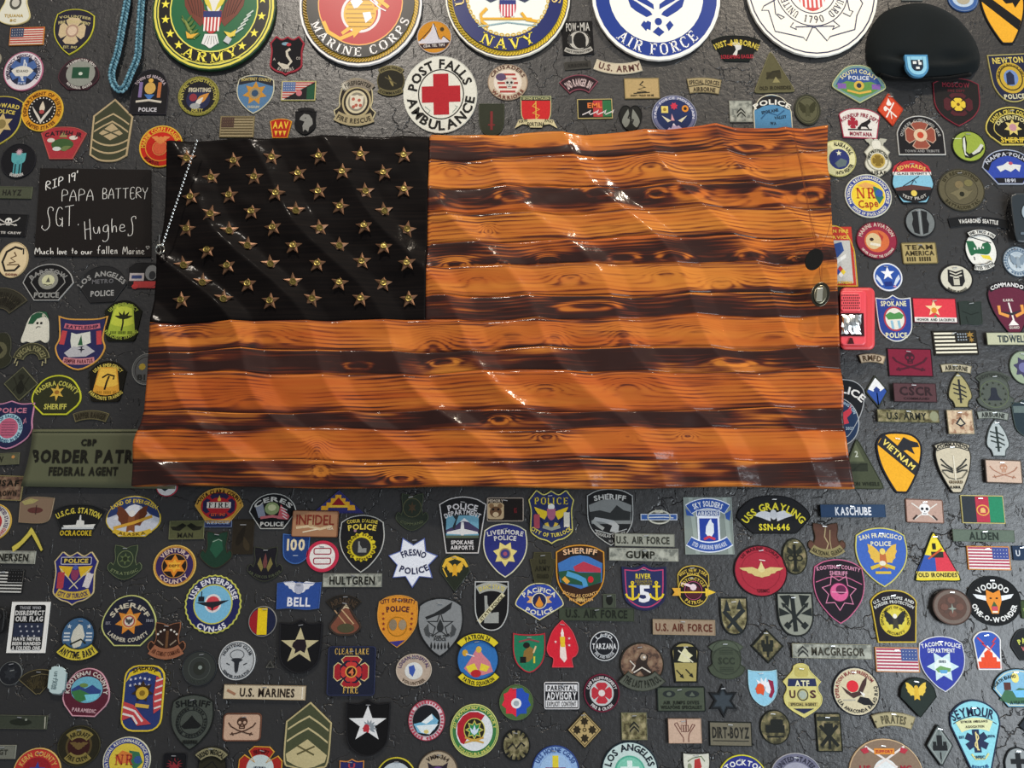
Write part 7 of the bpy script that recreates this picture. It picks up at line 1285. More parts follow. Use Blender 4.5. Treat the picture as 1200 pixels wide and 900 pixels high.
P('unit', 'blue oval squadron patch with a white cat figure, star and stripes', 'circ', 92, 745, 41, 46, '42688e', '1e2024', [R('circ', 0, 0, 40.5, 45.5, 1, 'b9bcbc'), [S('rect', -13, -3 + 4 * k, 7, 2, 'c9d2d8', name='stripe') for k in range(3)], [S('rect', 13, -3 + 4 * k, 7, 2, 'c9d2d8', name='stripe') for k in range(3)], S('star5', -11, -11, 6, 6, 'c9d2d8'), S('star5', 12, -11, 6, 6, 'c9d2d8'), Gp([(-6, -6), (0, -14), (4, -12), (8, 0), (4, 12), (-4, 15), (-8, 4)], 'd3d2c4', 'figure'), L([(-8, 10), (4, 4), (10, 9)], 2, '2a2e26', 'trident')], bw=2)
P('tab', 'yellow scroll reading ANYTIME BABY below the blue oval', 'bow44', 92, 764, 52, 21, 'd9c644', '23262a', [TA('ANYTIME, BABY', 52, 21, 44, '26262a', k=.55, down=True)], bw=1, lift=.003, staple=False)
P('she', 'black Larimer County sheriff patch with an orange star', 'fanw', 152, 727, 64, 60, '222434', 'c0c47a', [A('SHERIFF', 0, 6, 24, -64, 64, 5.5, 'cdc5b0'), S('star7u', 0, 1, 33, 33, 'd98a34'), S('circ16', 0, 1, 17, 17, 'd9b06a'), S('circ16', 0, 1, 14, 14, 'b04c44'), S('circ16', 0, 1, 11, 11, 'd6cfc4'), eagle(0, 1, 9, '4a4848', '4a4848'), A('LARIMER COUNTY', 0, -8, 31, 226, 134, 4.6, 'c9c2b0'), T('EST.', -24, 3, 6, 3.4, '8a8a94'), T('1861', 24, 0, 8, 3.4, '8a8a94')], bw=1.6)
P('unit', 'large round navy aircraft carrier patch with yellow rope rim', 'scal', 250, 708, 67, 70, '23275a', 'c4c45a', [A('USS ENTERPRISE', 0, 0, 26.5, -78, 78, 6.5, 'e3e3ea', ry=28), A('CVN-65', 0, 0, 27, 216, 144, 6.5, 'e3e3ea', ry=29), S('circ', 0, 0, 46, 47, 'c4c45a'), S('circ', 0, 0, 43, 44, '7cbcdc'), S('circ16', 0, -1, 20, 22, 'e6e0e0'), S('circ16', 0, -1, 16, 17, 'cf4650'), Gp([(-20, -2), (0, -3), (19, -5), (8, 1), (1, 4), (0, 9), (-2, 4), (-12, 1)], '23262e', 'carrier'), S('rect', -14, -6, 7, 6, '1c2028'), L([(-14, -8), (-14, -15)], 1.2, '1c2028', 'mast')], bw=1.8)
P('unit', 'brown crest patch with white stars and a scroll, left of the dark roundel', 'crest', 196, 751, 44, 44, '2e1f1a', '8f5f44', [S('rect', 0, -2, 3, 20, '6b4a30'), [S('circ8', a, b, 2.6, 2.6, 'ddd6cc') for a, b in ((-8, -11), (8, -11), (-4, -13), (4, -13), (-11, -8), (11, -8))], L([(-11, -1), (-4, 5)], 1.4, '9a8a78'), L([(11, -1), (4, 5)], 1.4, '9a8a78'), S('bow36', 0, 13, 42, 17, 'a0684c'), TA('AIR COMBAT COMMAND', 42, 17, 36, '5c3424', 0, 13, down=True, k=.4)], bw=1)
P('unit', 'round dark green-grey rubber patch below the aircraft carrier patch', 'circ', 234, 783, 41, 42, 'rubber:2c302d', 'rubber:22262a', [R('circ', 0, 0, 26, 27, .9, 'rubber:444a45'), S('circ16', 0, 0, 14, 16, 'rubber:22261f'), S('circ8', 1, -1, 5, 5, 'rubber:7f8a84'), A('SERVICE', 0, 0, 16, 215, 145, 3.6, '3a403c')], bw=1.4)
P('mor', 'round silver hunting club patch with a deer skull', 'circ', 278, 774, 43, 46, 'b9bdc0', 'd6d9da', [R('circ', 0, 0, 40, 43, .7, '4c5054'), A('HUNTING CLUB', 0, 0, 17, -70, 70, 3.4, '33363c', ry=18.5), R('circ16', 0, -7, 17, 12, .8, '55595e'), Gp([(-7, -1), (-3, 2), (-2, 12), (0, 15), (2, 12), (3, 2), (7, -1), (3, -3), (-3, -3)], '2a2d33', 'deer_skull'), L([(-12, 3), (-8, 5)], 1.2, '33363c'), L([(12, 3), (8, 5)], 1.2, '33363c'), A('SEMPER PARATUS', 0, 0, 17.5, 235, 125, 2.8, '44484e', ry=19)], bw=1)
P('unit', 'round red, yellow and navy striped patch', 'circ', 308, 728, 33, 36, '1e2440', '8c8a86', [Gp([(-4, -15.5), (-11, -11), (-15, -4), (-15.5, 4), (-11, 12), (-5, 15.8)], '9c1f28', 'red_part'), Gp([(-6, -15.6), (5, -15.6), (5.5, 15.6), (-6, 15.8)], 'e8c81e', 'yellow_part')], bw=1)
P('tape', 'frayed blue wing patch reading BELL', 'wv', 350, 698, 52, 33, '2c4c94', '44609c', [wings(0, -9, 38, 16, 'dfe0e8', 'aeb2c4'), T('BELL', 1, 7, 27, 10.5, 'e6e6ee')], rot=1, bw=.8)
P('unit', 'brown arrow-shaped mountain patch with a dark tab on top', 'drop', 405, 723, 38, 44, '7a4a3a', '3a302a', [Gp([(-4, -9), (0, -16), (5, -9), (0, -11)], 'cdbb9a', 'peak'), L([(-13, -8), (4, 12)], 1.4, 'b5926c', 'lightning_bolt'), L([(-6, -10), (10, 8), (2, 12)], 1.4, 'c9a880', 'lightning_bolt'), S('circ16', 1, 13, 20, 11, '4c4a34')], bw=2.4)
P('tab', 'very dark airborne tab above the brown mountain patch', 'arc44', 403, 706, 42, 18, '24211e', '35302a', [TA('AIRBORNE', 42, 18, 44, '45382c', k=.55)], bw=.8)
P('unit', 'black shield with beige star and dark head silhouette', 'shb', 352, 757, 51, 64, '131316', '1c1c20', [S('star5', 0, 0, 46, 44, 'c4b990'), Gp([(-8, -4), (-4, -8), (6, -8), (8, 0), (6, 8), (1, 5), (-6, 9), (-5, 4), (-9, 0)], '221a20', 'head')], bw=2, lift=.003)
P('fire', 'square navy Clear Lake FIRE patch with red maltese cross', 'rrs', 412, 786, 56, 58, '1d2236', '2c3250', [T('CLEAR LAKE', 0, -23, 40, 7, 'd9b25c', font='s'), S('malt', 0, 1, 42, 38, 'a3242e'), R('malt', 0, 1, 42, 38, 1, 'd6c48a'), S('malt', 0, 1, 28, 26, '1d2236', 45), S('malt', 0, 1, 24, 23, 'c43a38'), S('circ16', 0, 1, 14, 14, 'd9a04a'), S('circ16', 0, 1, 11, 11, '2c1418'), T('4', 0, 1, 6, 8, 'd9764a'), T('FIRE', 0, 22, 18, 8, 'd9b25c', font='s')], bw=1.4, lift=.002)
P('pol', 'orange City of Everett police shield with purple tip', 'pol', 466, 728, 48, 62, 'd9902e', 'd69a48', [A('CITY OF EVERETT', 0, 60, 85, -14, 14, 4.8, '4c1f30'), A('POLICE', 0, 62, 77, -10, 10, 6.5, '4c1f30'), [S('star5', s * (17 - k * .4), -9 + 6 * k, 4, 4, '7c1f2c', name='small_star') for k in range(4) for s in (1, -1)], R('circ', 0, 6, 23, 23, .8, 'a8741c'), S('circ16', -5, 4, 9, 13, '8a7a64'), S('circ16', 6, 4, 9, 12, '9a8a74'), Gp([(-9, 24), (9, 22), (0, 29.5)], '3a3480', 'purple_tip')], bw=1)
P('pol', 'grey and black tribal police shield with an eagle feather design', 'pol', 516, 735, 54, 70, '85888a', '1e2022', [Gp([(-18, -12), (-8, -16), (2, -22), (14, -30), (12, -22), (4, -16), (-4, -14), (-16, -9)], '232527', 'eagle'), R('star5', 0, -2, 34, 34, 1.4, '2c2e30', name='star_outline'), S('leaf', 0, -2, 8, 16, '2c2e30'), A('SPOKANE TRIBAL', 0, -12, 23, 222, 138, 3.2, '2a2c2e'), T('POLICE', 0, 14, 14, 3.4, '2a2c2e'), [S('leaf', -10 + 4 * k, 22 - abs(k - 2.5) * .4, 2.2, 8, '1b1d1f') for k in range(6)], Gm([(14, -4), (19, 2), (17, 9), (12, 12)], '45484a', 'scroll')], bw=1.6)
P('pol', 'black and silver state police patch with a state outline and diagonal band', 'shu', 576, 710, 40, 58, '141416', 'bdbfbe', [S('arc30', 0, -21, 38, 14, 'a3a49c'), TA('IDAHO STATE', 38, 14, 30, 'c9bd6a', 0, -21, k=.5), S('ida', 0, 4, 17, 32, '9a9c98'), L([(-15, 19), (14, -14)], 5, 'cfc8a4', 'diagonal_band'), T('STATE POLICE', 0, 2.4, 38, 3.4, '4c4420', -48)], bw=1.4)
P('fire', 'round beige hospital patch with a small blue profile', 'circ', 485, 785, 42, 38, 'b9a796', 'c3b6a6', [A('LOGAN HOSPITAL', 0, 0, 17, -80, 80, 4, '54406a', ry=15.5), A('VOLUNTEER', 0, 0, 17, 228, 132, 3.6, '5a4a3a', ry=15.5), S('circ', 0, 1, 21, 20, 'dbdcd8'), Gp([(-6, -4), (0, -6), (2, 0), (-1, 8), (-5, 4)], '3c58a8', 'profile')])
P('unit', 'round blue patrol squadron patch with red-clad figure on horseback', 'circ', 560, 773, 50, 54, '3270b4', '1c2026', [Gp([(-16, 10), (-8, -2), (0, -16), (6, -6), (14, 2), (18, 14), (6, 18), (-8, 18)], 'd0808a', 'figure'), Gp([(-14, 8), (-4, 4), (0, 12), (-10, 15)], 'e3cf3c', 'yellow_part'), Gp([(4, 4), (14, 8), (10, 14), (2, 12)], 'e3cf3c', 'yellow_part'), S('circ8', 1, -12, 7, 8, 'd9b44a'), S('circ16', -2, 16, 12, 9, 'b8262c'), S('circ8', -15, -8, 7, 8, 'd0a034'), L([(-14, -7), (-4, -4)], 1.2, 'dcdce0', 'lance')], bw=1.6)
P('tab', 'yellow scroll tab reading PATRON 26 over the blue roundel', 'arc50', 560, 750, 51, 17.5, 'e0cc2e', '23242a', [TA('PATRON 26', 51, 17.5, 50, '2a2c1c', k=.6, sp=.6)], bw=.8, lift=.003, staple=False)
P('tab', 'yellow scroll under the blue roundel with squadron words', 'bow50', 561, 796, 51, 17.5, 'e0cc2e', '23242a', [TA('PATROL SQUADRON', 51, 17.5, 50, '2a2c1c', k=.55, sp=.75, down=True)], bw=.8, lift=.003, staple=False)
P('pol', 'blue Pacifica police patch with a pointed foot', 'fanp', 632, 705, 57, 44, '2c44a0', 'd6cf9c', [A('PACIFICA', 0, 16, 30, -40, 40, 5.5, 'dddac8'), Gm([(8, -6), (15, -7), (11, -3), (15, 1), (8, 2)], 'd9a86a', 'flourish'), S('circ', 0, -1, 18, 19, 'dcd6b8'), S('circ16', 0, -1, 16, 17, '22264c'), S('drop', 0, 0, 9, 13, 'd98c2e'), A('POLICE', 0, -14, 27, 215, 145, 5.5, 'dddac8')], bw=1.4)
P('tape', 'long dull olive air force tape almost lost against the wall', 'rect', 699, 720, 88, 15, '3c4436', '424b3c', [T('U.S. AIR FORCE', 0, -1, 72, 9.5, '1c211a')], rot=1, bw=.6)
P('rank', 'tiny olive square with a black spade shape', 'rect', 714, 704, 15, 16, '434a3e', '5a6052', [S('heart', 0, 0, 8, 10, '141612', name='spade')], bw=.7)
P('unit', 'green shield with red edge and a brown gnome-like figure', 'shp', 620, 765, 38, 47, '227a58', 'b0303c', [Gp([(-8, 12), (-6, -2), (0, -8), (6, -4), (4, 6), (0, 10)], '8a6a34', 'figure'), S('circ16', -3, -9, 8, 7, '1c1a18'), S('rect', -7, 8, 7, 7, '151515'), L([(8, -8), (5, 0)], 2, 'd9b48a'), L([(6, 4), (6, 12)], 2, 'd6c63c'), L([(-12, -13), (0, -16), (12, -13)], 2, '8c4a4c', 'ribbon')], bw=1.6)
P('unit', 'bright red arrowhead patch with a hand holding a yellow torch', 'arrows', 659, 754, 37, 56, 'd02436', 'd84450', [Gp([(-3, 8), (-1, -16), (1, -16), (4, 8), (5, 18), (2, 22), (-3, 16)], 'ecdcd4', 'hand'), S('drop', 0, -14, 4, 9, 'f0e4dc'), Gp([(-3, -8), (3, -8), (3, 4), (-2, 4)], 'e3c02c', 'torch'), [S('star5', a, b, 3.6, 3.6, 'ecd4d4', name='small_star') for a, b in ((-8, -2), (8, -6), (8, 2), (2, 20))]], bw=1.2)
P('fire', 'round black and white Tarzana patch', 'circ', 708, 757, 34, 35, '1c1e24', 'd0d3d6', [R('circ', 0, 0, 22, 23, .8, 'b9bcc0'), A('LAFD', 0, 0, 13, -45, 45, 4, 'd0d3d6'), S('rect', 0, 0, 29, 7.5, '1c1e24'), T('TARZANA', 0, 0, 28, 6.5, 'd6d8da'), A('FIRE AND RESCUE', 0, 0, 13, 235, 125, 3, 'c3c6ca')], bw=1.2)
P('unit', 'round camouflage patch with a monkey figure and curved scroll', 'circ', 752, 778, 52, 51, 'cloth:brn', '26241e', [Gp([(-6, -4), (0, -14), (8, -10), (6, 0), (12, 10), (4, 16), (-2, 8), (-12, 14), (-8, 4)], '2e2420', 'monkey'), L([(-10, 10), (0, 4), (10, 10)], 1.6, 'd0c8bc', 'limb'), S('circ8', 2, -8, 8, 8, '9c8a78'), L([(-14, -4), (-8, 2), (-12, 8)], 1.4, 'cfc8bc', 'tail'), S('circ8', 3, -8, 3, 3, 'dcd6cc')], bw=1.6)
P('tab', 'grey-olive scroll tab under the monkey patch', 'bow46', 752, 798, 56, 24, '55594f', '33372f', [TA('THE LAST PATROL', 56, 24, 46, '23261f', k=.5, down=True)], bw=.8, lift=.003, staple=False)
P('tape', 'rust-lettered tan air force tape right of centre', 'rect', 801, 735, 73, 18, '9a8670', 'a89478', [T('U.S. AIR FORCE', 0, 0, 66, 9, '5c2e20')], rot=1, bw=.8, lift=.003)
P('unit', 'black and tan rectangular dragon patch with two arrows below', 'archr', 803, 776, 32, 48, 'a3965c', '151715', [S('rect', 0, -9, 27, 19, '161815', name='dark_top'), Gp([(-9, -2), (-4, -12), (0, -18), (4, -12), (9, -8), (4, -4), (6, 0), (-2, 0)], 'd6d2a8', 'dragon'), L([(-8, -14), (9, 0)], 1.4, 'd6d2b8', 'spear'), L([(-11, 9), (-3, 18)], 1.4, '1f1f18', 'arrow'), L([(0, 8), (8, 17)], 1.4, '1f1f18', 'arrow'), S('trid', -4, 17, 5, 5, '1f1f18', -40), S('trid', 7, 16, 5, 5, '1f1f18', -40)], bw=2)
P('unit', 'round olive-grey patch reading SCC with a curved tab above', 'crestc', 851, 773, 44, 46, '444c3e', '3a4136', [S('arc44', 0, -16, 42, 15, '4c5546'), R('arc44', 0, -16, 42, 15, .8, '353c31'), R('circ', 0, 1, 34, 33, 1, '353c31'), T('SCC', 0, 1, 19, 8, '2f362c'), [L([(-8, -7 - k), (8, -7 - k)], .8, '343b30') for k in (0, 2, 4)], [L([(-8, 9 + k), (8, 9 + k)], .8, '343b30') for k in (0, 2, 4)]], bw=1)
P('unit', 'camouflage shield with two black crossed diagonal arrows', 'shu', 860, 722, 33, 45, 'cloth:mc', '1a1e1e', [L([(-12, -6), (8, 18)], 5, '23292a', 'diagonal_bar'), L([(12, -8), (0, 4)], 5, '23292a', 'diagonal_bar'), S('tri', -8, -13, 8, 14, '23292a'), S('tri', 7, -14, 8, 12, '23292a'), L([(-8, 14), (2, 2)], 3, '23292a', 'diagonal_bar')], bw=2)
P('unit', 'grey and black shield with arrows radiating from the centre', 'shu', 932, 720, 43, 52, '8a8d82', '1c2020', [L([(-3, -22), (-1, 20)], 5, '1e2323', 'arrow'), L([(-14, -12), (10, 14)], 2.6, '1e2323', 'arrow'), L([(14, -12), (-11, 14)], 2.6, '1e2323', 'arrow'), Gm([(5, -23), (18, -22), (8, -8)], '1e2323', 'wedge'), Gm([(19, -8), (19, 2), (6, -1)], '1e2323', 'wedge'), S('tri', -14, -12, 6, 6, '1e2323', -45), S('tri', 14, -12, 6, 6, '1e2323', 45), S('rect', -10, 13, 7, 6, '1e2323', 45), S('rect', 10, 13, 7, 6, '1e2323', -45)], bw=2)
P('unit', 'small camouflage diamond with a black castle shape', 'dia', 899, 757, 39, 41, 'cloth:ocp', '1b1f1b', [S('rect', 0, 2, 12, 9, '1d211c'), S('rect', -5, -3, 4, 8, '1d211c'), S('rect', 5, -3, 4, 8, '1d211c'), L([(0, -12), (0, 13)], 2.4, '1d211c', 'sword')], bw=2)
P('tape', 'cream digital name tape with a small chevron badge at its left end', 'rect', 974, 763, 93, 17, 'cloth:acu', 'a5a690', [T('MACGREGOR', 7, 0, 62, 9.5, '3c3a30'), chev(-34, -6, 12, 6, 2.4, '2c2e2c'), chev(-34, -1, 12, 6, 2.4, '2c2e2c')], rot=1, bw=.6, lift=.003)
P('pol', 'black customs and border protection patch with round gold eagle seal', 'archr', 1048, 722, 53, 62, '211d22', 'cdb23e', [A('U.S. CUSTOMS AND', 0, 24, 46, -31, 31, 3.6, 'cfcfca'), A('BORDER PROTECTION', 0, 24, 41, -34, 34, 3.6, 'cfcfca'), S('circ', 0, 5, 36, 37, 'cdb93a'), A('DEPARTMENT OF HOMELAND', 0, 5, 15.5, -110, 110, 2.8, '3c3818'), A('SECURITY', 0, 5, 15.5, 220, 140, 2.8, '3c3818'), S('circ16', 0, 5, 25, 26, 'd0c34c'), eagle(0, 5, 25, '26262a', '3c3a30', 'e3e0d0')], bw=1.6)
P('unit', 'round brown-pink camouflage patch casting a shadow, left of the black roundel', 'circ', 1113, 711, 46, 43, '5c463e', '3c3430', [R('circ', 0, 0, 42, 39, 4, '6f625a'), S('flower', 0, 0, 25, 23, '54413a'), [S('circ16', 9 * sin(a), -8 * cos(a), 9, 8, '6b4c42') for a in (0, 1.57, 3.14, 4.71)], S('star4', 0, 2, 10, 12, '8a9288')], bw=1, lift=.008)
P('unit', 'round black Voodoo patch with a winged tiger head and white letters', 'circ', 1164, 704, 64, 59, '151719', '24282a', [A('VOODOO', 0, 4, 24, -50, 48, 7, 'e3e3e0', ry=22), A('ONE-O-WONDER', 0, 0, 24, 260, 102, 6, 'e3e3e0', ry=22), Gp([(-8, -13), (0, -9), (8, -13), (9, 0), (6, 8), (4, 15), (-4, 15), (-6, 8), (-9, 0)], 'd9862e', 'tiger_head'), Gm([(9, -6), (24, -8), (20, -3), (9, 0)], 'dcdee0', 'wing'), S('tri', 0, 4, 8, 7, '3a5a34'), S('circ8', -3.6, -3, 3, 2, '1b1714', name='eye'), S('circ8', 3.6, -3, 3, 2, '1b1714', name='eye'), S('rrs', 0, 9, 7, 5, 'c0485a'), S('rect', 0, 13, 6, 2, 'e3dfd0')], bw=1)
P('flag', 'reversed flag patch with orange edge left of the Tacoma police patch', 'rect', 1051, 773, 51, 29, 'e0d8d6', 'cf8f56', usflag(0, 0, 48, 26, 'a83c54', 'e3dcd8', '44568c', mir=True), rot=1, bw=1.1)
P('pol', 'blue Tacoma police patch with a pale six-point star', 'pol', 1104, 778, 54, 66, '34409c', 'd3d6dc', [A('TACOMA POLICE', 0, 60, 84, -16, 16, 5, 'dddfe2'), T('DEPARTMENT', 0, -16, 32, 5, 'dddfe2'), S('star6', 0, 3, 38, 38, 'c4dade', 30), S('circ16', 0, 3, 20, 20, 'dce6e4'), Gp([(-9, 6), (-3, 2), (4, 4), (9, 5), (8, 9), (-6, 10)], '6c9a5c', 'trees'), Gp([(-5, 7), (5, 7), (4, 11), (-3, 11)], '5ca0cc', 'water'), T('1885', 0, -3, 8, 3, '4c5a68')], bw=1.3)
P('unit', 'white-edged blue rectangle with lightning bolts over an orange stepped mound', 'archr', 1157, 762, 32, 46, '3858ac', 'e3e1de', [Gp([(-14, 12), (0, -6), (14, 12), (14, 20), (-14, 20)], 'e6e3de', 'white_chevron'), Gp([(-14, 21), (-14, 13), (-9, 13), (-9, 8), (-5, 8), (-5, 3), (0, -1), (5, 3), (5, 8), (9, 8), (9, 13), (14, 13), (14, 21)], 'dc4a26', 'stepped_mound'), L([(-11, -15), (-4, -8), (-6, -8), (3, 0)], 1.6, 'c83c44', 'lightning_bolt'), L([(11, -15), (6, -9), (9, -9), (3, -2)], 1.6, 'c83c44', 'lightning_bolt')], bw=1.6)
P('unit', 'black oval patch with green letters cut by the right edge', 'grey', 1205, 755, 42, 38, '202325', '34383a', [T('PA', -8, -4, 10, 6, 'c4c95a', -20), T('W', -6, 5, 7, 5, 'c06a6a')])
P('unit', 'dark olive patch sliver at the right edge beside the black roundel', 'rr', 1202, 714, 14, 22, '3a4a2c', '26301f', [S('star5', -2, 0, 6, 6, '8ca050')])

# ================================================================== bottom rows
P('unit', 'small dark round patch with a thin pale ring at the left edge', 'circ', 13, 789, 27, 28, '23252a', '6a6e6e', [S('flower', 0, 0, 16, 17, '303338'), L([(-1, -3), (4, -4)], 1, '8c9090')], bw=.8)
P('tab', 'brown double ranger tab curling left of the dog tag', 'arc46', 45, 799, 46, 30, '2b2820', '6f6648', [TA('LONG RANGE PATROL', 46, 30, 46, '4c442e', k=.5, sp=.8), L([(-8, -7), (4, -9), (16, -6)], 1, '6f6648')], rot=-6, bw=1)
P('fire', 'maroon Kootenai County paramedic patch with lake and mountains', 'fanw', 102, 811, 55, 57, '5c2434', 'cf9aa8', [S('circ', 0, -3, 37, 31, '6fb4cc'), Gp([(-18, -3), (-10, -8), (-2, -4), (6, -9), (12, -5), (17, -3), (16, 3), (-17, 3)], '344a86', 'mountain'), Gp([(-18, 0), (-8, -3), (4, 2), (0, 9), (-6, 12), (-12, 9)], '3f7a48', 'meadow'), Gp([(-2, 3), (16, 1), (12, 8), (2, 11)], '7cd0e4', 'lake'), S('circ16', -4, -8, 10, 5, '6f8c4c'), A('KOOTENAI COUNTY', 0, 0, 22.5, -95, 95, 5, 'd9cfc8', ry=23), T('PARAMEDIC', 0, 21, 28, 4.4, 'cfa8b0', 3)], bw=1.5, rot=2)
P('tape', 'worn olive tape with a dark wing badge cut by the left edge', 'rect', 25, 846, 62, 16, '3f453a', '55594c', [S('circ16', 0, 0, 26, 8, '262b23'), S('circ8', 6, -3, 3, 3, '8f958a'), L([(28, -7), (29, 7)], 1.2, 'b9b8a8')], rot=1, bw=.8)
P('tape', 'small grey tape with a faint leaf at the left edge near the bottom', 'rect', 5, 881, 28, 16, '77796f', '8c8e82', [T('SGT', -2, 0, 14, 6, '3c3d36')], bw=.7)
P('fire', 'round red Kern County patch with a blue star at the bottom edge', 'circ', 44, 904, 56, 56, 'c43a36', 'd9b36a', [A('KERN COUNTY', 0, 0, 21.5, -70, 70, 6, 'e0a85c'), S('circ', 0, 0, 34, 34, '9c242c'), S('star5', 0, -2, 20, 20, '38489c'), S('circ8', 0, 0, 8, 8, 'e3e0dc')], bw=1.4)
P('fire', 'dark olive round fire patch with tan scroll tabs', 'circ', 93, 874, 50, 48, '2a281c', '3f3c28', [S('circ', 0, 0, 31, 34, '54482c'), S('circ', 0, 0, 26, 28, '3a1c1a'), wings(0, 0, 22, 10, '6f5a34'), S('arc46', 0, -13, 32, 14, '8a7c44'), TA('AIRCRAFT', 32, 14, 46, '2c2818', 0, -13, k=.5), S('bow46', 0, 14, 32, 14, '8a7c44'), TA('FIRE CREW', 32, 14, 46, '2c2818', 0, 14, down=True, k=.5)], bw=1)
P('unit', 'round reconnaissance patch with NR letters at the bottom edge', 'circ', 149, 891, 56, 56, 'd6d0bc', 'd0cfb8', [R('circ', 0, 0, 53, 53, 6, '38458c'), A('NATIONAL RECONNAISSANCE OFFICE', 0, 0, 23.8, -115, 115, 3.6, 'dcdad0'), S('circ', 0, 0, 41, 41, 'dfc848'), Gp([(2, -12), (14, -10), (19, 2), (10, 12), (4, 2)], '3a7454', 'landmass'), S('circ16', 13, -1, 9, 9, '3a5a94'), Gp([(-14, -4), (-6, -12), (6, -8), (4, 2), (-8, 4)], 'd9803c', 'cloud'), T('NR', -3, -1, 21, 12, 'b03a30', font='s'), T('Cape', -2, 11, 20, 7, 'a02c24', -6, 'n')])
P('she', 'tall oval sheriff patch wrapped in a waving flag with a gold star', 'rrb', 168, 818, 48, 78, '2c3c74', 'dcc23c', [Gp([(-22, -18), (-18, -30), (-8, -36), (8, -36), (18, -30), (22, -18), (16, -26), (0, -31), (-16, -26)], 'dfc22c', 'top_band'), A('SHERIFF', 0, -10, 26, -34, 34, 5, '3a2c14'), [S('star5', -16 + 5.5 * (k % 5), -24 + 7 * (k // 5) + abs(2 - k % 5), 4, 4, 'dfe0ea', name='small_star') for k in range(10)], Gp([(14, -26), (22, -22), (22, 12), (14, 18), (12, 0)], 'c4484c', 'flag_fold'), [L([(14, -20 + 8 * k), (22, -23 + 8 * k)], 2, 'e3dcd8', 'stripe') for k in range(5)], Gp([(-22, 4), (-10, 8), (2, 22), (12, 30), (-4, 32), (-12, 22), (-22, 26)], 'c4484c', 'flag_fold'), L([(-22, 10), (-8, 15), (2, 27)], 2.4, 'e6e0dc', 'stripe'), L([(-22, 18), (-10, 21), (-4, 30)], 2.4, 'e6e0dc', 'stripe'), S('star7u', -1, -8, 26, 26, '3c2c1c'), S('circ16', -1, -6, 15, 15, 'd0ac3c'), S('circ8', -1, -6, 7, 7, '8a6c24'), L([(-8, 8), (8, 10)], 4, 'd9b24c', 'ribbon')], bw=2)
P('she', 'grey-green sheriff shield with a dark round seal', 'pol', 225, 846, 51, 66, '4a504a', '1b1d1c', [A('SHERIFF', 0, 60, 83, -14, 14, 7.5, '17191a'), R('circ', 0, 0, 37, 38, 1, '1f2222'), R('circ', 0, 0, 28, 29, .8, '1f2222'), Gp([(-12, 5), (-4, -3), (0, -8), (4, -3), (12, 4), (8, 7), (-8, 8)], '1a1c1c', 'mountain'), ticks(0, 0, 16, 0, 360, 30, 2.6, '1f2222'), T('OREGON', 0, 23, 17, 4.4, '272a28')], bw=1.4)
P('tape', 'cream U.S. MARINES tape with bold dark letters', 'rect', 311, 811, 96, 17, 'cloth:cfc0a4', '9c8a70', [T('U.S. MARINES', 3, 0, 64, 10, '2c221c'), L([(-44, -2), (-34, 3)], 3, 'a3765c', 'brown_mark'), L([(44, -7), (44, 7)], 1, 'f0e8d8', 'folded_end')], rot=1, bw=.6, lift=.003)
P('mor', 'tan rounded rectangle with brown skull and sabres, left of the sergeant patch', 'rr', 284, 852, 45, 33, 'c9a890', '6b4636', [skull(0, -5, 14, '4c3428', 'c9a890'), swords(0, 2, 32, 15, '4c3428', 1.4)], bw=1.6)
P('mor', 'dark patch with red rays at the bottom edge left of the green rank tab', 'rr', 205, 895, 28, 26, '15161a', '1f2024', [S('sun', 0, 1, 20, 18, '8c2c34'), T('N', 0, -3, 7, 7, '15161a')])
P('unit', 'dark olive squadron patch with a curved tab at the bottom edge', 'circ', 249, 898, 34, 40, '2c2a1e', '15161a', [L([(-10, 2), (0, -6), (8, 4)], 1.2, '15161a')], bw=1.2)
P('tab', 'tan curved tab over the dark olive bottom-edge patch', 'arc50', 249, 883, 41, 17, '8c8666', '23241e', [TA('382ND MEDICAL', 41, 17, 50, '23241c', k=.5)], bw=.8, lift=.003)
P('fire', 'red maltese cross fire patch at the bottom edge', 'malt', 305, 900, 52, 52, 'a82a26', 'cf9a3c', [S('circ', 0, 0, 32, 32, 'c9d6d6'), Gp([(-14, 6), (-6, -2), (6, -2), (14, 6), (10, 13), (-10, 13)], '23262e', 'silhouette'), A('FIRE DEPT', 0, 0, 20, -26, 26, 5, '54121a'), T('1919', 0, 1, 15, 6, '8c9aa4')], rot=2, bw=1.2)
P('rank', 'large green and tan staff sergeant chevrons with crossed rifles', 'rank', 361, 862, 54, 80, '4a4f38', 'bcae80', [chev(0, -40 + 16, 48, 16, 2.4, 'c4b78a'), chev(0, -40 + 30, 48, 16, 2.4, 'c4b78a'), Gp([(-24, 22), (0, 4), (24, 22), (22, 30), (10, 36), (0, 38), (-10, 36), (-22, 30)], 'c4b78a', 'base_panel'), rifles(-1, 17, 20, 10, '5c5638')], rot=2, bw=2, staple=False)
P('unit', 'black shield with white star and a feather-headdress profile', 'shb', 431, 852, 52, 67, '0f0f11', '1b1b1e', [S('star5', 0, -4, 46, 44, 'e6e7e8'), headprof(0, 0, 16, 'b8303a', '8f98a0')], bw=1.6, lift=.003)
P('pol', 'navy patch with orange edge just showing at the bottom', 'shb', 412, 906, 29, 34, '2c2c64', 'c9884a', [T('U', 0, -9, 8, 6, 'b0404c')])
P('pol', 'black and yellow police patch just showing at the bottom edge', 'fan', 464, 909, 48, 44, '1c1d22', 'd0c43c', [S('fan', 0, 1, 38, 34, 'c3cdd4'), T('POLICE', 0, -5, 24, 6, '23283c')], bw=1.6)
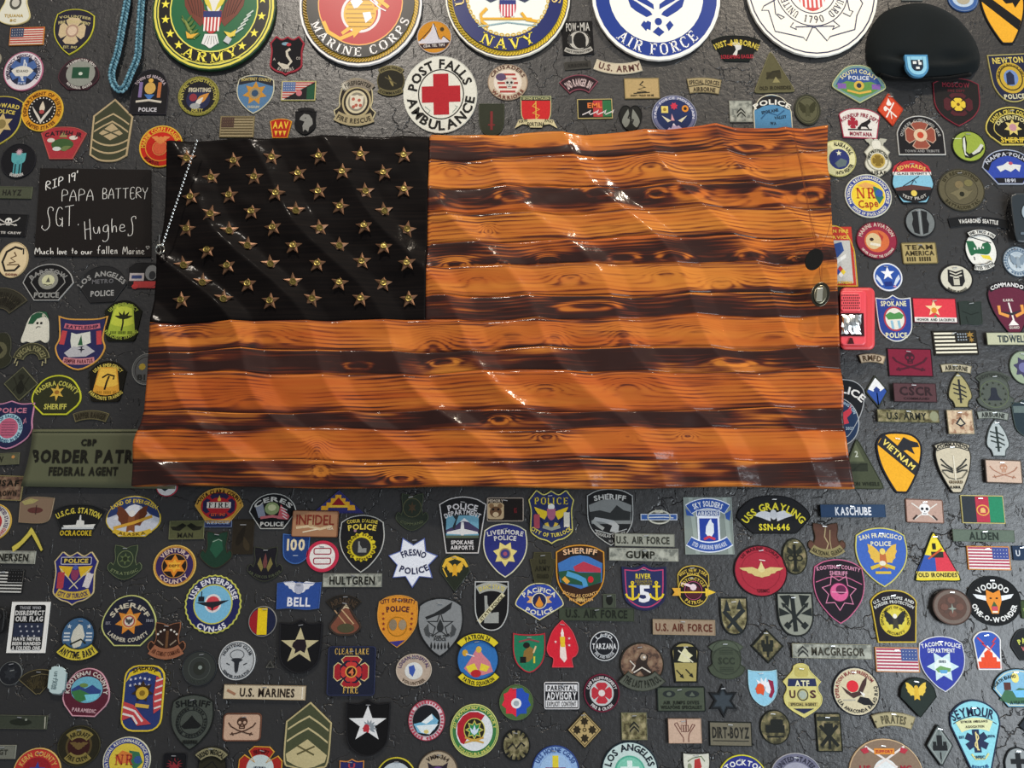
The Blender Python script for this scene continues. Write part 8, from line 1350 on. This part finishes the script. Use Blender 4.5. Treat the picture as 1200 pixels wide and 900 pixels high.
P('unit', 'round pink-rimmed patch with a snowy blue mountain', 'circ', 500, 844, 43, 48, 'e0c9cf', 'b03c50', [ticks(0, 0, 18.5, 0, 360, 34, 3.4, 'b8485c', ry=21), S('circ', 0, 0, 32, 36, '191b20'), Gp([(-15, 4), (-6, 2), (6, -8), (14, 0), (10, 10), (2, 16), (-10, 14)], '77b4d4', 'mountain'), Gp([(-6, 2), (6, -8), (8, -2), (0, 4)], 'e6f0f4', 'snow_cap'), Gp([(-12, 6), (14, 4), (4, 16), (-6, 14)], 'e3eef2', 'glacier'), S('circ8', 0, 13, 6, 5, 'd9c87c')], bw=1)
P('unit', 'round tan marine squadron patch with purple helmet at the bottom', 'circ', 513, 905, 48, 52, 'b0a088', '54483c', [A('VMM-364', 0, 0, 19, -42, 42, 5, '3c3028'), Gp([(-12, -12), (-6, -8), (6, -8), (12, -12), (9, 4), (-9, 4)], '2c2430', 'helmet'), S('circ16', 0, 0, 14, 15, '5c3c78')], bw=1.2)
P('unit', 'large round green, red and white cavalry patch with gold trophy', 'circ', 556, 856, 57, 63, '3c7a44', 'c9ce7c', [R('circ', 0, 0, 53, 59, .8, 'c9ce7c'), A('2D ARMORED CAVALRY', 0, 0, 24.5, -85, 85, 4, 'c9c96a', ry=27.5), A('TOUJOURS PRET', 0, 0, 24.5, 228, 132, 4, 'c9c96a', ry=27.5), S('circ', 0, 0, 43, 47, 'dfe3e6'), Gp([(12, -18), (4, -22), (-6, -22), (-14, -17), (-20, -8), (-20, 4), (-16, 14), (-12, 16), (-8, 8), (-10, -4), (0, -12), (8, -12)], 'b02430', 'red_part'), S('circ', 0, -1, 25, 28, 'c9c25a'), S('circ', 0, -1, 23, 26, '26241c'), S('star8', 0, -1, 22, 24, 'c9be5a'), S('star8', 0, -1, 17, 19, '2e8a54'), S('leaf', 0, -1, 4, 12, 'cfe0f0'), S('leaf', -3, 0, 3, 9, 'cfe0f0', -30), S('leaf', 3, 0, 3, 9, 'cfe0f0', 30), L([(-11, 8), (11, 14)], 2, 'cda04a', 'sabre'), L([(11, 8), (-11, 14)], 2, 'cda04a', 'sabre')], bw=1.4)
P('unit', 'round red and blue flower patch with a white centre', 'circ', 605, 823, 40, 42, '4c6a3c', '5c7048', [Gp([(0, -16), (-7, -17), (-10, -12), (-15, -10), (-14, -3), (-17, 3), (-12, 7), (-12, 13), (-5, 13), (0, 17)], 'dc2c40', 'petals'), Gp([(0, -16), (7, -17), (10, -12), (15, -10), (14, -3), (17, 3), (12, 7), (12, 13), (5, 13), (0, 17)], '2850b4', 'petals'), S('circ16', 0, 1, 12, 12, 'e9eaea'), S('circ8', 0, 1, 7, 7, 'a3adb4')], bw=1)
P('unit', 'small round camouflage patch with black teeth around a snake', 'circ', 605, 873, 33, 38, 'cloth:mc', '17191a', [[S('tri', 13 * sin(a), -15 * cos(a), 4, 7, '17191a', math.degrees(a) + 180) for a in [radians(d) for d in (-50, -25, 0, 25, 50, 130, 155, 180, 205, 230)]], L([(-10, 4), (-4, -2), (0, 4), (6, -3), (10, 1)], 2, '1e2020', 'snake')], bw=1.6)
P('mor', 'white and black parental advisory label patch', 'rrs', 658, 815, 41, 32, '17181d', 'd9d9dc', [S('rect', 0, -9, 37, 8, 'dedee0', name='upper_strip'), S('rect', 0, 9.5, 37, 8, 'dedee0', name='lower_strip'), T('PARENTAL', 0, -9, 33, 6, '17181d'), T('ADVISORY', 0, 0, 35, 8.5, 'dedee0'), T('EXPLICIT CONTENT', 0, 9.5, 34, 5.5, '17181d', font='n')], bw=1.2)
P('fire', 'round maroon and black fire patch with red maltese centre', 'circ', 705, 812, 42, 45, '1b1a1e', '6b1c34', [A('CAMP FALLING PROPERTY', 0, 0, 17, -75, 75, 3.6, 'd6cfd0', ry=18), A('FIRE & CRASH', 0, 0, 17, 225, 135, 3.6, 'd6cfd0', ry=18.5), S('circ', 0, 0, 28, 30, 'bfc4c4'), S('malt', 0, 0, 24, 25, 'b8303c'), S('circ8', 0, 0, 8, 8, 'dcd3d0')], bw=1.6)
P('unit', 'tan diamond patch with four dark ivy leaves', 'dia', 685, 855, 41, 44, 'b59e6c', '2a2418', [R('dia', 0, 0, 35, 38, .8, '4c3f24'), [S('flower', 9 * a, 10 * b, 10, 11, '2c2414', name='ivy_leaf') for a, b in ((0, -1), (0, 1), (1, 0), (-1, 0))], R('circ8', 0, 0, 5, 5, 1, '4c3f24'), L([(0, -5), (0, -3)], 1, '2c2414')], bw=1)
P('rank', 'square camouflage patch with a corporal chevron below the monkey patch', 'rect', 743, 851, 30, 32, 'cloth:mc', '77785c', [chev(0, -6, 11, 6, 2.6, '1f221e'), chev(0, -1, 11, 6, 2.6, '1f221e')], bw=.8)
P('unit', 'round pale blue ship patch with a lighthouse at the bottom edge', 'circ', 651, 904, 56, 62, '8fb0dc', '2c4486', [A('USS HORNE CG-30', 0, 0, 23.5, -66, 66, 5.5, '34508c', ry=26), S('circ', 0, 1, 38, 44, '9cbce0'), S('rect', 0, -8, 7, 22, 'dccb3c', name='lighthouse'), S('rect', 0, -2, 24, 6, '8c2444')], bw=1.6)
P('fire', 'large round white Los Angeles patch with a green centre at the bottom', 'circ', 738, 903, 67, 70, 'c3d6d2', '1c2a34', [A('LOS ANGELES', 0, 0, 26.5, -78, 78, 8, '17202a', ry=28), S('circ', 0, 1, 36, 38, '54a890'), S('circ', 0, 1, 32, 34, '7cc4ac'), S('rect', 0, 0, 6, 24, 'd9ece6'), S('rect', 0, -2, 22, 6, 'd9ece6')], bw=1.6)
P('tape', 'olive rectangular patch with two dark badges and three words', 'rrs', 798, 819, 57, 30, '4a5244', '1c2220', [S('circ16', -14, -6, 15, 8, '262c2c'), S('circ16', 13, -6, 17, 8, '262c2c'), S('circ8', -14, -6, 6, 5, '5a6256'), S('tri', 13, -6, 7, 5, '5a6256'), T('AIR JUMPS DIVES', 0, 4, 42, 4, '20251e'), T('WEAPONS SPECIALIST', 0, 9.5, 48, 4, '20251e')], bw=1.6)
P('mor', 'charcoal six-pointed star patch outlined in black', 'star6', 847, 821, 38, 40, '3a4249', '16191c', [R('star6', 0, 0, 27, 28, .8, '2c3338')], bw=2.4)
P('unit', 'light blue shield with a red and white headdress profile', 'shp', 894, 806, 34, 43, '8ec4dc', 'a9d6e4', [headprof(-2, 0, 22, 'd9542c', 'e3e6ec'), Gp([(6, -10), (12, -8), (13, 4), (9, 12), (6, 10), (9, 2)], '8c2442', 'headdress_band')], bw=1)
P('mor', 'tan square with a line-drawn hand making a horns sign', 'rect', 802, 856, 39, 29, 'c4a894', 'a88c78', [L([(-12, -8), (-6, 2), (-2, 8), (-2, 13)], 1, '6b4038', 'hand_line'), L([(12, -7), (5, 3), (4, 8), (4, 13)], 1, '6b4038', 'hand_line'), L([(-12, -8), (-9, -10), (-5, -2)], 1, '6b4038', 'hand_line'), L([(12, -7), (9, -8), (5, 0)], 1, '6b4038', 'hand_line'), [R('rrs', -3 + 3 * k, -3, 3, 8, .6, '6b4038', name='finger_line') for k in range(3)], L([(2, -14), (2, -7)], 1, '6b4038')], bw=.6, lift=.004)
P('mor', 'grey-brown rectangle with black DIRT-BOYZ letters', 'rect', 856, 860, 50, 29, '6f6a5a', '1d201e', [T('DIRT-BOYZ', 0, -2, 43, 13, '23221e'), L([(-21, 8), (21, 8)], 1, '23221e')], bw=1.2, rot=1)
P('mor', 'small white patch with red figure at the bottom edge', 'shp', 816, 898, 32, 34, 'd3d2c4', '2c2c2a', [Gp([(-2, -8), (4, -10), (6, 0), (2, 8), (-3, 4)], 'b03434', 'figure'), L([(-10, -6), (-4, -10), (6, -12), (10, -6)], 1.2, '6f7c5c', 'wreath'), S('circ8', -8, 0, 5, 8, '8c9478')])
P('pol', 'blue and yellow Stockton police patch at the bottom edge', 'fan', 870, 909, 58, 50, '2c3484', 'd6d23c', [A('STOCKTON', 0, 14, 30, -50, 50, 6.5, 'e3e3e0'), T('1850', 0, -4, 16, 5, 'd6d27c')], bw=1.5)
P('pol', 'gold badge-shaped agent patch with ATF letters', 'badge', 940, 809, 45, 64, 'ccc37c', 'd9cf7c', [Gp([(-16, -14), (16, -14), (17, -5), (-17, -5)], '232c52', 'blue_band'), T('ATF', 0, -8.5, 17, 7, 'e0dcb4'), S('rrb', 0, -22, 16, 12, 'b9ad62'), T('U', -12, 4, 7, 9, '4c2c2c'), T('S', 12, 4, 7, 9, '4c2c2c'), R('circ', 0, 5, 13, 14, 1.2, '3a3a3c'), S('circ16', 0, 5, 9, 10, 'a3ada0'), S('rrs', 0, 16, 34, 5, 'b5a868'), T('SPECIAL AGENT', 0, 16, 30, 3.4, '3c3628'), Gp([(-12, 21), (12, 21), (0, 27)], '222848', 'blue_foot')], bw=1.3)
P('unit', 'round cream patch with a black eagle and red sun', 'circ', 1003, 810, 56, 58, 'cfc4a4', '1e2026', [R('circ', 0, 0, 54, 56, .8, 'd9d4c4'), A('OPERATION IRAQI FREEDOM', 0, 0, 23, -110, 60, 4.2, '8c3c3c'), A('LSA ANACONDA BALAD IRAQ', 0, 0, 23, 245, 75, 4.2, '26262a'), S('circ16', -4, -6, 14, 14, 'd42c38'), Gp([(-17, -6), (-12, 2), (-4, 8), (6, 4), (12, -8), (14, -18), (8, -12), (2, 0), (-6, 2)], '45302c', 'eagle'), Gp([(4, 6), (14, 8), (20, 16), (8, 16), (0, 12)], '1b1b1f', 'aircraft'), Gp([(4, 0), (10, 3), (8, 7)], 'e3e0d8', 'head'), L([(-16, 10), (-2, 10)], 1.2, 'a8a498')], bw=1.8)
P('unit', 'round olive patch with a dark tank shape and two staples', 'circ', 908, 852, 36, 41, 'cloth:ocp', '1e211c', [S('rrs', 0, 2, 22, 9, '1b1e1a'), S('rrb', 2, -5, 15, 9, '1b1e1a'), L([(-10, 11), (10, 11)], 2, '1b1e1a', 'track')], bw=1.4)
P('unit', 'small rectangular camouflage patch with crossed black tools', 'rrs', 971, 858, 30, 46, 'cloth:ocp', '191d19', [L([(-10, -8), (10, 16)], 4, '191c18', 'tool'), L([(10, -8), (-10, 16)], 4, '191c18', 'tool'), S('rect', 0, -16, 26, 5, '2c3028'), S('shp', 0, -4, 10, 14, '1b1e1a'), L([(0, 8), (0, 19)], 3, '191c18')], bw=1.6)
P('unit', 'round grey-purple United States patch at the bottom edge', 'circ', 933, 909, 60, 54, '6f6f84', 'b0b0b8', [A('UNITED STATES', 0, 0, 23.5, -62, 62, 6, '2c2c3c', ry=20.5), S('circ', 0, 0, 36, 32, '9c9cac')], bw=1)
P('tab', 'tan curved PIRATES tab with small stars', 'arc22', 1046, 844, 52, 20, 'aaa07c', '8a8266', [TA('PIRATES', 52, 20, 22, '55503a', k=.6, sp=.62), S('star5', -21, 2, 4, 4, '55503a'), S('star5', 21, 3, 4, 4, '55503a')], rot=2, bw=.8, lift=.003)
P('unit', 'large tan round patch with white skull and red letters at the bottom', 'circ', 1038, 909, 88, 88, '85705e', 'cdb08a', [S('circ', 0, -2, 30, 36, 'dbe0e0'), S('circ8', -6, 0, 7, 7, '2c2c34', name='eye'), S('circ8', 6, 0, 7, 7, '2c2c34', name='eye'), L([(-22, -35), (14, -10)], 2.4, 'e0d6d0', 'baton'), L([(24, -35), (-12, -10)], 2.4, 'e0d6d0', 'baton'), S('rrs', 0, -29, 24, 7, 'd98a34'), T('SUPPORT', 0, -29, 20, 3.4, 'b03434'), T('US', -24, -9, 13, 7, '9c2434'), T('MC', 24, -9, 13, 7, '9c2434'), Gp([(-28, -31), (-20, -34), (-18, -28), (-24, -26)], 'b03040', 'ribbon_end'), Gp([(28, -31), (20, -34), (18, -28), (24, -26)], 'b03040', 'ribbon_end')], bw=1.4)
P('rank', 'black specialist rank patch with a golden eagle', 'spec', 1075, 817, 43, 47, '26302c', '1d2523', [eagle(-2, -7, 24, 'dfbe4a', 'd6ae3a')], bw=1, lift=.004)
P('fire', 'tall light blue Seymour ambulance patch with a star of life', 'pick', 1145, 869, 60, 100, '8accd8', '222c44', [A('SEYMOUR', -1, 24, 60, -26, 24, 11, '1e2844'), L([(-26, -22), (-14, -28), (-1, -31), (12, -29), (25, -20)], 1, '222c44'), S('arc26', -1, -20, 44, 17, 'd6d8a8'), T('SEYMOUR AMBULANCE', -1, -24, 32, 2.8, '3c3a30'), T('ASSOCIATION', -1, -18, 22, 2.8, '3c3a30'), sol(-1, -1, 27, '202c4c', 'd9c88a'), T('EST', -18, -6, 6, 3, '2c4466'), T('1976', 17, -6, 8, 3, '2c4466'), L([(-9, 14), (-5, 20), (6, 20), (11, 14)], 2, 'd0cf8c', 'wreath'), T('WISC', 0, 18, 12, 4, '3c5a6c'), A('RESCUE', -1, 8, 22, 205, 155, 3.6, '2c5a8c')], bw=2, rot=-2)
P('unit', 'fan-shaped scenic patch with balloon and lake cut by the right edge', 'fan', 1193, 806, 62, 46, '7eb0cc', '1c2a2c', [R('fan', 0, 0, 56, 41, 1, 'd0cfae', name='inner_border'), S('circ16', -3, -12, 9, 12, 'e3d67c'), Gp([(-24, 14), (-16, 2), (-6, 4), (0, 0), (18, 2), (16, 18), (-14, 18)], '3f6a4c', 'trees'), S('rect', -13, -2, 8, 9, '54302c'), Gp([(-8, 3), (14, 2), (12, 11), (-4, 11)], '6cb4dc', 'lake'), A('NORTH IDAHO', -2, 18, 34, -54, 0, 4, '26302c', ry=32), T('AVIATION', 0, 17, 24, 4, '1f3a34')], bw=1.2)
P('unit', 'small grey diamond patch with a black castle', 'diar', 1100, 873, 31, 49, '77807e', '25292b', [R('diar', 0, 0, 25, 42, .8, '9aa19e', name='inner_border'), S('rect', 0, 3, 17, 6, '16181a'), S('rect', -6, -1, 4, 7, '16181a'), S('rect', 6, -1, 4, 7, '16181a'), S('rect', 0, -5, 6, 14, '16181a'), L([(0, 8), (0, 16)], 1.4, '16181a')], bw=1.2, lift=.003)
P('unit', 'grey square patch with a black cross in the bottom right corner', 'house', 1193, 895, 34, 40, '8a8f90', '1a1e20', [S('rect', 0, 0, 6, 26, '17191b', name='cross'), S('rect', 0, -3, 18, 6, '17191b', name='cross')], bw=1.8)
P('unit', 'dark patch tip cut by the right edge under the scenic fan patch', 'dia', 1203, 850, 20, 22, '262c33', '1a1f24', [S('dia', 0, 0, 8, 9, '3c4650')])
P('unit', 'small pin of two silver chevrons below the striped roundel', 'tri', 317, 778, 11, 9, 'metal:6a6a66', 'metal:a8a69c', [Gp([(-2, 3), (0, -1), (2, 3)], '23231f', 'chevron_gap')], bw=1, staple=False)

P('unit', 'clear plastic sleeve holding a blue and white airborne winged hand insignia', 'rect', 830, 616, 57, 67, 'gloss:77817c', 'gloss:98a29c', [
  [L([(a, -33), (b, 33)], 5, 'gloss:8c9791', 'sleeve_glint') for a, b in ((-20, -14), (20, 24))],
  S('arc34', 0, -23, 53, 19, 'dfe4ee'), S('arc34', 0, -23, 51, 17, '2f52a0'), TA('SKY SOLDIERS', 51, 17, 34, 'e6eaf2', 0, -23, k=.6, sp=.75),
  Gp([(-26, -20), (-20, -15), (-16, -11), (-25, -12)], '2f52a0', 'scroll_end'), Gp([(27, -18), (20, -14), (21, -8), (25, -6)], '2f52a0', 'scroll_end'),
  S('rect', 0, -14.5, 28, 8, 'dfe4ee', name='title_edge'), S('rect', 0, -14.5, 26, 6, '3c5490', name='title_band'), T('AIRBORNE', 0, -14.5, 24, 4.6, 'dfe4ee'),
  S('rect', 0, 6, 26, 33, 'dfe4ee', name='shield_edge'), S('rect', 0, 6, 21.5, 29, '25409c', name='shield_field'),
  Gp([(-4, 9), (-3, 1), (1, -6), (3, -8), (4, -4), (6, -2), (6, 8), (3, 13), (-2, 12)], 'e3e9ee', 'winged_hand'), L([(-6, 16), (0, 13), (7, 16)], 3, 'c03a50', 'bayonet'),
  S('bow34', 0, 22, 55, 19, 'dfe4ee'), S('bow34', 0, 22, 53, 16.5, '2f52a0'), TA('173D AIRBORNE BRIGADE', 53, 16.5, 34, 'c9d2e6', 0, 22, k=.5, sp=.8, down=True)], bw=.8, staple=False)
